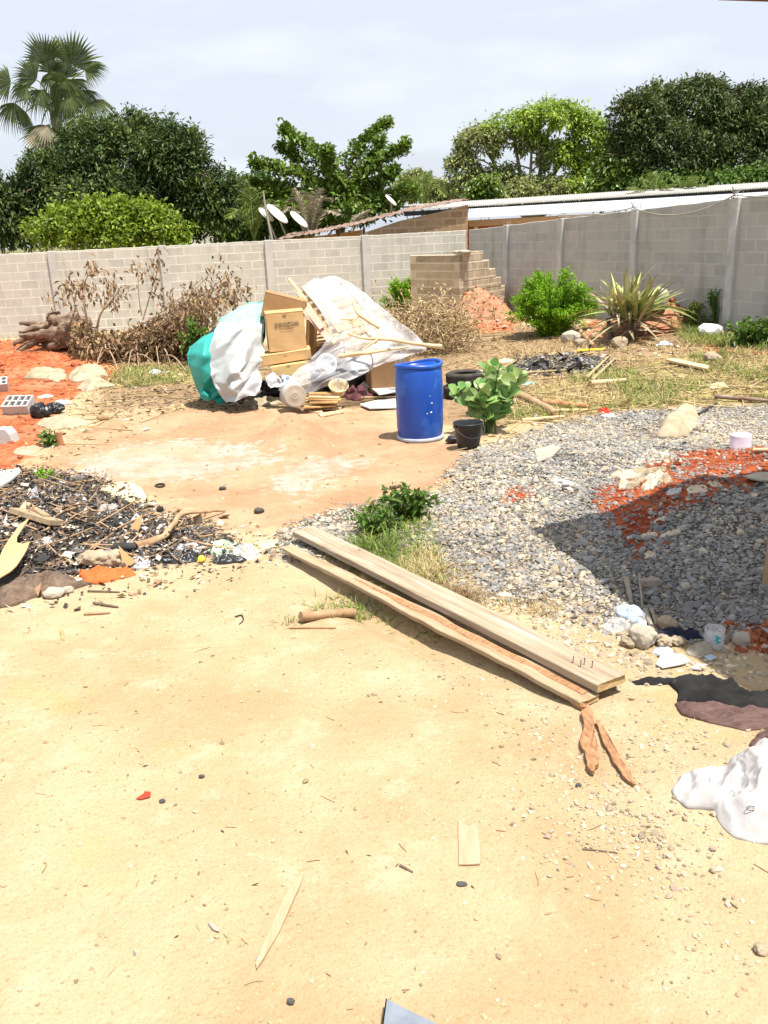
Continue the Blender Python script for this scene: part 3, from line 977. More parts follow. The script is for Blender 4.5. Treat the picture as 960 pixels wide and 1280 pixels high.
ZONES = {
    'orange': ([[(40, 590), (60, 560), (130, 525), (240, 510), (330, 512), (480, 512), (500, 545), (600, 560), (600, 585), (530, 615), (430, 640), (340, 662), (250, 650), (190, 620), (100, 592)],
                [(565, 412), (572, 385), (598, 372), (630, 385), (640, 412)]], 0.5),
    'red': ([[(-60, 425), (40, 425), (140, 440), (150, 470), (110, 485), (85, 500), (60, 530), (45, 560), (20, 590), (-60, 605)],
             [(735, 400), (800, 380), (850, 385), (850, 408), (800, 425), (740, 420)], [(860, 420), (940, 425), (960, 440), (900, 445)],
             [(562, 414), (572, 385), (598, 372), (636, 385), (642, 414)]], 0.3),
    'white': ([[(70, 592), (120, 565), (230, 550), (330, 560), (345, 575), (250, 600), (150, 607)], [(335, 605), (370, 575), (470, 570), (430, 592), (370, 620)]], 0.5),
    'straw': ([[(120, 450), (260, 436), (560, 405), (640, 400), (960, 405), (1080, 440), (1080, 500), (800, 510), (640, 530), (600, 545), (500, 512), (330, 508), (220, 508), (120, 516)]], 0.4),
    'grass': ([[(620, 505), (700, 475), (850, 445), (1080, 430), (1080, 500), (860, 505), (720, 515), (640, 530)], [(130, 462), (260, 452), (250, 478), (140, 486)],
               [(430, 660), (470, 628), (530, 615), (530, 640), (480, 690), (560, 720), (560, 740), (500, 725)]], 0.4),
    'ash': ([[(-90, 590), (50, 590), (110, 600), (185, 640), (250, 660), (300, 690), (230, 700), (150, 705), (90, 718), (-90, 735)], [(635, 452), (700, 443), (768, 450), (750, 466), (660, 468)]], 0.3),
    'gravel': ([[(345, 668), (430, 635), (560, 612), (600, 562), (700, 530), (800, 512), (1080, 500), (1080, 800), (870, 800), (780, 785), (700, 755), (600, 742), (520, 690), (440, 700), (350, 692)]], 0.3),
    'redgravel': ([[(735, 612), (800, 592), (870, 562), (930, 555), (1080, 565), (1080, 598), (960, 600), (880, 622), (830, 645), (820, 670), (797, 697), (770, 672)],
                   [(625, 612), (660, 610), (672, 622), (640, 628)], [(900, 785), (1000, 775), (1000, 815), (930, 810)]], 0.16),
}
ground_mb = MB()
ny, nx = GX.shape
gi = np.arange(nx * ny).reshape(ny, nx)
ground_mb.add(np.stack([GX, GY, GZ], -1).reshape(-1, 3), np.stack([gi[:-1, :-1], gi[:-1, 1:], gi[1:, 1:], gi[1:, :-1]], -1).reshape(-1, 4))
ground = ground_mb.build('ground', MAT['ground'], origin=(0, 0, 0), kind='structure')


def add_attr(o, name, vals):
    a = o.data.attributes.new(name, 'FLOAT', 'POINT')
    a.data.foreach_set("value", np.asarray(vals, np.float32))


MASK = {}
for zn, (polys, w) in ZONES.items():
    MASK[zn] = np.max([poly_mask(p, w) for p in polys], 0)
    if zn == 'red':
        for a_, cx_, cy_, sx_, sy_, r_ in MOUNDS[5:9]:
            MASK[zn] = np.maximum(MASK[zn], np.clip(1.6 * gauss(GX, GY, cx_, cy_, sx_ * 1.15, sy_ * 1.15, r_).ravel(), 0, 1))
    add_attr(ground, zn, MASK[zn])
mound_ = np.max([gauss(GX, GY, cx_, cy_, sx_ * 1.3, sy_ * 1.3, r_).ravel() for a_, cx_, cy_, sx_, sy_, r_ in MOUNDS[5:9]], 0)
add_attr(ground, 'mound', np.clip(mound_ * 2.2 - 0.35, 0, 0.85))
add_attr(ground, 'far', (sstep(26, 30, GY) + sstep(12, 16, np.abs(GX))).clip(0, 1).ravel())


def scatter(px_polys, n, seed, margin=0.0, w=0.25, thr=0.5):
    """n random ground points inside polygons given on the photo"""
    rng = np.random.default_rng(seed)
    P2 = np.concatenate([GL(p)[:, :2] for p in px_polys])
    lo, hi = P2.min(0) - margin, P2.max(0) + margin
    out = []
    tot = 0
    while tot < n:
        q = rng.uniform(lo, hi, (max(4000, n * 3), 2))
        m = np.max([poly_mask(p, w, q) for p in px_polys], 0)
        q = q[m + rng.uniform(-0.35, 0.35, len(q)) > thr]
        out.append(q)
        tot += len(q)
        if len(out) > 60:
            break
    q = np.concatenate(out)[:n]
    return np.column_stack([q, hgt(q[:, 0], q[:, 1])])
# ------------------------------------------------------------------ yard walls
KORN = np.array([2.76, 26.5])
LEFT_END = np.array([-9.85, 24.0])
RIGHT_END = np.array([6.77, 17.0])


class WallLine:
    def __init__(self, a, b):
        self.a, self.d = np.array(a, float), unit(np.array(b, float) - np.array(a, float))
        self.yaw = math.atan2(self.d[1], self.d[0])

    def s(self, px, py):
        """distance along the wall where the sight line through a photo point meets it"""
        r = ray(px, py)[:2]
        A = np.array([[self.d[0], -r[0]], [self.d[1], -r[1]]])
        return float(np.linalg.solve(A, -self.a)[0])

    def world(self, s, off=0.0, z=0.0):
        n = np.array([self.d[1], -self.d[0]])     # towards the yard
        p = self.a + self.d * s + n * off
        return np.array([p[0], p[1], z])


def build_wall(name, label, a, b, s0, s1, top, mat, pillars, pmat, pillar_w=0.2):
    w = WallLine(a, b)
    t = thing(name, label, 'wall', w.world(s0))
    t.rotation_euler = (0, 0, w.yaw)
    n = 60
    xs = np.linspace(0, s1 - s0, n)
    mb = MB()
    rng = np.random.default_rng(5)
    tz = np.array([top(s0 + x) for x in xs]) + rng.uniform(-0.008, 0.008, n)
    prof = []
    for x, z in zip(xs, tz):
        prof.append([(x, 0, -0.3), (x, 0, z - 0.01), (x, 0.012, z), (x, 0.14, z), (x, 0.15, z - 0.01), (x, 0.15, -0.3)])
    v = np.array(prof).reshape(-1, 3)
    i = np.arange(n - 1)[:, None] * 6
    j = np.arange(5)[None]
    q = np.stack([i + j, i + 6 + j, i + 7 + j, i + j + 1], -1).reshape(-1, 4)
    mb.add(v, q, 0, False)
    mb.add(v[:6], [list(range(6))], 0, False)
    mb.add(v[-6:], [list(range(6))[::-1]], 0, False)
    mb.build('blockwork', mat, t, local=True)
    for (px, py) in pillars:
        s = w.s(px, py)
        p = MB()
        z1 = top(s) + 0.015
        p.box((s - s0, 0.04, (z1 - 0.3) / 2), (pillar_w, 0.24, z1 + 0.3), ch=0.012)
        for k in (-0.05, 0.05):
            p.tube([(s - s0 + k, 0.05, z1 - 0.05), (s - s0 + k * 1.3, 0.05, z1 + 0.09 + 0.05 * rng.random())], 0.007, 5, mi=1)
        p.build('pillar', [pmat, MAT['pole']], t, local=True)
    return t, w


wl_len = float(np.linalg.norm(KORN - LEFT_END))
wall_l, WL = build_wall('block_wall', 'long pale sunlit wall of concrete blocks with light mortar, behind the dead tree and the rubbish heap',
                        KORN, KORN + (KORN - LEFT_END), -(wl_len + 4), 0.0, lambda s: 2.37 + 0.0066 * s, MAT['wall_left'],
                        [(66, 330), (205, 330), (336, 320), (457, 320)], MAT['pillar_light'])
wall_r, WR = build_wall('block_wall', 'darker grey block wall with slim pillars and a sagging wire on top, behind the green bush and spiky plant',
                        KORN, RIGHT_END, 0.16, 14.4, lambda s: 2.37 + 0.0378 * s, MAT['wall_right'],
                        [(634, 300), (702, 300), (794, 300), (918, 300)], MAT['concrete'], 0.19)
# wire sagging from pillar to pillar
wire = MB()
wp = [WR.s(702, 300), WR.s(794, 300), WR.s(918, 300), WR.s(918, 300) + 3.4]
for a, b2, sag in zip(wp[:-1], wp[1:], (0.05, 0.24, 0.14)):
    pts = []
    for u in np.linspace(0, 1, 14):
        s = a + (b2 - a) * u
        pts.append(WR.world(s, 0.10, 2.37 + 0.0378 * s + 0.05 - sag * 4 * u * (1 - u)))
    wire.tube(pts, 0.011, 5)
for s in wp[:3]:
    rng = np.random.default_rng(int(s * 10))
    for k in range(5):
        c = WR.world(s, 0.09, 2.37 + 0.0378 * s + 0.06)
        wire.tube([c + rng.normal(0, 0.02, 3), c + rng.normal(0, 0.07, 3) + [0, 0, 0.03], c + rng.normal(0, 0.04, 3)], 0.008, 4)
wire.build('fence_wire', MAT['pole'], label='rusty wire sagging along the top of the grey block wall', cat='wire')

# ------------------------------------------------------------------ ruined block corner
rk = at(580, 388, 22.6)
zb = gz(rk[0], rk[1])
ruin = thing('ruined_wall', 'broken brown block corner with stepped right side behind the red mound', 'ruin', (rk[0], rk[1], zb))
tl = at(580, 318, 22.6)[2] - zb
la = at(519, 380, 24.0)
dl = np.array([la[0] - rk[0], la[1] - rk[1]])
mb = MB()
ang = math.atan2(dl[1], dl[0])
L = np.linalg.norm(dl)
R = rot_z(ang)
mb.box(R @ np.array([L / 2, 0.075, tl / 2 - 0.15]), (L, 0.15, tl + 0.3), R, 0.012)
mb.build('left_leaf', MAT['ruin'], ruin, local=True)
ra = at(631, 372, 24.4)
dr = np.array([ra[0] - rk[0], ra[1] - rk[1]])
L2 = np.linalg.norm(dr)
R = rot_z(math.atan2(dr[1], dr[0]))
mb = MB()
rows = 7
rng = np.random.default_rng(8)
for k in range(rows):
    ln = L2 * min(1.0, 0.34 + 0.145 * (rows - 1 - k)) + rng.uniform(-0.03, 0.03)
    hrow = (tl + 0.06) / rows
    mb.box(R @ np.array([ln / 2, -0.075 - 0.003 * (k % 2), hrow * (k + 0.5)]), (ln, 0.15, hrow - 0.002), R, 0.012)
mb.build('stepped_leaf', MAT['ruin'], ruin, local=True)
mb = MB()
for k in range(7):
    mb.blob(R @ np.array([rng.uniform(-0.25, 0.25), rng.uniform(-0.12, 0.1), tl + 0.06]), (0.14, 0.1, 0.05), 0.2, 3, 2, k)
mb.build('rubble_cap', MAT['rock_pale'], ruin, local=True)

# ------------------------------------------------------------------ low shed behind the left wall
sh = thing('low_shed', 'low brown block shed with a rusty sloping sheet roof behind the pale wall', 'shed', at(520, 300, 28.0) * [1, 1, 0])
yb = 28.0


def face_pts(px_list, Y):
    return np.array([at(a, b, Y) for a, b in px_list])


mb = MB()
p = face_pts([(455, 330), (455, 291), (500, 276), (545, 266), (584, 256), (584, 330)], yb)
mb.slab(p, (0, -1, 0), -0.2)
mb.build('block_gable', MAT['shed_block'], sh)
mb = MB()
p = face_pts([(352, 330), (352, 299), (400, 295), (454, 287), (454, 330)], yb)
mb.slab(p, (0, -1, 0), -0.05)
mb.build('ochre_boarding', MAT['ochre'], sh)
for px in (423, 455):
    mb = MB()
    a, b2 = at(px, 330, yb - 0.06), at(px, 284, yb - 0.06)
    mb.tube([a, b2], 0.035, 4)
    mb.build('post', MAT['bark'], sh)
front = np.array([at(a, b2, yb - 0.35) for a, b2 in [(345, 299), (378, 294), (400, 290), (430, 284), (455, 278), (490, 269), (530, 259), (560, 254), (588, 249)]])
front = spline(front, 8)
u = np.linspace(0, 1, len(front))
rowsg = []
for k in range(14):
    r2 = front.copy()
    r2[:, 1] += k * 0.32
    r2[:, 2] += k * 0.012 + 0.022 * np.sin(u * 160) + 0.03 * fbm(np.stack([u * 18, u * 0 + k * 0.2, u * 0], -1), 1, 3, 3)
    rowsg.append(r2)
mb = MB()
mb.sheet(np.array(rowsg), 0.012)
mb.build('rusty_roof', MAT['rust'], sh)

# satellite dishes
for (px, py, a, b2, lab) in [
        (333, 268, 10, 0.55, 'smaller pale satellite dish, leftmost of the three above the wall'),
        (347, 267, 14, 0.78, 'larger pale satellite dish, middle of the three above the wall'),
        (374, 274, 12, 0.66, 'pale satellite dish standing apart nearest the rusty roof'),
        (489, 250, 6, 0.45, 'tiny pale satellite dish on top of the shed roof')]:
    Y = 29.5 if px < 400 else 30.5
    c = at(px, py, Y)
    foot = np.array([c[0] + (0.35 if px < 400 else 0), c[1] + 0.3, 2.0 if px < 400 else c[2] - 0.4])
    t = thing('satellite_dish', lab, 'dish', foot, 'satellite dishes beyond the wall')
    r = b2 * 0.54
    prof = [(0.001, 0.16 * r)] + [(r * q, 0.16 * r * (1 - q * q)) for q in (0.3, 0.6, 0.85, 1.0)] + [(r * 1.0, -0.02), (r * 0.6, -0.02 + 0.1 * r), (0.001, 0.13 * r)]
    Rd = rot_y(math.radians(40)) @ rot_x(math.radians(70))
    # dish bowl faces up and to the right, seen nearly edge on
    nd = unit((0.68, -0.24, 0.69))
    sx_ = unit(np.cross((0, 0, 1), nd))
    Rd = np.column_stack([sx_, np.cross(nd, sx_), nd])
    mb = MB()
    mb.lathe(prof, 28, c, Rd)
    mb.build('bowl', MAT['dish'], t)
    mb = MB()
    mb.tube([foot, c + [0, 0.1, -0.1]], 0.03, 6)
    mb.build('mast', MAT['pole'], t)
    mb = MB()
    mb.tube([c + Rd @ np.array([0, r, 0]), c + Rd @ np.array([0, 0.1, 0.5 * r])], 0.012, 4)
    mb.build('feed_arm', MAT['pole'], t)
t = MB()
t.tube([at(341, 305, 29.2), at(331, 255, 29.2), at(329, 238, 29.2)], [0.05, 0.035, 0.02], 6)
t.build('wooden_pole', MAT['pole'], label='thin leaning wooden pole beside the satellite dishes above the wall', cat='pole')

# ------------------------------------------------------------------ long house with zinc roof behind the right wall
hs = thing('long_house', 'long low orange house with white sheet roof and grey ridge behind the grey wall', 'house', (8.0, 31.0, 0.1))


def corr(p00, p01, p10, p11, n, amp):
    """corrugated sheet between four corners; waves run across"""
    uu = np.linspace(0, 1, n)
    g = np.array([[np.array(p00) * (1 - a) + np.array(p01) * a for a in uu], [np.array(p10) * (1 - a) + np.array(p11) * a for a in uu]])
    g[:, :, 2] += amp * np.sin(np.arange(n) * math.pi * 0.5)[None]
    return g


e0, e1 = at(586, 273, 29.4), at(1100, 246, 26.5)
r0, r1 = at(586, 261.5, 33.0), at(1100, 232, 30.0)
mb = MB()
mb.sheet(corr(e0, e1, r0, r1, 700, 0.009)[::-1], 0.01)
mb.build('white_roof', MAT['zinc'], hs)
g0, g1 = at(505, 263.5, 33.6), at(1100, 226.5, 30.6)
h0, h1 = at(505, 256.5, 36.0), at(1100, 219, 33.0)
mb = MB()
mb.sheet(corr(g0, g1, h0, h1, 800, 0.010)[::-1], 0.012)
mb.build('ridge_roof', MAT['zinc_dull'], hs)
mb = MB()
a, b2 = g0 + [0, 0.06, -0.11], g1 + [0, 0.06, -0.11]
d = unit(b2 - a)
mb.box((a + b2) / 2, (np.linalg.norm(b2 - a), 0.05, 0.16), np.column_stack([d, np.cross([0, 0, 1], d), np.cross(d, np.cross([0, 0, 1], d))]), 0.005)
mb.build('fascia', MAT['dark'], hs)
mb = MB()
a, b2 = e0 + [0, 0.10, -0.16], e1 + [0, 0.10, -0.16]
d = unit(b2 - a)
RB = np.column_stack([d, np.cross([0, 0, 1], d), np.cross(d, np.cross([0, 0, 1], d))])
mb.box((a + b2) / 2, (np.linalg.norm(b2 - a), 0.08, 0.20), RB, 0.008)
mb.build('eave_beam', MAT['timber_tan'], hs)
mb = MB()
mb.slab([(a[0], a[1] + 0.7, 0), (b2[0], b2[1] + 0.7, 0), (b2[0], b2[1] + 0.7, b2[2] + 0.1), (a[0], a[1] + 0.7, a[2] + 0.1)], (0, -1, 0), -0.15)
mb.build('front_wall', MAT['orange_wall'], hs)
for k in range(9):
    c = a + (b2 - a) * (0.02 + k * 0.115)
    mb = MB()
    mb.box((c[0], c[1] + 0.02, (c[2] - 0.1) / 2), (0.12, 0.12, c[2] - 0.1), None, 0.01)
    mb.build('veranda_post', MAT['wood_pink'], hs)
# cream tower seen between the crowns
c = at(252, 293, 44)
t = thing('distant_house', 'sliver of a cream house with louvred window between the dark trees', 'house', (c[0], c[1], 0.15))
mb = MB()
mb.box((c[0], c[1] + 1, 2.1), (2.6, 2.0, 4.2), None, 0.02)
mb.build('wall', MAT['cream_wall'], t)
mb = MB()
for k in range(7):
    mb.box((c[0], c[1] - 0.02, 3.0 + 0.13 * k), (0.62, 0.05, 0.08), rot_x(0.5), 0.004)
mb.build('louvre', MAT['concrete'], t)
mb = MB()
mb.slab([(c[0] - 1.5, c[1] - 0.3, 4.2), (c[0] + 1.5, c[1] - 0.3, 4.2), (c[0] + 1.5, c[1] + 1, 4.9), (c[0] - 1.5, c[1] + 1, 4.9)], (0, -0.4, 0.9), 0.06)
mb.build('roof', MAT['rust'], t)

# ------------------------------------------------------------------ porch roof, top right, whose corner throws the shadow on the gravel
tip = G(668, 664)
lo_, hi_ = 3.2, 4.4       # eave height at which its underside just enters the top of the frame
for _ in range(40):
    zz_ = (lo_ + hi_) / 2
    q_ = CAM_R.T @ (tip + SUN_DIR * (zz_ - tip[2]) / SUN_DIR[2] + np.array([0.2, 0.06, -0.11]) - EYE_P)
    if 640 - FOC * q_[1] / -q_[2] > 1.0:
        lo_ = zz_
    else:
        hi_ = zz_
tt = (zz_ - tip[2]) / SUN_DIR[2]
rc = tip + SUN_DIR * tt
e_back, e_side = unit((0.96, 0.27, 0)), unit((0.27, -0.96, 0))
po = thing('porch_roof', 'brown porch roof whose eave just shows at the top right corner', 'porch', (rc[0] + 2, rc[1] - 2, gz(rc[0] + 2, rc[1] - 2)))
mb = MB()
q = [rc, rc + e_back * 6, rc + e_back * 6 + e_side * 6.5, rc + e_side * 6.5]
mb.slab([x + np.array([0, 0, 0.10]) for x in q], (0, 0, 1), 0.05)
mb.build('roof_sheet', MAT['rust'], po)
mb = MB()
for a, d, ln in ((rc, e_back, 6), (rc, e_side, 6.5), (rc + e_back * 6, e_side, 6.5), (rc + e_side * 6.5, e_back, 6)):
    R = np.column_stack([d, np.cross([0, 0, 1], d), [0, 0, 1]])
    mb.box(a + d * ln / 2 + np.array([0, 0, -0.03]), (ln - 0.04, 0.03, 0.16), R, 0.004)
mb.build('fascia', MAT['brown_paint'], po)
pc = G(968, 733)
for bp in (pc, pc + e_back * 3.4, pc + e_side * 5.2, pc + e_back * 3.4 + e_side * 5.2):
    mb = MB()
    z0 = gz(bp[0], bp[1])
    zz = np.linspace(z0 - 0.2, rc[2] + 0.04, 14)
    pts = np.column_stack([bp[0] + 0.012 * np.sin(zz * 3), bp[1] + 0.012 * np.cos(zz * 2.3), zz])
    mb.tube(pts, np.linspace(0.075, 0.06, 14), 12, jit=0.01, seed=3)
    mb.build('post', MAT['log'], po)
# ------------------------------------------------------------------ trees
def lobe_points(rng, lobes, n, shell=(0.72, 1.08), back=-0.45):
    """cluster centres and outward normals on bumpy ellipsoid lobes, weighted by surface, nothing on the hidden far side"""
    ws = np.array([l[1][0] * l[1][2] for l in lobes], float)
    k = rng.choice(len(lobes), n * 2, p=ws / ws.sum())
    c = np.array([l[0] for l in lobes])[k]
    r = np.array([l[1] for l in lobes])[k]
    d = rng.normal(size=(n * 2, 3))
    d /= np.linalg.norm(d, axis=1, keepdims=True)
    ok = (d[:, 1] < -back) & (d[:, 2] > -0.75)
    c, r, d = c[ok][:n], r[ok][:n], d[ok][:n]
    rad = rng.uniform(*shell, len(c))
    bump = 0.92 + 0.20 * fbm(c + d * r, 1.3, 3, 77)
    return c + d * r * (rad * bump)[:, None], d


def px_lobes(lst, Y, depth=0.75):
    out = []
    for e in lst:
        px, py, rx, rz = e[:4]
        dy = e[4] if len(e) > 4 else 0
        c = at(px, py, Y + dy)
        s = (Y + dy) / FOC * 1.02
        out.append((c, np.array([rx * s, max(rx, rz) * s * depth, rz * s])))
    return out


def rosettes(mb, rng, pts, nrm, per, L, W, droop, spread=0.9, jitter=0.12, mi=0, down=0.35, shape=0.5):
    n = len(pts)
    P3 = np.repeat(pts, per, 0) + rng.normal(0, jitter, (n * per, 3))
    N3 = np.repeat(nrm, per, 0)
    d = rng.normal(0, spread, (n * per, 3)) + N3 * 0.55
    d[:, 2] -= down
    up = N3 * 0.4 + np.array([0, 0, 1.0]) + rng.normal(0, 0.35, (n * per, 3))
    s = rng.uniform(0.65, 1.2, n * per)
    mb.leaves(P3, d, up, L * s, W * s, 0.18, droop, mi, shape)


def limbs(mb, base, lobes, r0, rng, split=0.45):
    fork = base + (np.mean([l[0] for l in lobes], 0) - base) * split
    fork[:2] = base[:2] * 0.7 + fork[:2] * 0.3
    mb.tube(spline([base, (base + fork) / 2 + rng.normal(0, 0.08, 3), fork], 5), np.linspace(r0, r0 * 0.72, 11), 10, jit=0.03)
    for c, r in lobes:
        e = c + np.array([0, 0, r[2] * 0.3])
        m = (fork + e) / 2 + rng.normal(0, 0.25, 3)
        mb.tube(spline([fork, m, e], 6), np.linspace(r0 * 0.5, r0 * 0.1, 13), 7)
        for k in range(4):
            q = m + (e - m) * rng.uniform(0.1, 0.8)
            q2 = c + rng.normal(0, 0.55, 3) * r
            mb.tube(spline([q, (q + q2) / 2 + rng.normal(0, 0.15, 3), q2], 4), np.linspace(r0 * 0.16, r0 * 0.04, 9), 5)


def tree(name, label, Y, lobes_px, base_px, leaf, bark, n, per, L, W, r0, seed, droop=0.3, inner=0.35, group=None, spread=0.9, extra=None, shell=(0.72, 1.08), depth=0.75, cat='tree', down=0.35):
    rng = np.random.default_rng(seed)
    b3 = at(base_px, 300, Y)
    b3 = np.array([b3[0], Y, 0.12])
    t = thing(name, label, cat, b3, group)
    lobes = px_lobes(lobes_px, Y, depth)
    mb = MB()
    limbs(mb, b3.copy(), lobes, r0, rng)
    mb.build('trunk', bark, t)
    mb = MB()
    p, nr = lobe_points(rng, lobes, n, shell)
    mats = [leaf] + ([extra[0]] if extra else [])
    if extra:
        sel = extra[1](p)
        rosettes(mb, rng, p[~sel], nr[~sel], per, L, W, droop, spread, mi=0, down=down)
        if sel.any():
            rosettes(mb, rng, p[sel], nr[sel], per, L, W, droop, spread, mi=1, down=down)
    else:
        rosettes(mb, rng, p, nr, per, L, W, droop, spread, down=down)
    p, nr = lobe_points(rng, lobes, int(n * inner), (0.35, 0.8), -0.9)
    rosettes(mb, rng, p, nr, per, L * 1.25, W * 1.5, droop, 1.0, 0.2, down=down)
    mb.build('crown', mats, t)
    return t


GT = 'trees beyond the wall'
tree('mango_tree', 'large dark rounded mango tree behind the left wall below the fan palm', 34,
     [(150, 200, 66, 48), (75, 245, 56, 48), (215, 205, 42, 42, -1), (262, 253, 38, 40, -1), (32, 265, 30, 42), (140, 262, 80, 44, -1), (205, 268, 62, 40), (112, 188, 40, 32, 1), (236, 180, 20, 16), (185, 165, 34, 20), (50, 215, 22, 22), (295, 240, 14, 18)],
     150, MAT['mango_leaf'], MAT['bark'], 2600, 17, 0.21, 0.075, 0.38, 11, group=GT, droop=0.15, down=0.15)
tree('mango_tree', 'very dark broad mango tree behind the zinc roof at far right', 40,
     [(868, 145, 60, 36), (800, 158, 38, 40, -1), (930, 160, 54, 42), (840, 195, 66, 40, -1), (915, 205, 66, 38), (985, 165, 56, 48), (790, 190, 30, 30, -1), (878, 116, 34, 15), (1040, 190, 60, 56), (935, 122, 26, 14), (820, 122, 22, 14)],
     890, MAT['mango_leaf_b'], MAT['bark'], 2600, 17, 0.22, 0.08, 0.42, 12, group=GT, droop=0.15, down=0.15)
tree('spreading_tree', 'tall loose yellow-green tree with grey dead twigs between the almond and the right mango', 48,
     [(690, 148, 44, 18), (640, 162, 36, 18), (735, 172, 26, 26), (600, 178, 28, 20), (578, 212, 20, 26), (622, 222, 26, 14), (700, 195, 26, 18), (740, 215, 24, 24), (665, 180, 22, 14), (660, 240, 60, 18), (720, 240, 50, 18), (590, 238, 34, 16)],
     665, MAT['light_leaf'], MAT['bark_pale'], 2100, 13, 0.24, 0.115, 0.34, 13, droop=0.2, inner=0.04, group=GT,
     extra=(MAT['grey_leaf'], lambda p: (fbm(p, 0.5, 3, 5) + (4.6 - (p[:, 0] - 5.5) * 0.55 - (p[:, 2] - 4.5) * 0.75) * 0.30) > 0.62), shell=(0.55, 1.12))
tree('green_shrub', 'bright yellow-green rounded shrub peeping over the left wall', 29,
     [(85, 290, 34, 18), (140, 287, 40, 22), (190, 290, 34, 18), (112, 274, 18, 10), (160, 270, 16, 10), (215, 302, 16, 10), (62, 292, 14, 12), (136, 265, 10, 9), (196, 274, 12, 9), (75, 272, 5, 11), (118, 260, 5, 11), (150, 259, 6, 10), (178, 265, 6, 11), (205, 274, 5, 10), (98, 266, 5, 9)],
     140, MAT['bush_leaf'], MAT['bark'], 800, 14, 0.15, 0.075, 0.08, 14, droop=0.1, inner=0.6, group=GT, cat='shrub', down=-0.3, shell=(0.45, 1.5))
tree('green_shrub', 'small deep green shrub in front of the mango at far right, above the zinc roof', 39,
     [(772, 218, 26, 26), (762, 235, 28, 16), (790, 228, 16, 18)], 772, MAT['almond_leaf'], MAT['bark'], 420, 12, 0.26, 0.13, 0.08, 15, group=GT, cat='shrub', inner=0.6)
tree('green_shrub', 'little dark green shrub under the loose yellow-green tree above the shed', 42,
     [(606, 240, 16, 16), (598, 247, 14, 10)], 606, MAT['almond_leaf'], MAT['bark'], 220, 11, 0.22, 0.11, 0.06, 16, group=GT, cat='shrub', inner=0.6)
tree('green_shrub', 'mixed green shrub mass between the left mango and the dishes', 36,
     [(322, 250, 26, 30), (345, 278, 40, 22), (300, 285, 34, 20), (405, 262, 32, 24), (440, 262, 22, 16)], 340, MAT['weed_leaf'], MAT['bark'], 1000, 12, 0.2, 0.09, 0.07, 17, group=GT, cat='shrub', inner=0.5)
tree('green_shrub', 'dull olive shrub at the far left edge above the wall', 33,
     [(0, 268, 22, 34), (-25, 250, 34, 44), (20, 292, 22, 18)], 0, MAT['mango_leaf_b'], MAT['bark'], 560, 12, 0.2, 0.09, 0.07, 18, group=GT, cat='shrub', inner=0.5)
tree('green_shrub', 'pale distant shrub beside the thin palm in the gap right of the almond tree', 52,
     [(520, 232, 22, 16), (545, 242, 22, 14), (505, 240, 16, 12)], 520, MAT['grey_leaf'], MAT['bark'], 420, 11, 0.24, 0.11, 0.07, 19, group=GT, cat='shrub', inner=0.3)
tree('green_shrub', 'low dark shrub along the zinc roof under the right mango', 38,
     [(830, 232, 46, 14), (890, 232, 40, 14), (940, 226, 30, 14)], 860, MAT['weed_leaf'], MAT['bark'], 520, 11, 0.2, 0.1, 0.07, 20, group=GT, cat='shrub', inner=0.5)

# tropical almond: tiers of leaf along rising limbs
rng = np.random.default_rng(21)
YA = 35.0
b3 = at(425, 300, YA)
b3 = np.array([b3[0], YA, 0.12])
al = thing('almond_tree', 'bright green tree with layered upswept limbs in the middle behind the wall', 'tree', b3, GT)
LIMBS = [[(425, 255), (400, 200), (372, 178), (355, 165)], [(425, 250), (440, 200), (462, 172), (486, 154)], [(428, 255), (460, 215), (490, 195), (508, 184)],
         [(430, 260), (470, 232), (496, 214)], [(424, 258), (385, 225), (345, 212), (316, 208)], [(424, 262), (380, 250), (340, 240), (318, 232)],
         [(428, 268), (470, 255), (505, 240), (520, 246)], [(424, 250), (412, 210), (408, 190)], [(426, 262), (400, 240), (365, 195), (352, 188)], [(425, 255), (450, 225), (478, 178)],
         [(426, 268), (390, 270), (350, 262)], [(428, 270), (450, 262), (480, 262)]]
mb = MB()
cen, nrm = [], []
mb.tube(spline([b3, at(425, 280, YA), at(425, 240, YA), at(420, 205, YA)], 5), np.linspace(0.22, 0.1, 16), 9)
for k, lm in enumerate(LIMBS):
    dy = rng.uniform(-1.5, 1.0)
    p = spline([at(a, b2, YA + dy * i / (len(lm) - 1)) for i, (a, b2) in enumerate(lm)], 6)
    mb.tube(p, np.linspace(0.09, 0.02, len(p)), 6)
    for q in np.linspace(0.12, 1.0, 26):
        i = q * (len(p) - 1)
        c = p[int(i)] * (1 - i % 1) + p[min(int(i) + 1, len(p) - 1)] * (i % 1)
        wd = (1.0 - q) * 0.42 + 0.06
        for j in range(7):
            cen.append(c + rng.normal(0, 1, 3) * [wd * 0.65, wd * 0.8, 0.07] + [0, 0, 0.05])
            nrm.append(unit((rng.normal(0, 0.5), -0.3, 1.0)))
mb.build('trunk', MAT['bark'], al)
body = px_lobes([(422, 246, 34, 18), (440, 262, 56, 14), (370, 256, 40, 16), (345, 240, 24, 12), (470, 256, 30, 12)], YA)
p2, n2 = lobe_points(rng, body, 700)
mb = MB()
rosettes(mb, rng, np.concatenate([np.array(cen), p2]), np.concatenate([np.array(nrm), n2]), 6, 0.23, 0.14, 0.05, 0.9, 0.07, down=-0.1, shape=0.62)
mb.build('crown', MAT['almond_leaf'], al)


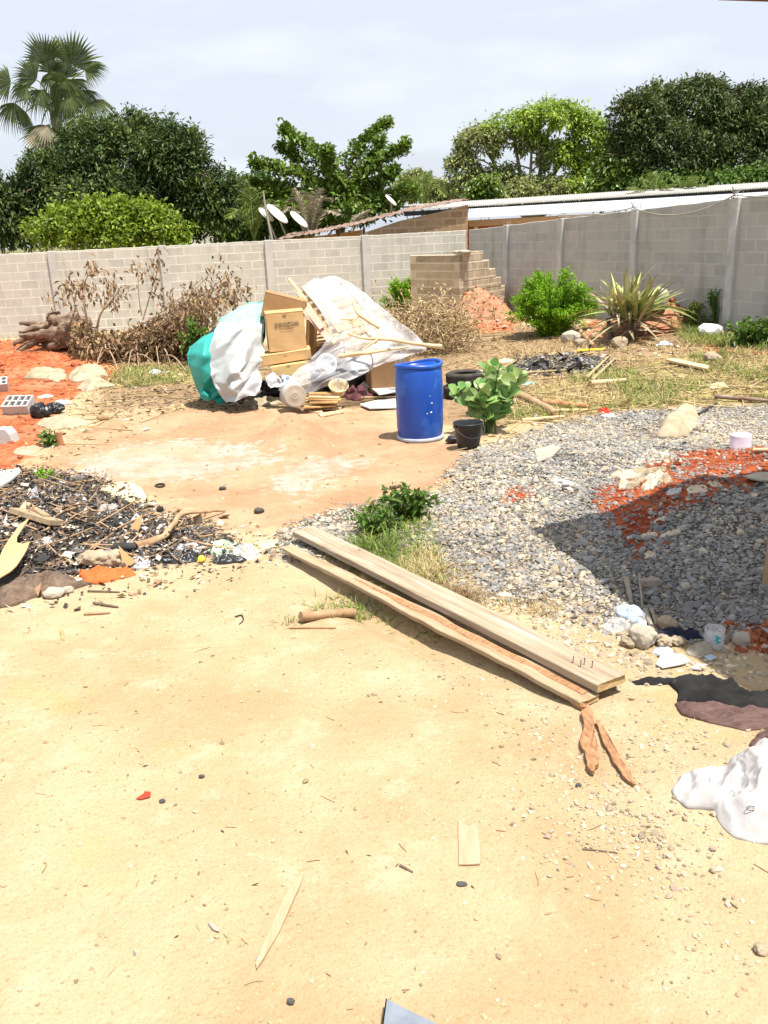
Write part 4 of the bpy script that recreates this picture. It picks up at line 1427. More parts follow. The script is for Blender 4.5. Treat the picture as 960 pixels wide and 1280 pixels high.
# ---- palms
def fan(mb, hub, axis_, face, radius, rng, spread=200, nseg=30, droop=0.35):
    axis_, face = unit(axis_), unit(face)
    side = unit(np.cross(axis_, face))
    face = np.cross(side, axis_)
    verts, faces = [], []
    for i in range(nseg):
        a = math.radians(-spread / 2 + spread * (i + 0.5) / nseg)
        d = axis_ * math.cos(a) + side * math.sin(a)
        w = unit(np.cross(d, face))
        ln = radius * (0.86 + 0.14 * math.cos(a)) * rng.uniform(0.88, 1.05)
        hw = math.tan(math.radians(spread / nseg / 2)) * 0.98
        zig = 0.04 * radius
        row = []
        for t, k in ((0.03, 1), (0.35, 1), (0.62, 1), (0.82, 0.5), (1.0, 0.06)):
            c = hub + d * ln * t + face * (-(t ** 2) * droop * radius * 0.25)
            c = c - np.array([0, 0, 1]) * droop * radius * max(0, t - 0.45) ** 2 * 1.5
            ww = ln * min(t, 0.62) * hw * k
            row += [c + w * ww, c + face * zig * min(t * 2, 1) * k, c - w * ww]
        b = len(verts)
        verts += row
        for r2 in range(4):
            for s in range(2):
                o = b + r2 * 3 + s
                faces.append([o, o + 1, o + 4, o + 3])
    mb.add(verts, faces, 0, False)


rng = np.random.default_rng(31)
YP = 42.0
hub_c = at(68, 142, YP)
pb = np.array([hub_c[0] - 0.4, YP, 0.12])
pal = thing('fan_palm', 'tall fan palm with stiff round fronds rising behind the dark left tree', 'tree', pb, GT)
mb = MB()
mb.tube(spline([pb, (pb + hub_c) / 2 + [0.2, 0, 0], hub_c + [0, 0, 0.3]], 8), np.linspace(0.24, 0.2, 17), 10, jit=0.05)
mb.build('trunk', MAT['bark_pale'], pal)
FANS = [  # hub px, py, axis (image right, up, towards camera), facing, radius px, droop
    (58, 78, (-0.25, 1, 0.2), (-0.3, 0.2, 1), 42, 0.2), (90, 82, (0.45, 0.9, 0.1), (0.2, 0.1, 1), 46, 0.15), (106, 88, (0.9, 0.05, 0.3), (0.2, 0.6, 0.7), 34, 0.5),
    (85, 100, (0.6, -0.75, 0.4), (0.2, 0.35, 1), 36, 0.5), (46, 100, (-0.7, 0.5, 0.3), (-0.2, 0.3, 1), 36, 0.4), (14, 103, (-0.9, 0.1, 0.2), (0, 0.3, 1), 34, 0.3),
    (34, 108, (-0.7, -0.5, 0.4), (-0.1, 0.5, 0.8), 30, 0.7), (18, 128, (-0.35, -0.9, 0.3), (-0.1, 0.3, 1), 36, 0.6), (52, 155, (-0.1, -1, 0.2), (0, 0.2, 1), 34, 0.2),
    (110, 128, (0.95, -0.2, 0.4), (0.1, 0.8, 0.5), 40, 0.8), (78, 128, (0.3, -0.9, 0.5), (0, 0.4, 0.9), 36, 0.6), (52, 112, (-0.3, -0.9, 0.4), (0, 0.4, 0.9), 34, 0.7),
    (66, 92, (-0.15, 1, 0.15), (-0.1, 0.1, 1), 30, 0.3), (80, 98, (0.3, 1, 0.1), (0.1, 0.2, 1), 34, 0.25), (74, 104, (0.15, 0.6, 0.7), (0.1, -0.6, 0.7), 22, 0.3), (80, 96, (0.1, -1, 0.5), (0.1, 0.2, 1), 34, 0.7), (66, 90, (-0.15, -1, 0.4), (-0.2, 0.2, 1), 30, 0.7),
    (100, 112, (0.5, -0.8, 0.4), (0.2, 0.4, 0.9), 34, 0.6), (72, 72, (0.1, 1, -0.4), (0, -0.3, 1), 36, 0.2), (32, 140, (-0.6, -0.7, -0.2), (0, 0.3, 1), 28, 0.6), (88, 118, (0.2, -0.8, 0.6), (0, 0.5, 0.9), 34, 0.7)]
for k, (px, py, ax, fc, rp, dr) in enumerate(FANS):
    hp = at(px, py, YP - ax[2] * 1.2)
    w = lambda v: np.array([v[0], -v[2], v[1]])
    f = MB()
    fan(f, hp, w(ax), w(fc), rp * 0.84 * YP / FOC, rng, rng.uniform(120, 175), 24, dr)
    m = (hub_c + hp) / 2 + np.array([0, 0, 0.35])
    f.tube(spline([hub_c, m, hp], 5), np.linspace(0.05, 0.025, 11), 5, mi=1)
    f.build('frond', [MAT['palm_leaf'], MAT['feather_leaf']], pal)
mb = MB()
for k in range(12):
    d = unit((rng.normal(0, 0.6), rng.normal(0, 0.5) - 0.3, -1))
    fan(mb, hub_c + d * rng.uniform(0.5, 1.1), d, unit((rng.normal(0, .5), -1, 0.2)), 1.2, rng, 90, 14, 0.3)
mb.build('dead_frond', MAT['dry_frond'], pal)


def feather(mb, base, tip, sag, rng, n=34, L=0.5, mi=0):
    base, tip = np.array(base), np.array(tip)
    m = (base + tip) / 2 + np.array([0, 0, sag])
    p = spline([base, m, tip], 12)
    mb.tube(p, np.linspace(0.025, 0.006, len(p)), 5, mi=mi)
    i = np.linspace(len(p) * 0.18, len(p) - 1.01, n)
    a = i.astype(int)
    f = (i - a)[:, None]
    c = p[a] * (1 - f) + p[np.minimum(a + 1, len(p) - 1)] * f
    tg = np.gradient(p, axis=0)[a]
    tg /= np.linalg.norm(tg, axis=1, keepdims=True)
    sd = np.cross(tg, [0, 0, 1.0])
    sd /= np.linalg.norm(sd, axis=1, keepdims=True) + 1e-6
    env = np.sin(np.linspace(0.35, 2.9, n))
    for s in (1, -1):
        d = sd * s + tg * 0.7 + rng.normal(0, 0.12, (n, 3))
        mb.leaves(c, d, np.tile([0, 0, 1.0], (n, 1)), L * env, 0.05, 0.1, 0.15, mi)


def feather_palm(label, px, py, Y, frs, mat, seed, L=0.5, name='feather_palm'):
    rng = np.random.default_rng(seed)
    c = at(px, py, Y)
    t = thing(name, label, 'palm', (c[0], Y, 0.12), 'feather palms beyond the wall')
    mb = MB()
    mb.tube([(c[0], Y, 0.1), (c[0] + 0.05, Y, c[2] * 0.5), c], [0.1, 0.09, 0.07], 8)
    mb.build('trunk', MAT['bark_pale'], t)
    for (tx, ty, sag) in frs:
        mb = MB()
        feather(mb, c, at(tx, ty, Y + rng.uniform(-1.2, 0.6)), sag, rng, 36, L)
        mb.build('frond', mat, t)


feather_palm('pale thin feather palm in the gap between the almond and the loose tree', 528, 262, 44,
             [(528, 218, 0.3), (545, 226, 0.5), (512, 222, 0.5), (556, 244, 0.7), (500, 240, 0.7), (538, 214, 0.2)], MAT['feather_leaf'], 41)
feather_palm('low palm with pale fronds rising above the roof, leftmost of the roofside palms', 814, 262, 34,
             [(802, 222, 0.1), (824, 217, 0.15), (842, 230, 0.25), (786, 234, 0.25), (813, 216, 0.05)], MAT['feather_leaf'], 42, 0.34)
feather_palm('low palm with pale fronds rising above the roof, right of another small palm', 856, 258, 34,
             [(848, 221, 0.1), (868, 220, 0.15), (884, 230, 0.25), (858, 226, 0.05)], MAT['feather_leaf'], 43, 0.34)
feather_palm('dry grey palm with bare drooping fronds beside the dishes', 388, 300, 32,
             [(380, 240, 0.3), (400, 236, 0.4), (362, 252, 0.6), (412, 250, 0.6), (425, 268, 0.5), (368, 236, 0.3), (393, 246, 0.1), (350, 268, 0.6)], MAT['dry_frond'], 44, 0.42)
feather_palm('green palm with long yellowing fronds left of the dishes', 318, 300, 32,
             [(300, 250, 0.3), (330, 240, 0.4), (286, 272, 0.6), (345, 262, 0.5), (312, 236, 0.3), (338, 250, 0.3)], MAT['feather_leaf'], 45, 0.5)
feather_palm('dead straw-coloured frond clump poking up behind the rusty shed roof', 440, 292, 32,
             [(462, 262, 0.2), (456, 266, 0.1), (450, 268, 0.2)], MAT['dry_frond'], 46, 0.3)
# ------------------------------------------------------------------ loose stuff on the ground
def drop_to_ground(q, lift=0.0):
    q = np.asarray(q, float)
    return np.column_stack([q[:, 0], q[:, 1], hgt(q[:, 0], q[:, 1]) + lift])


rng = np.random.default_rng(50)
GRAV = ZONES['gravel'][0]
p = scatter(GRAV, 100000, 51, w=0.3)
red = np.max([poly_mask(q, 0.2, p[:, :2]) for q in ZONES['redgravel'][0]], 0)
p = p[(red < 0.30 + 0.4 * rng.random(len(p))) | (rng.random(len(p)) < 0.16)]
grs = np.max([poly_mask(q, 0.2, p[:, :2]) for q in ZONES['grass'][0][2:]], 0)
p = p[(grs < 0.55) | (rng.random(len(p)) < 0.4)]
dist = np.hypot(p[:, 0], p[:, 1])
thin = (fbm(p, 0.9, 3, 61) > 0.10) & (dist > 7.2)
p = p[~thin | (rng.random(len(p)) < 0.45)]
size = np.clip(rng.lognormal(math.log(0.0108), 0.42, len(p)), 0.007, 0.04)
shadeside = sstep(1.2, 2.0, p[:, 0]) * sstep(8.2, 7.0, p[:, 1])  # porch shadow area: fewer pale stones, so shade is put into the colour
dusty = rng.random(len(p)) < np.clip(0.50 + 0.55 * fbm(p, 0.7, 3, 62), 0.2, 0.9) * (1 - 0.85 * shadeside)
p[:, 2] += size * 0.25
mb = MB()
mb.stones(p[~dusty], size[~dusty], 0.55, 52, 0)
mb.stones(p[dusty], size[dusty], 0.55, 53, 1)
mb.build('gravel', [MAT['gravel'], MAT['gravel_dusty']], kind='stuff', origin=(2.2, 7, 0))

# pebbles and crumbs over the sand
mb = MB()
NEAR = [(-200, 760), (170, 730), (350, 705), (450, 770), (620, 800), (780, 880), (1100, 900), (1200, 1500), (-300, 1500)]
NEAR = [(-150, 770), (170, 735), (345, 705), (450, 775), (640, 845), (790, 890), (960, 900), (1040, 1290), (-60, 1290)]
p = scatter([NEAR], 1900, 54)
s = np.clip(rng.lognormal(math.log(0.0042), 0.45, len(p)), 0.002, 0.014)
p[:, 2] += s * 0.2
mb.stones(p, s, 0.7, 55, 0)
p = scatter([NEAR], 12000, 154)
p = p[fbm(p, 1.5, 3, 155) + rng.normal(0, 0.15, len(p)) > -0.12]
s = np.clip(rng.lognormal(math.log(0.0019), 0.4, len(p)), 0.001, 0.005)
mb.stones(p, s, 0.8, 156, 0)
for cx, cy, sx, sy, n in ((780, 1040, 70, 30, 380), (735, 985, 60, 28, 180), (835, 1085, 50, 26, 120), (840, 930, 50, 25, 200), (700, 900, 60, 22, 160), (560, 850, 60, 20, 120), (890, 1180, 50, 40, 60)):
    q = np.column_stack([rng.normal(cx, sx, n), rng.normal(cy, sy, n)])
    pts = np.array([G(min(max(a, -50), 1040), b2) for a, b2 in q])
    s = np.clip(rng.lognormal(math.log(0.0055), 0.5, n), 0.002, 0.016)
    mb.stones(pts + np.array([0, 0, 0.002]), s, 0.65, n, 1)
for poly, n, sz in (([(600, 745), (700, 755), (790, 790), (960, 805), (960, 850), (850, 850), (780, 860), (640, 790)], 900, 0.012), ([(640, 560), (600, 600), (430, 640), (330, 668), (340, 690), (460, 690)], 350, 0.011)):
    p = scatter([poly], n, n, w=0.3)
    s = np.clip(rng.lognormal(math.log(sz), 0.4, n), 0.004, 0.035)
    mb.stones(p, s, 0.6, n, 1)
p = scatter([ZONES['orange'][0][0]], 500, 56)
mb.stones(p, np.clip(rng.lognormal(math.log(0.007), 0.5, len(p)), 0.003, 0.03), 0.6, 57, 0)
mb.build('pebbles', [MAT['pebble'], MAT['gravel_dusty']], kind='stuff', origin=(0, 4, 0))

# clods on the red soil and on the mounds
mb = MB()
p = scatter(ZONES['red'][0][:1], 900, 58)
mb.stones(p, np.clip(rng.lognormal(math.log(0.022), 0.5, len(p)), 0.008, 0.09), 0.6, 59, 0)
for q, n in ((ZONES['redgravel'][0][0], 1500), (ZONES['redgravel'][0][1], 80), (ZONES['redgravel'][0][2], 300)):
    p = scatter([q], n, n, w=0.3)
    mb.stones(p, np.clip(rng.lognormal(math.log(0.013), 0.5, n), 0.005, 0.05), 0.6, n + 1, 0)
for (cx, cy, r) in ((2.42, 21.7, 0.6), (2.95, 21.2, 0.5), (5.95, 18.2, 0.55)):
    q = rng.normal(0, 1, (110, 2)) * r * 0.8 + [cx, cy]
    mb.stones(drop_to_ground(q), np.clip(rng.lognormal(math.log(0.022), 0.5, 110), 0.01, 0.08), 0.6, 61, 0)
mb.build('dirt', MAT['red_soil'], kind='stuff', origin=(0, 10, 0))


def flakes(mb, p, size, seed, mi=0, lift=0.02, tilt=0.6, asp=0.6):
    """curled scraps: bent quads with thickness from a second face set"""
    r = np.random.default_rng(seed)
    n = len(p)
    d = r.normal(0, 1, (n, 3))
    d[:, 2] *= tilt * 0.5
    up = np.column_stack([r.normal(0, tilt, (n, 2)), np.ones(n)])
    s = np.broadcast_to(size, (n,))
    mb.leaves(p + np.column_stack([np.zeros((n, 2)), lift * r.random(n)]), d, up, s, s * asp * r.uniform(0.4, 1.3, n), r.uniform(-0.35, 0.35, (n, 1)), 0.1, mi)


def twigs(mb, p, length, rad, seed, mi=0, tilt=0.12, lift=0.008):
    r = np.random.default_rng(seed)
    L = np.broadcast_to(length, (len(p),))
    for q, l in zip(p, L):
        a = r.uniform(0, 6.28)
        d = np.array([math.cos(a), math.sin(a), 0]) * l / 2
        b = r.normal(0, l * 0.06, 3)
        pts = np.array([q - d, q + b, q + d])
        pts[:, 2] = hgt(pts[:, 0], pts[:, 1]) + lift + np.array([0, 0.4, 1.0]) * l * r.uniform(0, tilt)
        mb.tube(pts, [rad, rad * 0.9, rad * 0.5], 5, mi, cap=False)


# burnt rubbish heap: a mass of charred scraps
mb = MB()
ASHP = ZONES['ash'][0][0]
p = scatter([ASHP], 16000, 70, w=0.3)
hm = fbm(p, 1.1, 3, 71)
sel = rng.random(len(p))
k = sel < 0.50
flakes(mb, p[k], rng.lognormal(math.log(0.034), 0.4, k.sum()), 72, 0, 0.05, 0.8)
k = (sel >= 0.50) & (sel < 0.68)
flakes(mb, p[k], rng.lognormal(math.log(0.033), 0.4, k.sum()), 73, 1, 0.04, 0.7)
k = (sel >= 0.68) & (sel < 0.94)
flakes(mb, p[k], rng.lognormal(math.log(0.042), 0.4, k.sum()), 74, 2, 0.07, 0.9)
k = (sel >= 0.94) & (sel < 0.975)
flakes(mb, p[k], rng.lognormal(math.log(0.055), 0.4, k.sum()), 75, 3, 0.06, 0.8)
k = sel >= 0.986
flakes(mb, p[k], rng.lognormal(math.log(0.055), 0.4, k.sum()), 76, 4, 0.05, 0.7)
p = scatter([ASHP], 350, 77, w=0.25)
mb.stones(p + [0, 0, 0.01], np.clip(rng.lognormal(math.log(0.026), 0.5, len(p)), 0.01, 0.08), 0.7, 78, 0)
p = scatter([ASHP], 150, 79, w=0.25)
twigs(mb, p, rng.uniform(0.08, 0.3, len(p)), 0.007, 80, 2, 0.35, 0.03)
p = scatter([ASHP], 90, 81, w=0.25)
twigs(mb, p, rng.uniform(0.12, 0.5, len(p)), 0.009, 82, 5, 0.3, 0.04)
ASH2 = ZONES['ash'][0][1]
p = scatter([ASH2], 900, 83, w=0.3)
k = len(p) // 2
flakes(mb, p[:k], rng.lognormal(math.log(0.09), 0.4, k), 84, 0, 0.06, 0.8)
flakes(mb, p[k:], rng.lognormal(math.log(0.08), 0.4, len(p) - k), 85, 1, 0.05, 0.8)
mb.build('burnt_rubble', [MAT['char'], MAT['ash_grey'], MAT['burnt_brown'], MAT['scrap_pale'], MAT['scrap_white'], MAT['log']], kind='stuff', origin=(-2.5, 7, 0))

# loose litter: scraps, straw, dead leaves over the dry earth
mb = MB()
LIT = [(120, 450), (260, 436), (560, 405), (640, 400), (960, 400), (1000, 440), (1000, 500), (800, 510), (640, 535), (600, 560), (560, 470), (330, 512), (220, 512), (40, 590)]
p = scatter([LIT], 11000, 90, w=0.5)
sel = rng.random(len(p))
k = sel < 0.40
flakes(mb, p[k], rng.lognormal(math.log(0.06), 0.4, k.sum()), 91, 0, 0.02, 0.4, 0.45)
k = (sel >= 0.40) & (sel < 0.86)
flakes(mb, p[k], rng.lognormal(math.log(0.06), 0.4, k.sum()), 92, 1, 0.02, 0.45, 0.5)
k = (sel >= 0.86) & (sel < 0.91)
flakes(mb, p[k], rng.lognormal(math.log(0.085), 0.4, k.sum()), 93, 2, 0.02, 0.3, 0.7)
k = sel >= 0.984
flakes(mb, p[k], rng.lognormal(math.log(0.08), 0.45, k.sum()), 94, 3, 0.02, 0.3, 0.8)
p = scatter([LIT], 420, 95, w=0.4)
twigs(mb, p, rng.uniform(0.2, 0.9, len(p)), 0.009, 96, 0, 0.08)
RG = [(620, 470), (960, 430), (1000, 500), (800, 512), (640, 535)]
q = scatter([[(140, 470), (330, 500), (330, 514), (230, 516), (130, 520)]], 900, 197, w=0.5)
flakes(mb, q[:500], rng.lognormal(math.log(0.05), 0.4, 500), 198, 4, 0.02, 0.5, 0.5)
flakes(mb, q[500:], rng.lognormal(math.log(0.07), 0.4, 400), 199, 1, 0.02, 0.4, 0.5)
p = scatter([RG], 240, 97, w=0.4)
twigs(mb, p, rng.uniform(0.3, 1.0, len(p)), 0.009, 98, 0, 0.1)
# lumps on the swept earth and round the burnt heap
EDGE = [(180, 640), (250, 640), (345, 680), (350, 700), (240, 735), (150, 745), (-50, 770), (-50, 735), (150, 712), (240, 705), (300, 695)]
p = scatter([EDGE], 420, 99, w=0.3)
k = len(p) // 3
flakes(mb, p[:k], rng.lognormal(math.log(0.05), 0.4, k), 100, 2, 0.02, 0.5, 0.6)
flakes(mb, p[k:2 * k], rng.lognormal(math.log(0.05), 0.4, k), 101, 1, 0.02, 0.5, 0.6)
flakes(mb, p[2 * k:], rng.lognormal(math.log(0.045), 0.4, len(p) - 2 * k), 102, 4, 0.03, 0.6, 0.6)
p = scatter([ZONES['orange'][0][0]], 150, 103, w=0.3)
flakes(mb, p, rng.lognormal(math.log(0.035), 0.5, len(p)), 104, 1, 0.01, 0.3, 0.6)
p = scatter([NEAR], 190, 105)
flakes(mb, p + [0, 0, 0.002], rng.lognormal(math.log(0.016), 0.5, len(p)), 106, 1, 0.004, 0.25, 0.35)
p = scatter([NEAR], 60, 107)
flakes(mb, p + [0, 0, 0.002], rng.lognormal(math.log(0.016), 0.5, len(p)), 108, 4, 0.004, 0.25, 0.35)
p = scatter([NEAR], 70, 109)
twigs(mb, p, rng.lognormal(math.log(0.045), 0.5, len(p)), 0.0016, 110, 1, 0.05, 0.002)
mb.build('litter', [MAT['straw'], MAT['dead_leaf'], MAT['scrap_pale'], MAT['scrap_white'], MAT['char']], kind='stuff', origin=(0, 10, 0))

# grass
mb = MB()


def sward(polys, n, L, W, seed, mi=0, w=0.35, clump=0.0, lean=0.5, bend=0.5):
    r = np.random.default_rng(seed)
    p = scatter(polys, n, seed, w=w)
    if clump is not None:
        p = p[(fbm(p, 1.3, 3, seed) > clump)]
    d = np.column_stack([r.normal(0, lean, (len(p), 2)), np.ones(len(p))])
    mb.blades(p, d, L * r.uniform(0.5, 1.3, len(p)), W, bend * r.uniform(0.3, 1.5, len(p)), mi)


sward([ZONES['grass'][0][0]], 9000, 0.16, 0.012, 120, 0, 0.4, 0.08, 0.8)
sward([ZONES['grass'][0][0]], 5000, 0.17, 0.011, 121, 1, 0.5, -0.1, 0.9)
sward([ZONES['grass'][0][1]], 1500, 0.15, 0.012, 122, 0, 0.4, 0.02, 0.8)
sward([ZONES['grass'][0][1]], 1200, 0.15, 0.012, 130, 1, 0.4, 0.0, 0.9)
sward([[(640, 398), (700, 425), (960, 415), (1000, 445), (700, 470), (620, 440)]], 3500, 0.14, 0.012, 123, 1, 0.5, 0.05, 0.9)
sward([[(480, 660), (530, 640), (560, 735), (500, 735), (440, 700)]], 1500, 0.11, 0.007, 124, 0, 0.2, -0.15, 0.7)
sward([[(500, 690), (548, 690), (560, 735), (520, 740)]], 900, 0.10, 0.006, 125, 1, 0.15, -0.4, 0.7)
sward([[(360, 755), (440, 740), (520, 790), (560, 800), (460, 770), (380, 775)]], 420, 0.075, 0.006, 126, 0, 0.15, -0.1, 0.6)
sward([[(585, 742), (700, 760), (700, 775), (590, 755)]], 300, 0.07, 0.006, 127, 1, 0.15, -0.1, 0.6)
sward([[(0, 408), (85, 408), (85, 420), (0, 425)], [(240, 395), (480, 385), (480, 405), (240, 410)]], 2600, 0.2, 0.014, 128, 1, 0.5, -0.2, 0.7)
sward([[(850, 405), (960, 400), (960, 440), (860, 430)]], 2600, 0.2, 0.014, 129, 0, 0.4, -0.2, 0.7)
mb.build('grass', [MAT['grass'], MAT['straw']], kind='stuff', origin=(2, 10, 0))


# ------------------------------------------------------------------ helpers for limp things lying about
def crumple(name, label, cat, px, mat, size=None, height=0.1, rot=0.0, seed=0, wr=0.03, freq=6.0, edge=0.12, poly=None, lift=0.004, N=84, K=26, power=2.2, parent=None, group=None, flat_base=True, extra=None):
    r = np.random.default_rng(seed)
    if poly is not None:
        Q = GL(poly)[:, :2]
        c = Q.mean(0)
        seg = np.linalg.norm(np.roll(Q, -1, 0) - Q, axis=1)
        cum = np.concatenate([[0], np.cumsum(seg)])
        tt = np.linspace(0, cum[-1], N, endpoint=False)
        Q2 = np.vstack([Q, Q[:1]])
        out = np.column_stack([np.interp(tt, cum, Q2[:, 0]), np.interp(tt, cum, Q2[:, 1])]) - c
    else:
        c = G(*px)[:2]
        a = np.linspace(0, 2 * math.pi, N, endpoint=False)
        ca, sa = np.cos(a), np.sin(a)
        e = 0.72
        out = np.column_stack([np.sign(ca) * np.abs(ca) ** e * size[0] / 2, np.sign(sa) * np.abs(sa) ** e * size[1] / 2])
        cr, sr = math.cos(rot), math.sin(rot)
        out = out @ np.array([[cr, sr], [-sr, cr]])
    sc = np.abs(out).max()
    out = out * (1 + edge * fbm(np.column_stack([out / sc * 1.6, np.full(N, seed * 1.7)]), 1.5, 3, seed)[:, None] * 2)
    rho = np.linspace(0, 1, K + 1)[1:]
    P2 = np.concatenate([np.zeros((1, 2)), (rho[:, None, None] * out[None]).reshape(-1, 2)]) + c
    rr = np.concatenate([[0], np.repeat(rho, N)])
    g = hgt(P2[:, 0], P2[:, 1])
    q3 = np.column_stack([P2, np.full(len(P2), seed * 2.3)])
    prof = (1 - rr ** power) ** 0.75
    ext = float(np.ptp(out, 0).max())
    fo = folds(P2 - c, ext, seed)
    z = g + lift + height * prof * (0.55 + 0.3 * fbm(q3, 1.6 / ext, 3, seed + 5)) + (height * 0.7 + wr * 1.3) * (fo + 0.10) * (0.18 + 0.82 * prof)
    z = np.maximum(z, g + 0.003)
    top = np.column_stack([P2, z])
    # small sideways folds
    top[1:, :2] += (wr * 0.6 * np.stack([fbm(q3[1:], freq, 2, seed + 8), fbm(q3[1:], freq, 2, seed + 9)], -1))
    nV = len(top)
    rimi = 1 + (K - 1) * N + np.arange(N)
    under = np.column_stack([top[rimi, :2] * 0.97 + c * 0.03, hgt(top[rimi, 0], top[rimi, 1]) - 0.012])
    V = np.concatenate([top, under, [[c[0], c[1], gz(c[0], c[1]) - 0.012]]])
    j = np.arange(N)
    j2 = (j + 1) % N
    f3 = np.stack([np.zeros(N, int), 1 + j, 1 + j2], -1)
    qs = []
    for k in range(K - 1):
        o = 1 + k * N
        qs.append(np.stack([o + j, o + N + j, o + N + j2, o + j2], -1))
    qs.append(np.stack([rimi, nV + j, nV + j2, rimi[j2]], -1))
    mb = MB()
    mb.add(V, [list(x) for x in f3] + [list(x) for x in np.concatenate(qs)] + [[nV + N, nV + a, nV + b] for a, b in zip(j2, j)])
    # report the surface for lettering etc.
    o = mb.build(name, mat, parent, label=label, cat=cat, group=group, origin=None if parent else (c[0], c[1], gz(c[0], c[1])))
    return o


def cutout(name, label, cat, poly, mat, thick=0.006, lift=0.004, curl=0.0, parent=None, group=None, tilt=None, seed=0):
    """a stiff flat piece lying on the ground, outline as seen, with real thickness"""
    P3 = GL(poly)
    c = P3.mean(0)
    A = np.column_stack([P3[:, :2] - c[:2], np.ones(len(P3))])
    coef, *_ = np.linalg.lstsq(A, P3[:, 2], rcond=None)
    z = A @ coef
    P3[:, 2] = z + lift + thick + max(0, (P3[:, 2] - z).max()) * 0.6
    if tilt is not None:
        P3[:, 2] += np.maximum(0, (P3[:, :2] - c[:2]) @ np.array(tilt[:2]) + tilt[2])
    if curl:
        P3[:, 2] += curl * fbm(P3, 3.0, 2, seed)
    mb = MB()
    mb.slab(P3, (0, 0, 1), thick)
    return mb.build(name, mat, parent, label=label, cat=cat, group=group)


def stick(name, label, cat, pts, r, mat, lift=None, seg=8, group=None, bend=0.0, seed=0, taper=0.6, rough=0.0, ends=None):
    P3 = np.array([G(a, b) for a, b in pts])
    if len(P3) == 2:
        P3 = np.array([P3[0], (P3[0] + P3[1]) / 2, P3[1]])
    P3 = spline(P3, 6)
    rad = np.linspace(r, r * taper, len(P3))
    ln = np.interp(np.arange(len(P3)), [0, len(P3) - 1], P3[[0, -1], 2])
    P3[:, 2] = ln + np.maximum(0, hgt(P3[:, 0], P3[:, 1]) - ln).max() * 0.6 + rad * 0.85 + (lift or 0)
    if bend:
        P3 += bend * np.stack([fbm(P3, 3, 2, seed + k) for k in range(3)], -1) * [1, 1, 0.3]
    mb = MB()
    mb.tube(P3, rad, seg, jit=rough, seed=seed)
    return mb.build(name, mat, label=label, cat=cat, group=group, origin=P3[len(P3) // 2])


def lump(name, label, cat, px, r, mat, seed=0, amp=0.22, freq=3.0, sub=3, group=None, sink=0.25, rot=0.0, smooth=True):
    c = G(*px)
    r = np.broadcast_to(np.array(r, float), (3,))
    mb = MB()
    mb.blob(c + [0, 0, r[2] * (1 - sink)], r, amp, freq, sub, seed, rot_z(rot), 0, smooth)
    return mb.build(name, mat, label=label, cat=cat, group=group, origin=c)
# ------------------------------------------------------------------ drum, bucket, tyres, leafy plant
b = G(525.5, 547)
b[1] += 0.0
YD = b[1]
dr = thing('plastic_drum', 'tall open blue plastic drum with a squashed oval rim, standing on swept earth', 'drum', b)
Rr, Hd = 0.288, 0.925


def drum_warp(v):
    t = np.clip((v[:, 2] - 0.55) / 0.4, 0, 1) ** 2
    a = np.arctan2(v[:, 1], v[:, 0])
    v = v.copy()
    v[:, 1] *= 1 - 0.16 * t
    v[:, 2] += t * 0.016 * np.sin(a * 2 + 0.6) + t * 0.012 * np.sin(a + 2.2)
    v[:, :2] *= (1 + 0.006 * np.sin(a * 3 + v[:, 2:3].ravel() * 5))[:, None]
    return v


prof = [(0.001, 0.012), (0.20, 0.012), (0.262, 0.02), (0.272, 0.05), (0.277, 0.11), (0.284, 0.16), (0.286, 0.40), (0.288, 0.62), (0.285, 0.80), (0.279, 0.862), (0.272, 0.885)]
mb = MB()
mb.lathe(prof + [(0.262, 0.89), (0.262, 0.60), (0.262, 0.10), (0.001, 0.06)], 56, b, rot_z(0.2), warp=drum_warp)
mb.build('shell', MAT['drum_blue'], dr)
mb = MB()
mb.lathe([(0.262, 0.872), (0.290, 0.874), (0.297, 0.884), (0.298, 0.905), (0.292, 0.918), (0.276, 0.922), (0.264, 0.916), (0.262, 0.89)], 56, b, rot_z(0.2), warp=drum_warp)
mb.build('rim', MAT['drum_blue'], dr)
mb = MB()
mb.lathe([(0.2, 0.0), (0.283, 0.0), (0.290, 0.010), (0.289, 0.032), (0.280, 0.043), (0.268, 0.045), (0.25, 0.03)], 56, b)
mb.build('base_ring', MAT['drum_base'], dr)

mb = MB()
for k, (a_, z_, s_) in enumerate(((-1.15, 0.56, 0.005), (-1.08, 0.47, 0.009), (-1.12, 0.36, 0.011), (-1.30, 0.35, 0.006))):
    q = np.array([0.2865 * math.cos(a_), 0.2865 * math.sin(a_), z_])
    mb.blob(b + q, (s_, s_ * 1.3, 0.002), 0.35, 4, 2, k, rot_z(a_) @ rot_y(math.pi / 2))
mb.build('paint_splash', MAT['white_board'], dr)
b = G(585.5, 559)
bk = thing('bucket', 'small open black plastic bucket standing in front of the big-leaved plant', 'bucket', b)
mb = MB()
mb.lathe([(0.001, 0.004), (0.118, 0.0), (0.124, 0.01), (0.148, 0.16), (0.163, 0.272), (0.171, 0.275), (0.176, 0.283), (0.174, 0.294), (0.165, 0.296), (0.158, 0.288), (0.143, 0.16), (0.117, 0.015), (0.001, 0.012)], 40, b)
mb.build('pail', MAT['bucket'], bk)
a = np.linspace(0, math.pi, 18)
hp = np.column_stack([0.178 * np.cos(a), -0.155 * np.sin(a) ** 0.8 - 0.015, 0.262 - 0.125 * np.sin(a)]) @ rot_z(0.35).T
mb = MB()
mb.tube(b + hp, 0.0055, 6)
mb.build('handle', MAT['bucket'], bk)
for s in (1, -1):
    mb = MB()
    q = rot_z(0.35) @ np.array([s * 0.17, -0.005, 0.262])
    mb.box(b + q, (0.03, 0.04, 0.04), rot_z(0.35), 0.006)
    mb.build('handle_lug', MAT['bucket'], bk)


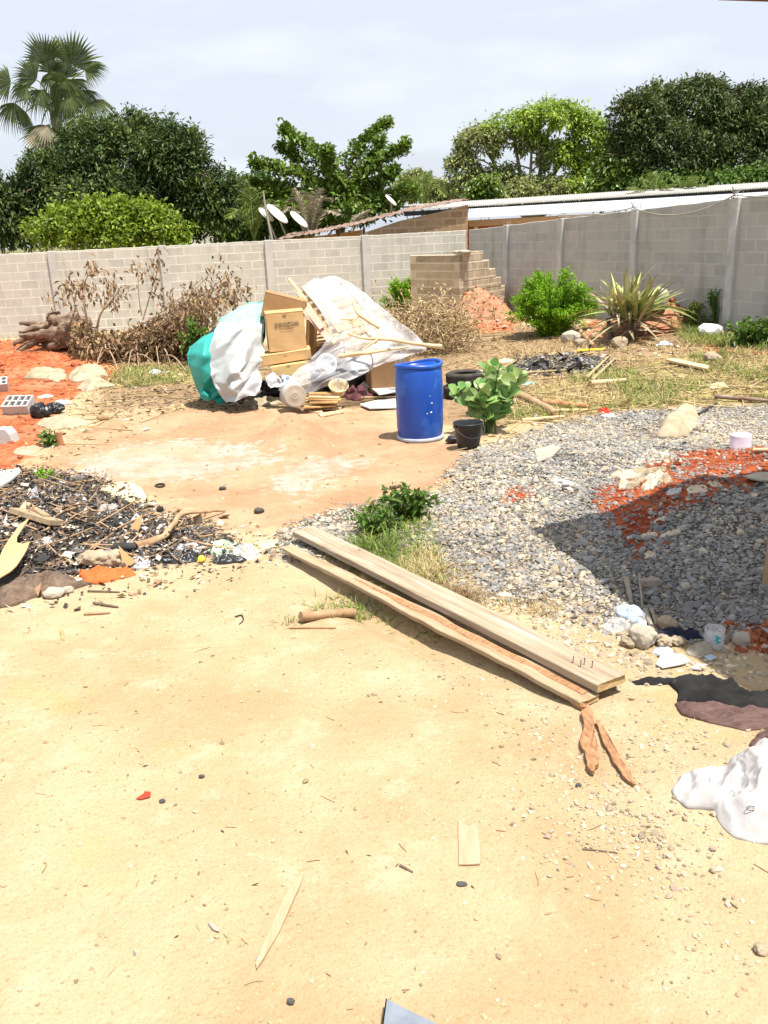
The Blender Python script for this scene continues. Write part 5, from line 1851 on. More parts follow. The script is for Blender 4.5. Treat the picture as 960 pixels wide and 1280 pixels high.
def tyre(label, c, yaw, dusty, tiltx=0.0, group='old tyres stacked behind the plant'):
    t = thing('tyre', label, 'tyre', c, group)
    Ro, Ri, W = 0.285, 0.165, 0.185
    prof = [(Ri, 0.035), (Ri + 0.02, 0.012), (Ri + 0.07, 0.0), (Ro - 0.03, 0.012), (Ro - 0.006, 0.03), (Ro, 0.055), (Ro + 0.003, W / 2), (Ro, W - 0.055), (Ro - 0.006, W - 0.03), (Ro - 0.03, W - 0.012), (Ri + 0.07, W), (Ri + 0.02, W - 0.012), (Ri, W - 0.035)]
    inner = [(Ri + 0.01, W - 0.045), (Ri + 0.05, W - 0.05), (Ro - 0.04, W / 2), (Ri + 0.05, 0.05), (Ri + 0.01, 0.045), (Ri, 0.035)]
    mb = MB()
    mb.lathe(prof + inner, 48, c, rot_z(yaw) @ rot_x(tiltx))
    mb.build('carcass', MAT['rubber_dusty' if dusty else 'rubber'], t)
    mb = MB()
    R = rot_z(yaw) @ rot_x(tiltx)
    for k in range(44):
        a = k * 2 * math.pi / 44
        for dz, off in ((-0.045, 0), (0.0, 0.07), (0.045, 0)):
            a2 = a + off
            q = R @ np.array([(Ro + 0.002) * math.cos(a2), (Ro + 0.002) * math.sin(a2), W / 2 + dz])
            mb.box(c + q, (0.012, 0.028, 0.036), R @ rot_z(a2) @ rot_x(0.3 if dz else -0.2), 0)
    mb.build('tread', MAT['rubber'], t)


tb = G(581, 499)
tb[1] += 0.25
tb[2] = gz(tb[0], tb[1])
tyre('dusty worn tyre lying flat at the bottom of the stack of two', tb + [-0.01, 0.0, 0.0], 0.3, True)
tyre('black worn tyre on top of the other behind the blue drum', tb + [0.035, 0.02, 0.186], 1.2, False)
lump('plastic_scrap', 'crumpled scrap of black plastic between the drum and the bucket', 'scrap', (569, 553), (0.10, 0.08, 0.05), MAT['black_bag'], 3, 0.35, 4)

rng = np.random.default_rng(130)
pb = G(612, 541)
pl = thing('broad_leaf_plant', 'knee-high plant with big rounded pale green leaves behind the black bucket', 'plant', pb)
stems, lp, ld, ln_, ll = MB(), [], [], [], []
for k in range(14):
    a = rng.uniform(0, 6.28)
    lean = rng.uniform(0.15, 0.8)
    hgt_ = rng.uniform(0.36, 0.78)
    if k < 3:
        a, lean, hgt_ = (math.pi, 0.55, 0.55) if k == 0 else ((0.1, 0.5, 0.6) if k == 1 else (1.0, 0.12, 0.82))
    top = pb + np.array([math.cos(a) * lean * hgt_, math.sin(a) * lean * hgt_ * 0.8, hgt_])
    m = (pb + top) / 2 + [0, 0, 0.05]
    pth = spline([pb + rng.normal(0, 0.04, 3) * [1, 1, 0], m, top], 6)
    stems.tube(pth, np.linspace(0.014, 0.006, len(pth)), 6)
    for j, q in enumerate(np.linspace(0.35, 1.0, 6)):
        i = min(int(q * (len(pth) - 1)), len(pth) - 1)
        ang = rng.uniform(0, 3.14) + (j % 2) * math.pi / 2
        for s in (0, math.pi):
            d = np.array([math.cos(ang + s), math.sin(ang + s), rng.uniform(0.15, 0.9) + (0.5 if q > 0.95 else 0)])
            lp.append(pth[i])
            ld.append(d)
            ln_.append(unit(np.array([d[0] * 0.35, d[1] * 0.35 - 0.55, 0.75]) + rng.normal(0, 0.3, 3)))
            ll.append(rng.uniform(0.13, 0.22) * (0.8 if q > 0.95 else 1))
stems.build('stem', MAT['weed_leaf'], pl)
ll = np.array(ll)
mb = MB()
mb.oval_leaves(np.array(lp), np.array(ld), np.array(ln_), ll, ll * 0.78, 0.14)
mb.build('foliage', MAT['big_leaf'], pl)

# ------------------------------------------------------------------ rubbish heap
heap = lump('rubbish_bag', 'big black rubbish bag mostly hidden under the white and teal sheets', 'bag', (292, 492), (0.42, 0.40, 0.62), MAT['black_bag'], 5, 0.16, 3, 4, sink=0.1)
lump('rubbish_bag', 'black rubbish bag lying between the white sheet and the cartons', 'bag', (343, 497), (0.28, 0.22, 0.17), MAT['black_bag'], 6, 0.22, 4, 4)
lump('rubbish_bag', 'dark rubbish bag under the clear plastic behind the cream tub', 'bag', (432, 488), (0.5, 0.3, 0.30), MAT['black_bag'], 7, 0.22, 4, 4)


def ctrl_sheet(name, label, cat, rows, mat, thick=0.005, wr=0.03, freq=4.0, seed=0, k=14, group=None):
    g = np.array([[at(*q) for q in r] for r in rows])
    rj = np.random.default_rng(seed + 70)
    g = upsample(g, 2)
    jit = rj.normal(0, wr * 0.8, g.shape) * [0.7, 1.3, 0.7]
    jit[[0, -1]] *= 0.6
    jit[:, [0, -1]] *= 0.6
    g = g + jit
    m_, n_ = g.shape[:2]
    tu, tv = np.linspace(0, n_ - 1, (n_ - 1) * 6 + 1), np.linspace(0, m_ - 1, (m_ - 1) * 6 + 1)
    iu, iv = np.clip(tu.astype(int), 0, n_ - 2), np.clip(tv.astype(int), 0, m_ - 2)
    fu, fv = (tu - iu)[None, :, None], (tv - iv)[:, None, None]
    A_, B_, C_, D_ = g[iv][:, iu], g[iv][:, iu + 1], g[iv + 1][:, iu], g[iv + 1][:, iu + 1]
    # each cell splits along one diagonal into two flat facets
    g = np.where(fu + fv <= 1, A_ + (B_ - A_) * fu + (C_ - A_) * fv, D_ + (C_ - D_) * (1 - fu) + (B_ - D_) * (1 - fv))
    n3 = np.stack([fbm(g * [1, 1, 0.6], freq, 3, seed + i) for i in range(3)], -1)
    rd = ridged(g + 0.12 * n3, freq * 0.55, seed + 9, 3)
    du, dv = np.gradient(g, axis=1), np.gradient(g, axis=0)
    nr = np.cross(du, dv)
    nr /= np.linalg.norm(nr, axis=-1, keepdims=True) + 1e-9
    lu = np.linalg.norm(g[:, -1] - g[:, 0], axis=-1).mean()
    lv = np.linalg.norm(g[-1] - g[0], axis=-1).mean()
    uv = np.stack(np.broadcast_arrays(np.linspace(0, lu, g.shape[1])[None, :], np.linspace(0, lv, g.shape[0])[:, None]), -1)
    cr = folds(uv, max(lu, lv), seed + 2, 2.3, 6.0, 2.2)
    g = g + wr * 0.12 * n3 + nr * (wr * 0.8 * cr)[..., None]
    g[..., 2] = np.maximum(g[..., 2], hgt(g[..., 0], g[..., 1]) + 0.012)
    mb = MB()
    mb.sheet(g, thick)
    return mb.build(name, mat, label=label, cat=cat, group=group)


ctrl_sheet('plastic_sheet', 'teal plastic tarpaulin draped at the back and left of the white sheet', 'tarpaulin', [
    [(276, 397, 14.5), (294, 387, 14.6), (312, 379, 14.7), (333, 376, 14.7)],
    [(266, 420, 13.9), (276, 412, 13.8), (297, 405, 13.8), (332, 402, 14.0)],
    [(238, 432, 13.3), (256, 430, 13.0), (282, 436, 13.3), (325, 440, 13.7)],
    [(234, 456, 13.1), (252, 462, 12.85), (276, 466, 13.0), (315, 465, 13.5)],
    [(247, 482, 13.1), (256, 488, 12.95), (272, 490, 13.0), (300, 485, 13.3)],
    [(250, 499, 13.0), (258, 501, 12.9), (272, 503, 12.85), (285, 503, 13.0)]], MAT['teal'], seed=3, wr=0.05)
ctrl_sheet('plastic_sheet', 'pale mint sheet folded over the top of the white sheet', 'tarpaulin', [
    [(278, 397, 14.0), (300, 384, 14.1), (318, 379, 14.2), (331, 378, 14.2)],
    [(270, 408, 13.75), (292, 395, 13.7), (314, 390, 13.8), (330, 390, 13.9)],
    [(264, 420, 13.45), (286, 412, 13.35), (308, 405, 13.45), (329, 404, 13.65)],
    [(261, 436, 13.25), (276, 424, 13.2), (300, 416, 13.3), (328, 414, 13.55)]], MAT['mint_sheet'], seed=4, wr=0.03)
ctrl_sheet('plastic_sheet', 'crumpled white plastic sheet hanging over the heap left of the cartons', 'sheet', [
    [(275, 404, 13.60), (295, 402, 13.55), (315, 399, 13.6), (330, 400, 13.7)],
    [(264, 430, 13.10), (285, 415, 13.05), (305, 410, 13.1), (329, 418, 13.4)],
    [(263, 452, 12.95), (280, 445, 12.75), (305, 440, 12.75), (328, 438, 13.2)],
    [(264, 470, 12.80), (280, 468, 12.60), (300, 465, 12.55), (325, 460, 13.0)],
    [(272, 485, 12.70), (284, 485, 12.52), (305, 483, 12.5), (325, 478, 12.8)],
    [(283, 502, 12.65), (292, 503, 12.5), (308, 498, 12.48), (327, 490, 12.7)]], MAT['white_sheet'], seed=5, wr=0.05)


def carton(label, tl, tr, bl, Y, depth, mat, yaw=0.0, name='cardboard_box', lid=True, text=False, tape=True):
    """closed carton; the corners of its front face are read on the photo at distance Y"""
    A, B, C = at(*tl, Y), at(*tr, Y), at(*bl, Y)
    w, h = np.linalg.norm(B - A), np.linalg.norm(C - A)
    x = unit(B - A)
    x = unit(np.array([x[0] * math.cos(yaw), math.sin(yaw), x[2]]))
    z = unit(A - C)
    z = unit(z - x * np.dot(x, z))
    y = np.cross(z, x)
    R = np.column_stack([x, y, z])
    cc = A + x * w / 2 - z * h / 2 + y * depth / 2
    t = thing(name, label, 'box', cc - z * h / 2, 'cardboard cartons in the rubbish heap')
    mb = MB()
    n0 = mb.n
    bm = bmesh.new()
    bmesh.ops.create_cube(bm, size=1.0)
    bmesh.ops.scale(bm, vec=(w, depth, h), verts=bm.verts)
    bmesh.ops.bevel(bm, geom=list(bm.edges), offset=0.008, segments=2, affect='EDGES')
    bmesh.ops.subdivide_edges(bm, edges=[e for e in bm.edges if e.calc_length() > 0.1], cuts=7, use_grid_fill=True)
    bm.verts.index_update()
    v = np.array([q.co[:] for q in bm.verts])
    v[:, 1] += 0.012 * fbm(v + len(label), 4.0, 2, 3) * (np.abs(v[:, 1]) > depth * 0.45)
    v[:, 2] += 0.008 * fbm(v + len(label), 4.0, 2, 4) * (np.abs(v[:, 2]) > h * 0.45)
    f = [[q.index for q in fc.verts] for fc in bm.faces]
    bm.free()
    mb.add(v @ R.T + cc, f, 0, False)
    mb.build('body', mat, t)
    if lid:
        for s, ang in ((-1, 0.10), (1, 0.06)):
            fl = MB()
            Rf = R @ rot_x(-s * ang)
            fl.box(cc + R @ np.array([0, s * depth * 0.25, h / 2 + 0.012]), (w * 1.01, depth * 0.5 - 0.004, 0.006), Rf, 0.002)
            fl.build('flap', mat, t)
    if tape:
        tp = MB()
        tp.box(cc + R @ np.array([0, -depth / 2 - 0.008, h * 0.46]), (0.055, 0.004, h * 0.075), R, 0.001)
        tp.build('tape', MAT['tape'], t)
    return t, R, cc, w, h, depth


t, R, cc, w, h, dep = carton('upright brown carton with dark printed lettering on its front', (331.5, 392.5), (379, 389), (338.5, 441), 13.15, 0.5, MAT['card'], 0.16)


def lettering(parent, text, size, centre, R, mat, name='lettering', bold=0.0):
    cu = bpy.data.curves.new(name, 'FONT')
    cu.body = text
    cu.size = size
    cu.align_x = 'CENTER'
    cu.align_y = 'CENTER'
    cu.extrude = 0.0008
    cu.offset = bold
    cu.resolution_u = 3
    tmp = bpy.data.objects.new(name, cu)
    COL.objects.link(tmp)
    dg = bpy.context.evaluated_depsgraph_get()
    me = bpy.data.meshes.new_from_object(tmp.evaluated_get(dg))
    bpy.data.objects.remove(tmp)
    o = bpy.data.objects.new(name, me)
    COL.objects.link(o)
    me.materials.clear()
    me.materials.append(mat)
    M4 = Matrix.Identity(4)
    RR = R @ rot_x(math.pi / 2)
    for i in range(3):
        for j in range(3):
            M4[i][j] = float(RR[i, j])
        M4[i][3] = float(centre[i] - WORLD_AT[parent.name][i])
    o.parent = parent
    o.matrix_local = M4
    return o


lettering(t, '全自动磨边机', 0.062, cc + R @ np.array([0.015, -dep / 2 - 0.012, h * 0.19]), R, MAT['ink'], bold=0.0008)
lettering(t, '(1371-600-8000)', 0.030, cc + R @ np.array([0.01, -dep / 2 - 0.012, h * 0.07]), R, MAT['ink'])
carton('open brown carton lying askew on top of the lettered carton', (331.5, 365), (384, 378), (331, 396), 13.55, 0.42, MAT['card_dark'], 0.1, tape=False)
carton('wide flat tan carton directly below the lettered carton', (325.5, 446), (388, 437.5), (327, 458), 13.05, 0.5, MAT['card'], 0.14, lid=True)
carton('squashed yellowish carton at the bottom of the carton stack', (338, 459), (383, 453), (339, 473), 12.95, 0.45, MAT['card_yellow'], 0.12, lid=False)
carton('shaded brown carton standing behind and right of the lettered carton', (384, 402), (397, 403), (386, 446), 13.9, 0.35, MAT['card_dark'], 0.1, lid=False, tape=False)
carton('dark carton hidden at the back beneath the slatted frame', (385, 430), (430, 428), (386, 470), 14.1, 0.4, MAT['card_dark'], 0.0, lid=False, tape=False)

# slatted bed frame leaning on the heap
sf = thing('slatted_frame', 'pale wooden slatted frame leaning on the heap right of the cartons', 'bed frame', at(430, 440, 13.4))


def bar(mb, a, b2, w, t_, up=(0, 0, 1), ch=0.004, mi=0):
    a, b2 = np.array(a), np.array(b2)
    x = unit(b2 - a)
    y = unit(np.cross(up, x))
    mb.box((a + b2) / 2, (np.linalg.norm(b2 - a), w, t_), np.column_stack([x, y, np.cross(x, y)]), ch, mi)


rails = [((373, 366, 14.3), (419, 430, 13.3)), ((379, 359, 14.32), (426, 416, 13.4)), ((427, 351, 14.45), (480, 412, 13.5))]
for a, b2 in rails:
    mb = MB()
    bar(mb, at(*a), at(*b2), 0.06, 0.05, (0, -1, 0.5))
    mb.build('rail', MAT['wood_pale'], sf)
for u in np.linspace(0.06, 0.95, 8):
    q0 = at(*rails[0][0]) * (1 - u) + at(*rails[0][1]) * u + [0, 0.05, 0.02]
    q1 = at(*rails[2][0]) * (1 - u) + at(*rails[2][1]) * u + [0, 0.05, 0.02]
    mb = MB()
    bar(mb, q0, q1, 0.075, 0.018, (0, -1, 0.5))
    mb.build('slat', MAT['wood_pale'], sf)
mb = MB()
bar(mb, at(361, 348, 14.2), at(384, 377, 13.9), 0.045, 0.03, (0, -1, 0.5))
mb.build('batten', MAT['wood_pale'], label='thin pale batten sticking out above the cartons', cat='wood')
for a, b2, lab in (((376, 377, 13.75), (403, 410, 13.3), 'upper pinkish board leaning beside the cartons'), ((378, 384, 13.65), (413, 426, 13.2), 'lower pinkish board leaning beside the cartons')):
    mb = MB()
    bar(mb, at(*a), at(*b2), 0.10, 0.018, (0, -1, 0.3))
    mb.build('wood_board', MAT['wood_pink'], label=lab, cat='board', group='pink boards beside the cartons')
for k in range(4):
    mb = MB()
    bar(mb, at(397, 418 + 4.5 * k, 13.9), at(418, 416 + 4.5 * k, 13.85), 0.12, 0.02)
    mb.build('wood_board', MAT['wood_tan'], label='short tan board in the stack under the slatted frame', cat='board', group='tan boards under the frame')
mb = MB()
cab = at(484, 457, 13.6)
mb.box((cab[0], cab[1], cab[2] - 0.12), (0.62, 0.45, 0.55), rot_z(0.2), 0.01)
mb.build('wooden_crate', MAT['card_dark'], label='brown wooden crate seen through the clear plastic near the drum', cat='crate')
mb = MB()
for k in range(3):
    bar(mb, at(496 + 5 * k, 440, 13.2), at(494 + 5 * k, 480, 13.1), 0.03, 0.02, (0, -1, 0))
mb.build('wood_rack', MAT['steel_dull'], label='narrow dark rack of uprights at the right end of the clear plastic', cat='rack')
# white round guard and dark pot under the film
gc = at(408, 455, 13.0)
Rg = rot_z(0.3) @ rot_x(1.15)
gd = thing('round_guard', 'white ring-shaped guard lying under the clear plastic', 'guard', gc)
mb = MB()
for r_, z_ in ((0.15, 0), (0.145, 0.045), (0.12, 0.06)):
    a = np.linspace(0, 2 * math.pi, 33)
    mb.tube(gc + np.column_stack([r_ * np.cos(a), r_ * np.sin(a), 0 * a + z_]) @ Rg.T, 0.009, 6)
mb.build('ring', MAT['white_plastic'], gd)
mb = MB()
mb.lathe([(0.001, 0.0), (0.11, 0.0), (0.125, 0.01), (0.125, 0.05), (0.11, 0.03), (0.001, 0.03)], 28, gc, Rg)
mb.build('pan', MAT['steel_dull'], gd)

ctrl_sheet('plastic_film', 'wrinkled clear plastic film draped over the slatted frame and heap', 'plastic film', [
    [(377, 357, 14.35), (392, 352, 14.4), (410, 348, 14.45), (428, 349, 14.5), (448, 362, 14.5)],
    [(392, 378, 13.85), (410, 374, 13.8), (432, 370, 13.85), (456, 372, 13.95), (478, 386, 14.1)],
    [(412, 408, 13.3), (430, 404, 13.2), (454, 400, 13.3), (480, 400, 13.5), (512, 413, 13.8)],
    [(402, 434, 13.0), (425, 430, 12.9), (455, 428, 12.95), (490, 426, 13.1), (531, 438, 13.4)],
    [(372, 460, 12.75), (398, 456, 12.65), (430, 452, 12.65), (468, 446, 12.8), (505, 446, 13.1)],
    [(352, 478, 12.6), (380, 478, 12.45), (408, 474, 12.42), (436, 468, 12.5), (462, 462, 12.7)],
    [(349, 488, 12.55), (372, 491, 12.4), (392, 488, 12.38), (415, 482, 12.4), (440, 474, 12.55)]], MAT['film'], 0.003, 0.055, 3.2, 8, 9)


def branch(mb, pts, r0, r1, jit=0.006, mi=0, seed=0):
    p = spline([at(*q) for q in pts], 6)
    p = p + 0.018 * np.stack([fbm(p, 4, 2, seed + k) for k in range(3)], -1)
    mb.tube(p, np.linspace(r0, r1, len(p)), 7, mi, jit=jit, seed=seed)


BR = 'peeled branches lying on the clear plastic'
mb = MB()
branch(mb, [(552, 433, 12.4), (525, 430, 12.5), (500, 426, 12.6), (474, 424, 12.65), (452, 423, 12.7), (434, 417, 12.75)], 0.034, 0.014, seed=1)
branch(mb, [(474, 424, 12.65), (464, 430, 12.6), (453, 438, 12.55)], 0.022, 0.012, seed=2)
branch(mb, [(472, 424, 12.65), (471, 415, 12.75), (466, 408, 12.8)], 0.018, 0.01, seed=3)
mb.build('tree_branch', MAT['peeled'], label='long peeled branch reaching right from the clear plastic to above the drum', cat='branch', group=BR)
mb = MB()
branch(mb, [(474, 409, 12.95), (462, 402, 13.0), (449, 393, 13.1), (444, 383, 13.2), (441, 376, 13.3)], 0.036, 0.016, seed=4)
branch(mb, [(450, 394, 13.1), (440, 399, 13.05), (425, 399, 13.05)], 0.02, 0.01, seed=5)
branch(mb, [(449, 393, 13.1), (441, 401, 13.0), (436, 404, 13.0)], 0.014, 0.008, seed=6)
mb.build('tree_branch', MAT['peeled'], label='short forked branch highest on the clear plastic', cat='branch', group=BR)
mb = MB()
branch(mb, [(424, 446, 12.5), (445, 443, 12.5), (466, 440, 12.55), (490, 436, 12.7), (512, 434, 12.9)], 0.036, 0.014, seed=7)
mb.build('tree_branch', MAT['peeled'], label='lowest branch lying across the front of the clear plastic', cat='branch', group=BR)

# lying white tub with its grey end towards the yard
tc = at(369, 495, 12.25)
ax = unit((0.28, -0.93, 0.12))
xx = unit(np.cross((0, 0, 1), ax))
RT = np.column_stack([xx, np.cross(ax, xx), ax])
tubt = thing('plastic_tub', 'white round tub lying on its side with a grey disc end facing the yard', 'tub', (tc[0], tc[1], gz(tc[0], tc[1])))
mb = MB()
mb.lathe([(0.155, -0.34), (0.165, -0.33), (0.160, 0.0), (0.15, 0.004), (0.145, -0.3)], 40, tc, RT)
mb.build('shell', MAT['sack_white'], tubt)
mb = MB()
mb.lathe([(0.001, 0.016), (0.012, 0.018), (0.02, 0.012), (0.032, 0.012), (0.04, 0.018), (0.05, 0.012), (0.13, 0.008), (0.152, 0.012), (0.160, 0.008), (0.161, 0.0), (0.10, -0.01), (0.001, -0.01)], 40, tc, RT)
mb.build('disc', MAT['disc_grey'], tubt)
# cream basin
bc = at(423, 487, 12.6)
bn = thing('cream_basin', 'small cream round basin tilted open beside the tan board stack', 'basin', (bc[0], bc[1], gz(bc[0], bc[1])))
mb = MB()
RBn = rot_x(0.55) @ rot_y(0.1)
mb.lathe([(0.001, -0.07), (0.09, -0.07), (0.12, 0.02), (0.145, 0.08), (0.15, 0.088), (0.14, 0.09), (0.11, 0.02), (0.085, -0.055), (0.001, -0.055)], 32, bc, RBn)
mb.build('bowl', MAT['cream_plastic'], bn)
mb = MB()
mb.box(bc + [0.0, -0.02, 0.06], (0.035, 0.02, 0.26), rot_y(0.1), 0.006)
mb.build('white_divider', MAT['white_plastic'], bn)
# low stack of tan boards
for k in range(8):
    rng = np.random.default_rng(k + 140)
    c = at(403 + rng.uniform(-5, 5), 508, 12.35 + rng.uniform(0, 0.25))
    z = gz(c[0], c[1]) + 0.016 + 0.034 * k * 0.9
    mb = MB()
    mb.box((c[0], c[1], z), (rng.uniform(0.36, 0.56), 0.14, 0.022), rot_z(rng.uniform(-0.35, 0.2)) @ rot_y(rng.uniform(-0.05, 0.05)), 0.003)
    mb.build('wood_board', MAT['wood_tan' if k % 3 else 'wood_pale'], label='thin tan offcut in the low stack beside the grey disc end', cat='board', group='low stack of tan offcuts')
for (poly, lab) in (([(385, 512), (402, 514), (404, 518), (386, 516)], 'loose tan offcut left in front of the low stack'), ([(398, 519), (428, 514), (430, 517), (401, 522)], 'pale offcut lying right in front of the low stack')):
    cutout('wood_board', lab, 'board', poly, MAT['wood_pale'], 0.02)
crumple('cement_sack', 'crumpled cream paper sack in front of the white sheet and grey disc', 'sack', (331, 505), MAT['cement_sack'], (0.66, 0.42), 0.13, 0.1, 21, 0.05, 7)
ctrl_sheet('white_wrapper', 'white and blue printed plastic wrapper beside the bottom carton', 'wrapper', [
    [(333, 472, 12.9), (340, 466, 12.9), (348, 470, 12.85)], [(337, 480, 12.75), (345, 476, 12.7), (352, 479, 12.75)], [(344, 485, 12.65), (352, 483, 12.6), (358, 484, 12.7)]], MAT['white_sheet'], 0.004, 0.04, 6, 31, 6)
ctrl_sheet('white_wrapper', 'pale blue plastic wrapper nearer the grey disc end', 'wrapper', [
    [(350, 470, 12.75), (358, 468, 12.75), (370, 474, 12.7)], [(354, 477, 12.65), (364, 476, 12.6), (374, 479, 12.65)], [(358, 483, 12.6), (366, 482, 12.55), (376, 484, 12.55)]], MAT['blue_film'], 0.004, 0.04, 6, 32, 6)
crumple('cloth_heap', 'maroon and white crumpled clothes beside the cream basin', 'clothes', (447, 497), MAT['maroon'], (0.42, 0.5), 0.2, 0.3, 22, 0.07, 8)
crumple('cloth_heap', 'small white crumpled garment on the maroon clothes', 'clothes', (458, 491), MAT['sack_white'], (0.26, 0.3), 0.2, 0.3, 23, 0.05, 8)
WB = 'white panels lying in front of the heap'
cutout('white_board', 'white panel lying flat nearest the drum, propped on a lath', 'panel', [(455, 488), (468, 480), (500, 479), (502, 499), (474, 502)], MAT['white_board'], 0.02, 0.10, group=WB)
cutout('white_board', 'white panel lying lowest in front of the clothes', 'panel', [(450, 509), (470, 503), (500, 502), (500, 512), (462, 514)], MAT['white_board'], 0.02, 0.02, group=WB)
stick('wood_lath', 'pale wooden lath between the two white panels', 'lath', [(452, 502), (500, 500)], 0.02, MAT['wood_pale'], 0.03)
# ------------------------------------------------------------------ uprooted tree and brush
rng = np.random.default_rng(150)
ub = G(150, 447)
ut = thing('uprooted_tree', 'uprooted dead tree with gnarled root stump and brown withered branches', 'dead tree', ub)
YU = ub[1]
mb = MB()
# root mass: thick twisted roots spreading left from the torn base
for k in range(15):
    u = k / 14
    st = at(rng.uniform(85, 112), rng.uniform(408, 432), YU + rng.uniform(0.2, 1.0))
    en = at(rng.uniform(16, 46), 402 + 34 * u + rng.uniform(-4, 4), YU + rng.uniform(0.0, 1.2))
    m = (st + en) / 2 + rng.normal(0, 0.1, 3) + [0, 0, 0.06]
    p = spline([st, m, en], 6)
    mb.tube(p, np.linspace(rng.uniform(0.09, 0.16), 0.03, len(p)), 8, jit=0.05, seed=k)
for k in range(12):
    st = at(rng.uniform(62, 100), rng.uniform(390, 432), YU + rng.uniform(0.3, 0.9))
    en = st + np.array([rng.uniform(-0.2, 0.5), rng.uniform(-0.4, 0.3), rng.uniform(-0.5, 0.35)])
    p = spline([st, (st + en) / 2 + rng.normal(0, 0.08, 3), en], 5)
    mb.tube(p, np.linspace(0.14, 0.05, len(p)), 8, jit=0.07, seed=k + 30)
mb.blob(at(88, 415, YU + 0.6), (0.42, 0.45, 0.38), 0.35, 4, 4, 9)
mb.build('root_stump', MAT['root'], ut)
mb = MB()
tips = []


def dead_branch(pts, r0, n_sub, seed, sub=0.5):
    r = np.random.default_rng(seed)
    p = spline([at(*q) for q in pts], 6)
    p = p + 0.05 * np.stack([fbm(p, 1.5, 2, seed + k) for k in range(3)], -1)
    mb.tube(p, np.linspace(r0, r0 * 0.25, len(p)), 6)
    for k in range(n_sub):
        i = r.integers(len(p) // 3, len(p))
        d = unit(p[min(i + 1, len(p) - 1)] - p[max(i - 1, 0)]) + r.normal(0, 0.55, 3)
        e = p[i] + unit(d) * sub * r.uniform(0.4, 1.1)
        mb.tube(spline([p[i], (p[i] + e) / 2 + r.normal(0, 0.04, 3), e], 4), np.linspace(r0 * 0.35, r0 * 0.12, 9), 4)
        tips.append(e)
        tips.append((p[i] + e) / 2)
    tips.append(p[-1])


for k in range(40):     # the main fan, sweeping up to the right
    a = rng.uniform(0, 1)
    x1 = 222 + 70 * a
    y1 = rng.uniform(334 + max(0, 266 - x1) * 0.9 + max(0, x1 - 276) * 2.2, 424)
    x0, y0 = rng.uniform(125, 170), rng.uniform(428, 446)
    dead_branch([(x0, y0, YU + rng.uniform(-0.2, 0.5)), ((x0 + x1) / 2 + 3, (y0 + y1) / 2 + rng.uniform(-2, 8), YU + rng.uniform(-0.3, 0.6)), (x1, y1, YU + rng.uniform(-0.9, 0.9))], rng.uniform(0.016, 0.034), 3, k + 200, 0.4)
dead_branch([(108, 425, YU), (108, 395, YU - 0.1), (104, 365, YU - 0.1), (110, 345, YU - 0.1), (128, 338, YU)], 0.03, 7, 230, 0.45)
dead_branch([(120, 425, YU), (124, 395, YU), (138, 375, YU), (152, 355, YU)], 0.03, 7, 231, 0.45)
dead_branch([(100, 400, YU), (92, 375, YU), (84, 358, YU)], 0.016, 5, 233, 0.4)
dead_branch([(178, 395, YU), (174, 360, YU), (173, 328, YU)], 0.016, 2, 234, 0.3)
dead_branch([(178, 400, YU), (190, 365, YU), (200, 325, YU)], 0.016, 4, 235, 0.4)
for k in range(46):     # pale bare roots and twigs arching at the foot
    x0, y0 = rng.uniform(100, 240), rng.uniform(425, 448)
    x1, y1 = x0 + rng.uniform(-35, 40), y0 + rng.uniform(-8, 26)
    a, b2 = at(x0, y0, YU + rng.uniform(-0.7, 0.5)), G(min(max(x1, 84), 262), max(min(y1, 466), 442))
    m = (a + b2) / 2 + [0, 0, rng.uniform(0.05, 0.3)]
    p = spline([a, m, b2], 5)
    mb.tube(p, np.linspace(0.018, 0.008, len(p)), 5)
    tips.append(m)
mb.build('branches', MAT['dead_twig'], ut)
mb = MB()
tips = np.array(tips)
n = 6
q = np.repeat(tips, n, 0) + rng.normal(0, 0.10, (len(tips) * n, 3))
d = rng.normal(0, 0.6, (len(q), 3)) + [0, 0, -0.9]
mb.leaves(q, d, rng.normal(0, 1, (len(q), 3)) + [0, -0.5, 0.5], rng.uniform(0.08, 0.17, len(q)), rng.uniform(0.04, 0.07, len(q)), 0.3, 0.2)
# matted leaves at the foot
m = 2600
px = rng.uniform(88, 268, m)
py = np.array([rng.uniform(408 + 8 * math.sin(x / 18), 458) for x in px])
q = np.array([at(a, min(b2, 456), YU + rng.uniform(-0.5, 0.6)) for a, b2 in zip(px, py)])
q[:, 2] = np.maximum(q[:, 2], hgt(q[:, 0], q[:, 1]) + 0.02)
d = rng.normal(0, 1, (m, 3)) + [0, 0, -0.3]
mb.leaves(q, d, rng.normal(0, 0.8, (m, 3)) + [0, -0.4, 0.8], rng.uniform(0.08, 0.2, m), rng.uniform(0.03, 0.07, m), 0.3, 0.2)
mb.build('withered_leaves', MAT['dead_leaf'], ut)


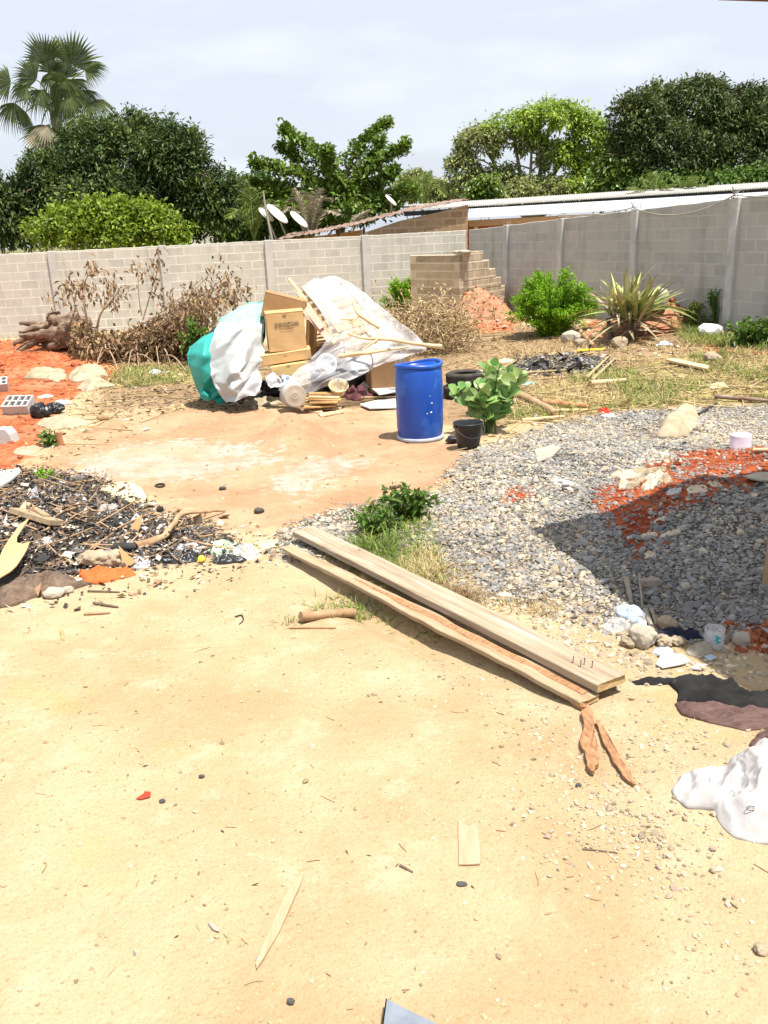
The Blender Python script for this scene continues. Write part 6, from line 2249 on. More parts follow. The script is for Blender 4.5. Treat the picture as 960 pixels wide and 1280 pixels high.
def leafy(name, label, cat, px, w, d_, h, n, leaf, L, W, seed, stems=14, up=0.5, stem_mat='weed_leaf', bias=0.6, group=None):
    r = np.random.default_rng(seed)
    b0 = G(*px)
    t = thing(name, label, cat, b0, group)
    mb = MB()
    pts, nn = [], []
    per = max(1, n // stems)
    for k in range(stems):
        a = r.uniform(0, 6.28)
        rr = r.uniform(0.1, 1.0) ** 0.6
        end = b0 + np.array([math.cos(a) * w / 2 * rr, math.sin(a) * d_ / 2 * rr, h * math.sqrt(max(0.05, 1 - (rr * 0.97) ** 2)) * r.uniform(0.75, 1.08)])
        m = b0 + (end - b0) * 0.5 + np.array([0, 0, h * 0.1]) + r.normal(0, 0.03, 3)
        st = b0 + np.array([math.cos(a) * w * 0.12, math.sin(a) * d_ * 0.12, 0]) * rr
        p = spline([st, m, end], 7)
        mb.tube(p, np.linspace(0.008 + 0.006 * h, 0.003, len(p)), 4)
        i = (r.beta(1.6, 0.9, per) * (len(p) - 1)).astype(int)
        sp = 0.5 * max(w, d_) / math.sqrt(stems) * 0.8
        pts.append(p[i] + r.normal(0, sp * 0.55, (per, 3)) * [1, 1, 0.8])
        nn.append(np.tile(unit(end - st), (per, 1)))
    mb.build('stem', MAT[stem_mat], t)
    P3 = np.concatenate(pts)
    N3 = np.concatenate(nn)
    P3[:, 2] = np.maximum(P3[:, 2], hgt(P3[:, 0], P3[:, 1]) + 0.01)
    d = r.normal(0, 0.8, (len(P3), 3)) + N3 * 0.5
    d[:, 2] += up * 0.3
    mb = MB()
    mb.leaves(P3, d, N3 * 0.3 + [0, 0, 1] + r.normal(0, 0.4, (len(P3), 3)), L * r.uniform(0.6, 1.3, len(P3)), W * r.uniform(0.7, 1.2, len(P3)), 0.18, 0.2)
    mb.build('foliage', MAT[leaf], t)
    return t


leafy('green_bush', 'large feathery bright green bush against the grey wall', 'bush', (690, 419), 2.15, 1.5, 1.36, 20000, 'fine_leaf', 0.075, 0.032, 160, 130)
leafy('green_bush', 'bright green bush growing against the left side of the ruined blocks', 'bush', (503, 396), 1.25, 0.8, 1.15, 6000, 'fine_leaf', 0.08, 0.04, 161, 40)
leafy('vine_shrub', 'dark green leafy vine tip above the bright bush by the ruined blocks', 'shrub', (497, 390), 0.6, 0.5, 1.52, 700, 'almond_leaf', 0.13, 0.07, 162, 14)
leafy('green_weed', 'dark spindly weed with small leaves at the foot of the right wall pillar', 'weed', (893, 410), 0.7, 0.5, 0.85, 900, 'weed_leaf', 0.06, 0.03, 163, 16)
leafy('green_weed', 'yellowish low weed beside the spindly one at the right wall', 'weed', (868, 407), 0.6, 0.4, 0.5, 700, 'grass', 0.06, 0.03, 164, 14)
leafy('green_weed', 'creeping weed with broad leaves at the right edge below the wall', 'weed', (945, 430), 1.3, 0.7, 0.42, 800, 'weed_leaf', 0.12, 0.075, 165, 22)
leafy('green_weed', 'pale leafy weed growing beside the withered branches left of the tarpaulin', 'weed', (248, 455), 0.7, 0.5, 0.95, 800, 'weed_leaf', 0.12, 0.05, 166, 16)
leafy('green_weed', 'leafy green weed with curled leaves growing through the gravel, farther one', 'weed', (508, 650), 0.62, 0.42, 0.30, 420, 'weed_leaf', 0.075, 0.045, 167, 22)
leafy('green_weed', 'loose green weed in the gravel, left of the leafier one', 'weed', (468, 668), 0.5, 0.4, 0.26, 330, 'weed_leaf', 0.07, 0.03, 168, 18)
leafy('green_weed', 'tiny weed sprouting beside the wooden stump at left', 'weed', (66, 556), 0.4, 0.3, 0.22, 160, 'weed_leaf', 0.08, 0.04, 169, 8)
leafy('green_weed', 'small green tuft on top of the burnt heap', 'weed', (57, 603), 0.28, 0.2, 0.12, 160, 'fine_leaf', 0.06, 0.025, 170, 8)
leafy('green_weed', 'grey-green spindly plant in front of the withered leaves near the mound', 'weed', (560, 420), 1.4, 0.7, 0.42, 800, 'grey_leaf', 0.09, 0.04, 171, 24, stem_mat='dead_twig')


def tuft(name, label, cat, px, n, L, W, mat, seed, lean=0.7, bend=0.7, rad=0.08):
    r = np.random.default_rng(seed)
    b0 = G(*px)
    q = b0 + np.column_stack([r.normal(0, rad, (n, 2)), np.zeros(n)])
    q = drop_to_ground(q, -0.005)
    d = np.column_stack([r.normal(0, lean, (n, 2)), np.ones(n)])
    d[:, :2] += (q - b0)[:, :2] / max(rad, 0.01) * lean * 0.5
    mb = MB()
    mb.blades(q, d, L * r.uniform(0.5, 1.2, n), W, bend * r.uniform(0.4, 1.3, n))
    return mb.build(name, MAT[mat], label=label, cat=cat, origin=b0)


tuft('grass_tuft', 'long-bladed green grass tuft beside the far end of the grey plank', 'grass tuft', (462, 690), 260, 0.26, 0.008, 'grass', 180, 0.8, 0.8, 0.10)
tuft('grass_tuft', 'yellowing low grass tuft between the plank and the gravel', 'grass tuft', (528, 722), 420, 0.15, 0.006, 'straw', 181, 0.7, 0.6, 0.14)
tuft('dry_tuft', 'round dark brown dry tuft beside the grey plank', 'dry tuft', (571, 752), 420, 0.17, 0.004, 'dead_leaf', 182, 0.9, 0.3, 0.05)
tuft('grass_tuft', 'green grass tuft in the shade under the lower plank', 'grass tuft', (447, 772), 60, 0.13, 0.007, 'grass', 183, 0.6, 0.6, 0.06)
tuft('grass_tuft', 'tiny grass tuft near the short log', 'grass tuft', (396, 762), 34, 0.09, 0.006, 'grass', 184, 0.6, 0.6, 0.05)
tuft('grass_tuft', 'few grass blades at the left end of the short log', 'grass tuft', (364, 778), 24, 0.10, 0.006, 'grass', 185, 0.6, 0.6, 0.05)

# brush pile behind the drum
rng = np.random.default_rng(190)
bb = G(538, 440)
bp = thing('brush_pile', 'tangled heap of dry grey-brown twigs behind the blue drum', 'brush pile', bb)
mb = MB()
lv = []
for k in range(230):
    a = at(rng.uniform(482, 585), rng.uniform(385, 440), bb[1] + rng.uniform(-0.6, 1.2))
    hh = 1 - ((a[0] - bb[0]) / 1.1) ** 2 * 0.6
    a[2] = min(a[2], bb[2] + 1.0 * hh)
    a[2] = max(a[2], gz(a[0], a[1]) + 0.05)
    e = a + unit(rng.normal(0, 1, 3) * [1, 0.8, 0.55]) * rng.uniform(0.3, 0.8)
    e[2] = max(e[2], gz(e[0], e[1]) + 0.02)
    m = (a + e) / 2 + rng.normal(0, 0.10, 3) + [0, 0, 0.06]
    p = spline([a, m, e], 5)
    mb.tube(p, np.linspace(rng.uniform(0.008, 0.02), 0.005, len(p)), 5)
    lv += [m, e, a]
mb.build('twigs', MAT['dead_twig'], bp)
lv = np.array(lv)
q = np.repeat(lv, 3, 0) + rng.normal(0, 0.16, (len(lv) * 3, 3))
q[:, 2] = np.maximum(q[:, 2], hgt(q[:, 0], q[:, 1]) + 0.02)
mb = MB()
mb.leaves(q, rng.normal(0, 1, (len(q), 3)), rng.normal(0, 0.8, (len(q), 3)) + [0, -0.4, 0.9], rng.uniform(0.07, 0.15, len(q)), rng.uniform(0.025, 0.05, len(q)), 0.3, 0.2)
mb.build('withered_leaves', MAT['straw'], bp)

# spiky strap-leaved plant
rng = np.random.default_rng(195)
sb = G(787, 424)
sb[2] += 0.08
sp = thing('spiky_plant', 'big spiky plant with pale yellow-green strap leaves beside the red mound', 'plant', sb)
n = 104
a = rng.uniform(0, 6.28, n)
el = np.clip(rng.normal(0.75, 0.42, n), -0.05, 1.5)
d = np.column_stack([np.cos(a) * np.cos(el), np.sin(a) * np.cos(el), np.sin(el)])
c0 = sb + np.column_stack([rng.normal(0, 0.14, n), rng.normal(0, 0.14, n), 0.22 + 0.2 * rng.random(n)])
mb = MB()
r = np.random.default_rng(196)


def strap(mb, c, d, L, W, bend, mi=0, seg=9):
    d = unit(d)
    s = np.cross(d, [0, 0, 1.0])
    s = unit(s if np.linalg.norm(s) > 0.05 else np.array([1.0, 0, 0]))
    s = unit(s + r.normal(0, 0.3, 3))
    hor = np.array([d[0], d[1], 0])
    rows = []
    for t in np.linspace(0, 1, seg):
        p = c + d * L * t + hor * L * bend * 0.5 * t * t - np.array([0, 0, 1]) * L * bend * 0.75 * t ** 2.2
        w = W * (0.7 + 0.6 * math.sin(math.pi * min(1, t * 1.1) ** 0.8)) * (1 - t ** 4 * 0.96) * 0.8
        up = np.cross(s, d)
        rows.append([p + s * w / 2 + up * w * 0.2, p, p - s * w / 2 + up * w * 0.2])
    mb.sheet(np.array(rows), 0.004, mi)


for i in range(n):
    dry = rng.random() < 0.30 or el[i] < 0.25
    strap(mb, c0[i], d[i], rng.uniform(0.75, 1.25) * (0.9 if dry else 1.05), rng.uniform(0.075, 0.12), rng.uniform(0.0, 0.35) + (0.45 if el[i] < 0.5 else 0), 1 if dry else 0)
for i in range(16):
    a_ = rng.uniform(0, 6.28)
    strap(mb, sb + [rng.normal(0, .2), rng.normal(0, .2), 0.12], (math.cos(a_), math.sin(a_), -0.05), rng.uniform(0.4, 0.75), 0.06, 0.15, 1)
mb.build('leaf_blades', [MAT['strap_leaf'], MAT['strap_dry']], sp)
mb = MB()
for k in range(5):
    p0 = sb + rng.normal(0, 0.12, 3) * [1, 1, 0] - [0, 0, 0.1]
    mb.tube([p0, p0 + rng.normal(0, 0.06, 3) + [0, 0, 0.45]], [0.06, 0.04], 7)
mb.build('stem', MAT['bark'], sp)
lump('white_stone', 'rounded white stone wedged right of the spiky plant on the red mound', 'stone', (822, 388), (0.20, 0.18, 0.24), MAT['rock_pale'], 4, 0.15, 2, 3, sink=0.0)
lump('block_rubble', 'pale angular rubble block left of the spiky plant foot', 'rubble', (713, 427), (0.20, 0.14, 0.13), MAT['rock_pale'], 5, 0.25, 2, 2, smooth=False)
lump('block_rubble', 'smaller brown rubble block right of the pale angular one', 'rubble', (727, 433), (0.16, 0.12, 0.09), MAT['rock'], 6, 0.25, 2, 2, smooth=False)
lump('block_rubble', 'tan stone lying in front of the spiky plant', 'stone', (774, 434), (0.17, 0.15, 0.12), MAT['rock'], 7, 0.2, 2, 2, smooth=False)
stick('wood_post', 'short squared wooden post leaning between rubble and spiky plant', 'post', [(726, 420), (742, 436)], 0.07, MAT['timber_tan'], 0.02, 4)
stick('yellow_batten', 'yellow painted batten lying at the foot of the spiky plant', 'batten', [(722, 441), (756, 438)], 0.035, MAT['yellow_bit'], 0.0, 4)
lump('white_rubble', 'white triangular chunk near the right wall foot', 'rubble', (888, 420), (0.24, 0.16, 0.13), MAT['white_board'], 8, 0.3, 2, 2, smooth=False)
lump('rock', 'dark stone in the grass at right', 'stone', (890, 452), (0.15, 0.12, 0.09), MAT['rock'], 9, 0.2, 2, 2, smooth=False)
crumple('blue_wrapper', 'small blue plastic wrapper right of the spiky plant', 'wrapper', (832, 431), MAT['blue_film'], (0.26, 0.3), 0.05, 0, 24, 0.03)
# ------------------------------------------------------------------ left side: blocks and sacks on the red soil
def hollow_block(label, px, yaw, L=0.40, W=0.20, Hh=0.16, group=None):
    c = G(*px)
    t = thing('hollow_block', label, 'concrete block', c, group)
    R = rot_z(yaw) @ rot_x(0.42)
    c = c + np.array([0, 0.02, 0.045])
    mb = MB()
    xs = np.linspace(-L / 2, L / 2, 5)
    ys = [-W / 2, 0, W / 2]
    wt = 0.024
    for y in ys:
        yy = np.clip(y, -W / 2 + wt / 2, W / 2 - wt / 2)
        mb.box(c + R @ np.array([0, yy, Hh / 2]), (L, wt, Hh), R, 0.004)
    for x in xs:
        xx = np.clip(x, -L / 2 + wt / 2, L / 2 - wt / 2)
        for y0 in (-W / 4, W / 4):
            mb.box(c + R @ np.array([xx, y0, Hh / 2 - 0.002]), (wt, W / 2 - wt - 0.002 + 0.004, Hh - 0.002), R, 0.003)
    mb.build('body', MAT['pillar_light'], t)
    mb = MB()
    mb.box(c + R @ np.array([0, 0, 0.02]), (L - 0.01, W - 0.01, 0.03), R, 0.002)
    mb.build('floor_web', MAT['concrete'], t)
    return t


hollow_block('pink-grey hollow concrete block with its holes facing up, beside the black bags', (26, 516), -0.12, 0.42, 0.30, 0.17)
hollow_block('cut-off hollow block at the left edge on the red soil', (-4, 489), 0.3, 0.40, 0.25, 0.16)
sbk = G(4, 553)
t = thing('solid_block', 'pale grey solid block with a sloped end at the left edge', 'concrete block', sbk)
R = rot_z(-0.1)
mb = MB()
mb.slab([sbk + R @ np.array(v) for v in ((-0.25, -0.09, 0), (0.175, -0.09, 0), (0.15, -0.09, 0.12), (0.10, -0.09, 0.19), (-0.25, -0.09, 0.19))], R @ np.array([0, -1, 0]), 0.2)
mb.build('body', MAT['pillar_light'], t)
lump('black_bag', 'shiny knotted black plastic bag touching the hollow block', 'bag', (51, 522), (0.13, 0.11, 0.13), MAT['black_bag'], 11, 0.3, 5, 4)
lump('black_bag', 'shiny black plastic bag farther right of the hollow block', 'bag', (70, 517), (0.12, 0.10, 0.10), MAT['black_bag'], 12, 0.3, 5, 4)
crumple('cement_sack', 'flat cream cement sack with a long tail in front of the black bags', 'sack', None, MAT['cement_sack'], height=0.10, seed=13, wr=0.03, poly=[(47, 531), (56, 523), (72, 519), (92, 524), (116, 527), (117, 533), (90, 536), (62, 537)])
crumple('cement_sack', 'small flat cream sack on sand above the burnt heap', 'sack', None, MAT['cement_sack'], height=0.05, seed=14, wr=0.02, poly=[(14, 567), (24, 560), (46, 557), (50, 562), (40, 569), (22, 570)])
crumple('cement_sack', 'long folded cream sack spread on red soil, left one', 'sack', None, MAT['cement_sack'], height=0.16, seed=15, wr=0.05, poly=[(32, 473), (38, 461), (60, 462), (84, 464), (82, 472), (72, 479), (52, 474)])
crumple('cement_sack', 'peaked cream sack at the foot of the withered branches', 'sack', None, MAT['cement_sack'], height=0.24, seed=16, wr=0.05, poly=[(84, 472), (100, 470), (112, 465), (120, 456), (130, 460), (133, 470), (110, 476), (92, 478)])
crumple('cement_sack', 'cream sack lying lowest of the sacks on red soil', 'sack', None, MAT['cement_sack'], height=0.14, seed=17, wr=0.05, poly=[(98, 486), (108, 478), (128, 475), (145, 482), (130, 486), (106, 491)])
crumple('white_wrapper', 'small white and teal wrapper on the red soil', 'wrapper', (58, 496), MAT['mint_sheet'], (0.26, 0.18), 0.03, 0, 18, 0.03)
crumple('clear_bag', 'pale clear bag on the littered earth left of the tarpaulin', 'bag', (79, 505), MAT['blue_film'], (0.28, 0.26), 0.08, 0, 19, 0.04)
ts = G(76, 556)
mb = MB()
mb.tube([ts - [0, 0, 0.05], ts + [0, 0, 0.1], ts + [0.01, 0, 0.17]], [0.05, 0.042, 0.036], 9, jit=0.02)
mb.build('wooden_stump', MAT['log_red'], label='short reddish wooden stump sticking up at left', cat='stump')
crumple('white_wrapper', 'white paper scrap in front of the withered branches', 'scrap', (194, 467), MAT['sack_white'], (0.3, 0.24), 0.08, 0, 20, 0.04)
lump('dark_clod', 'lone dark clod on the swept earth near the cream sack', 'clod', (130, 525), (0.08, 0.06, 0.05), MAT['log'], 21, 0.25, 3, 2)

# ------------------------------------------------------------------ burnt heap things
crumple('plastic_sack', 'smooth pale yellow sack behind the burnt heap', 'sack', None, MAT['yellow_sack'], height=0.07, seed=25, wr=0.015, edge=0.05, poly=[(122, 610), (140, 604), (165, 604), (180, 614), (188, 628), (160, 628), (130, 620)])
cutout('card_sheet', 'tan cardboard cut-out with a curved horn, propped at the left edge of the heap', 'cardboard', [(-8, 742), (2, 722), (6, 706), (14, 690), (28, 672), (40, 666), (30, 676), (24, 686), (24, 694), (30, 696), (40, 693), (36, 704), (32, 712), (24, 726), (16, 733), (2, 740)], MAT['card'], 0.008, 0.10)
crumple('fibre_sack', 'long matted brown fibre sack along the near edge of the heap', 'sack', None, MAT['fibre_brown'], height=0.16, seed=26, wr=0.04, freq=9, poly=[(-30, 752), (0, 736), (30, 724), (60, 717), (95, 722), (110, 731), (85, 738), (50, 746), (20, 756), (-20, 765)])
crumple('orange_cloth', 'twisted bright orange cloth beside the brown fibre sack', 'cloth', None, MAT['cloth_orange'], height=0.09, seed=27, wr=0.03, freq=8, poly=[(92, 717), (115, 716), (150, 714), (168, 713), (169, 719), (150, 724), (122, 730), (108, 728)])
lump('rock', 'pale lumpy stone in front of the brown fibre sack', 'stone', (68, 746), (0.075, 0.055, 0.04), MAT['rock_pale'], 28, 0.25, 3, 3)
lump('rock', 'small pale stone right of the lumpy stone before the fibre sack', 'stone', (84, 741), (0.045, 0.04, 0.03), MAT['rock_pale'], 29, 0.25, 3, 3)
lump('crumbled_block', 'crumbled yellowish block at the heap edge, left of the cardboard triangle', 'rubble', (122, 707), (0.13, 0.09, 0.07), MAT['rock'], 30, 0.28, 4, 4)
lump('crumbled_block', 'yellowish crumbled block tucked against the cardboard triangle', 'rubble', (142, 706), (0.10, 0.08, 0.065), MAT['rock'], 31, 0.28, 4, 4)


def stand_card(name, label, pts, mat, thick=0.006):
    """torn card standing up out of the heap: outline on a leaning plane"""
    c = np.mean(pts, 0)
    foot = G(c[0], max(q[1] for q in pts))
    P3 = []
    for a, b2 in pts:
        q = at(a, b2, foot[1] + 0.02)
        k = max(0, q[2] - foot[2])
        q = at(a, b2, foot[1] + 0.02 + 0.3 * k)
        P3.append(q)
    mb = MB()
    n = unit(np.cross(P3[1] - P3[0], P3[2] - P3[0]))
    if n[1] > 0:
        n = -n
    mb.slab(P3, n, thick)
    return mb.build(name, mat, label=label, cat='cardboard')


stand_card('card_sheet', 'tan triangle of torn cardboard standing at the heap edge above the orange cloth', [(148, 682), (158, 692), (169, 702), (158, 712), (152, 713), (152, 698)], MAT['card'])
stand_card('card_sheet', 'small curled tan card standing in the heap above the burnt branch', [(178, 642), (168, 652), (163, 660), (166, 664), (170, 672), (176, 656)], MAT['card'])
mb = MB()
p = GL([(170, 690), (205, 680), (212, 674), (228, 660), (250, 654), (282, 640)])
p[:, 2] += np.array([0.05, 0.06, 0.08, 0.12, 0.1, 0.02])
mb.tube(spline(p, 6), np.linspace(0.036, 0.009, 31), 9, jit=0.012, seed=4)
mb.tube(spline([p[0], p[0] + [-0.08, -0.02, 0.0], p[0] + [-0.16, 0.02, -0.02]], 4), np.linspace(0.036, 0.045, 9), 9, 1, jit=0.02, seed=5)
mb.build('burnt_branch', [MAT['log'], MAT['char']], label='tan branch with a charred butt sticking out right of the heap', cat='branch')
mb = MB()
q0, q1 = G(22, 650, 0.09), G(72, 662, 0.06)
bar(mb, q0, q1, 0.14, 0.05, (0, 0.4, 1))
q0, q1 = G(34, 643, 0.10), G(60, 657, 0.08)
bar(mb, q0, q1, 0.06, 0.04, (0, 0.4, 1))
mb.build('rotten_plank', MAT['plank_rot'], label='chunk of rotten splintered tan wood lying on the burnt heap', cat='wood')
cutout('grey_board', 'grey dusty panel at the left edge on top of the heap', 'panel', [(-30, 604), (0, 598), (24, 592), (28, 597), (16, 608), (0, 618), (-30, 622)], MAT['concrete'], 0.02, 0.05)
crumple('green_bag', 'pale green plastic bag crumpled at the right end of the heap', 'bag', (281, 688), MAT['cloth_green'], (0.26, 0.3), 0.08, 0.2, 32, 0.05, 8)
crumple('clear_bag', 'clear crumpled plastic bag beside the pale green one', 'bag', (306, 692), MAT['clear'], (0.24, 0.3), 0.07, 0.2, 33, 0.05, 8)
crumple('black_bag', 'torn black plastic in front of the pale green bag', 'bag', (288, 702), MAT['black_bag'], (0.26, 0.12), 0.05, 0.0, 34, 0.04, 8)
crumple('black_bag', 'torn grey-black plastic left of the yellow cap', 'bag', (222, 700), MAT['black_bag'], (0.3, 0.2), 0.05, 0.1, 35, 0.05, 8)
crumple('white_wrapper', 'lilac-white torn wrapper in the heap left of the green bag', 'wrapper', (240, 688), MAT['sack_white'], (0.3, 0.16), 0.05, -0.4, 36, 0.04, 8)
crumple('white_wrapper', 'white wrapper scrap below the charred branch butt', 'wrapper', (178, 704), MAT['sack_white'], (0.16, 0.2), 0.05, 0.3, 37, 0.04, 8)
crumple('white_wrapper', 'white scrap among the ash near the horned cardboard', 'wrapper', (58, 680), MAT['sack_white'], (0.18, 0.16), 0.05, 0.3, 38, 0.04, 8)
crumple('grey_cloth', 'pale grey cloth scrap in the middle of the burnt heap', 'cloth', (136, 638), MAT['ash_grey'], (0.24, 0.2), 0.07, 0.3, 39, 0.04, 8)
lump('blue_scrap', 'small blue scrap at the top of the crumbled block', 'scrap', (134, 690), (0.03, 0.03, 0.02), MAT['blue_film'], 40, 0.2, 3, 2)
yc = G(253, 704)
mb = MB()
mb.lathe([(0.001, 0.03), (0.022, 0.03), (0.027, 0.026), (0.028, 0.0), (0.02, 0.0), (0.02, 0.02), (0.001, 0.02)], 20, yc + [0, 0, 0.03], rot_x(0.8))
mb.build('bottle_cap', MAT['yellow_bit'], label='bright yellow bottle cap at the near edge of the heap', cat='cap')
a = np.linspace(0, 2 * math.pi, 21)
rg = G(200, 608)
mb = MB()
mb.tube(rg + np.column_stack([0.045 * np.cos(a), 0.055 * np.sin(a), 0 * a + 0.012]), 0.011, 6, cap=False)
mb.build('rubber_ring', MAT['rubber'], label='small dark rubber ring lying on the cement patch', cat='ring')
for (x, y, s, lab) in ((279, 612, 0.03, 'lone black stone on the swept earth, farther one'), (324, 641, 0.04, 'lone black stone on the orange earth near the gravel')):
    lump('black_stone', lab, 'stone', (x, y), (s * 1.3, s, s * 0.7), MAT['char'], x, 0.2, 3, 2)
stick('stick', 'thin pale stick at the right end of the heap', 'stick', [(318, 683), (345, 668)], 0.014, MAT['wood_pale'])
crumple('yellow_leaf', 'yellow-orange scrap beside the far end of the planks', 'scrap', (334, 681), MAT['yellow_sack'], (0.16, 0.16), 0.03, 0.2, 41, 0.03)

# ------------------------------------------------------------------ the two planks
def plank(name, label, ends, w, t_, lift, mats, ragged=0.0, seed=0, bend=0.0, taper=(1, 1)):
    A, B = G(*ends[0]), G(*ends[1])
    A[2] += lift[0]
    B[2] += lift[1]
    x = unit(B - A)
    y = unit(np.cross([0, 0, 1], x))
    z = np.cross(x, y)
    L = np.linalg.norm(B - A)
    n = 70
    us = np.linspace(0, 1, n)
    sec = []
    ch = 0.005
    for u in us:
        ww = w * (taper[0] * (1 - u) + taper[1] * u)
        l = ww / 2 * (1 + ragged * fbm(np.array([u * 9, 0.3, seed]), 1, 3, seed))
        r_ = ww / 2 * (1 + ragged * fbm(np.array([u * 9, 5.3, seed]), 1, 3, seed))
        dz = bend * math.sin(math.pi * u) + 0.004 * float(fbm(np.array([u * 6, 1.3, seed]), 1, 2, seed))
        c = A + (B - A) * u + z * dz + y * 0.012 * float(fbm(np.array([u * 2, 2.3, seed]), 1, 2, seed))
        tt = t_ * (1 - 0.35 * ragged * abs(float(fbm(np.array([u * 12, 8.3, seed]), 1, 2, seed))))
        ring = [(-l, ch), (-l, tt - ch), (-l + ch, tt), (-l * 0.3, tt + 0.0015), (r_ * 0.3, tt), (r_ - ch, tt), (r_, tt - ch), (r_, ch), (r_ - ch, 0), (-l + ch, 0)]
        sec.append([c + y * a + z * b2 for a, b2 in ring])
    v = np.array(sec)
    k = v.shape[1]
    rg = np.random.default_rng(seed)
    v[0] += x * rg.uniform(-0.012, 0.012, (k, 1))
    v[-1] += x * rg.uniform(-0.012, 0.012, (k, 1))
    i = np.arange(n - 1)[:, None] * k
    j = np.arange(k)[None]
    j2 = (j + 1) % k
    mb = MB()
    # grain runs along local X: build in the plank's own frame
    F = np.column_stack([x, y, z])
    mb.add((v.reshape(-1, 3) - A) @ F, np.stack([i + j, i + k + j, i + k + j2, i + j2], -1).reshape(-1, 4), 0, False)
    mb.add((v[0] - A) @ F, [list(range(k))], 1, False)
    mb.add((v[-1] - A) @ F, [list(range(k))[::-1]], 1, False)
    M4 = Matrix.Identity(4)
    for r0 in range(3):
        for c0 in range(3):
            M4[r0][c0] = float(F[r0, c0])
        M4[r0][3] = float(A[r0])
    o = mb.build(name, mats, local=True, label=label, cat='plank', group='two long planks lying on the sand')
    o.matrix_world = M4
    return o, A, B, F, L


pk, PA, PB, PF, PL_ = plank('wood_plank', 'upper broad grey-brown plank with nails near its close end', ((381, 676), (764, 872)), 0.205, 0.05, (0.06, 0.06), [MAT['plank'], MAT['plank_end']], 0.06, 3, 0.0)
for (u, s) in ((0.925, -0.028), (0.942, -0.030), (0.940, 0.005), (0.955, 0.012)):
    mb = MB()
    c = np.array([PL_ * u, s, 0.05])
    mb.tube([c, c + [0.003, 0.002, 0.036]], [0.0022, 0.002], 6)
    mb.lathe([(0.001, 0.0), (0.005, 0.0), (0.005, 0.002), (0.001, 0.0025)], 10, c + [0.003, 0.002, 0.036])
    mb.build('nail', MAT['dark'], pk, local=True)
pk2, QA, QB, QF, QL = plank('wood_plank', 'lower narrower plank with orange rotten ragged grain', ((360, 695), (737, 882)), 0.125, 0.034, (0.055, 0.012), [MAT['plank_rot'], MAT['plank_end']], 0.5, 5, 0.0, (0.8, 1.1))

# the rotten orange seam along the lower plank, and its long cracks
r = np.random.default_rng(77)
us = np.linspace(0.30, 0.985, 60)
w1 = 0.024 * sstep(0.28, 0.5, us) + 0.010 * fbm(np.stack([us * 30, us * 0, us * 0], -1), 1, 3, 4)
mid_ = 0.014 + 0.012 * fbm(np.stack([us * 5, us * 0 + 3, us * 0], -1), 1, 2, 5)
g = np.stack([np.stack([us * QL, mid_ + s_ * w1, 0.0345 + 0.0035 * (1 - abs(s_)) + 0.003 * fbm(np.stack([us * 60, us * 0 + s_ * 3, us * 0], -1), 1, 2, 6)], -1) for s_ in (-1, -0.5, 0, 0.5, 1)])
mb = MB()
mb.sheet(g, 0.004, 0, False)
mb.build('rotten_seam', MAT['splinter'], pk2, local=True)


def shard(label, poly, seed, thick=0.018, lift=0.012):
    P3 = GL(poly)
    P3[:, 2] += lift + thick
    n = len(P3)
    r = np.random.default_rng(seed)
    P3 = spline(np.vstack([P3, P3[:1]]), 5)[:-1]
    P3[:, :2] += 0.007 * np.stack([1.8 * fbm(P3 + seed, 30, 3, 1), 1.8 * fbm(P3 + seed, 30, 3, 2)], -1)
    P3[:, 2] += 0.006 * fbm(P3, 18, 2, seed)
    mb = MB()
    mb.slab(P3, (0, 0, 1), thick)
    return mb.build('wood_splinter', MAT['splinter'], label=label, cat='splinter', group='rotten splinters off the plank end')


shard('short jagged orange splinter at the broken plank end, left one', [(726, 895), (736, 888), (742, 905), (744, 925), (748, 945), (744, 968), (738, 969), (731, 950), (726, 930), (730, 912)], 3)
shard('long thin pointed splinter right of the jagged one', [(744, 905), (752, 912), (764, 930), (776, 952), (788, 972), (792, 986), (782, 978), (768, 958), (754, 932)], 4, 0.012)
shard('small rotten chip bridging the plank end and splinters', [(704, 868), (722, 874), (736, 884), (728, 890), (712, 880)], 5, 0.02)
stick('short_log', 'short split log lying on sand below the planks', 'log', [(377, 779), (444, 774)], 0.034, MAT['log'], 0.0, 9, taper=0.9, rough=0.01)
stick('stick', 'thin stick along the near side of the short log', 'stick', [(362, 786), (420, 786)], 0.010, MAT['log'])

# ------------------------------------------------------------------ gravel heap things
crumple('cement_sack', 'crumpled cream cement bag with a dark open mouth on the far gravel', 'sack', None, MAT['cement_sack'], height=0.20, seed=43, wr=0.06, poly=[(820, 548), (824, 535), (836, 520), (858, 507), (872, 512), (872, 528), (862, 542), (846, 549)])
crumple('mouth_shade', 'black patch laid as the shade in the open mouth of the cream cement bag', 'rag', (840, 547), MAT['cloth_black'], (0.2, 0.1), 0.05, 0, 44, 0.03)  # black patch stands in for the shade inside the bag's mouth
tb_ = G(925, 560)
mb = MB()
mb.lathe([(0.001, 0.150), (0.094, 0.152), (0.104, 0.146), (0.107, 0.136), (0.106, 0.02), (0.110, 0.012), (0.108, 0.0), (0.098, 0.0), (0.098, 0.13), (0.001, 0.136)], 36, tb_)
mb.build('upturned_tub', MAT['lilac_plastic'], label='small white plastic tub upside down on the gravel by the red soil', cat='tub')
crumple('paper_sack', 'white torn paper flap lying left of the red soil', 'paper', None, MAT['scrap_white'], height=0.02, seed=47, wr=0.02, poly=[(682, 597), (692, 594), (706, 602), (728, 608), (730, 613), (712, 614), (696, 607)])
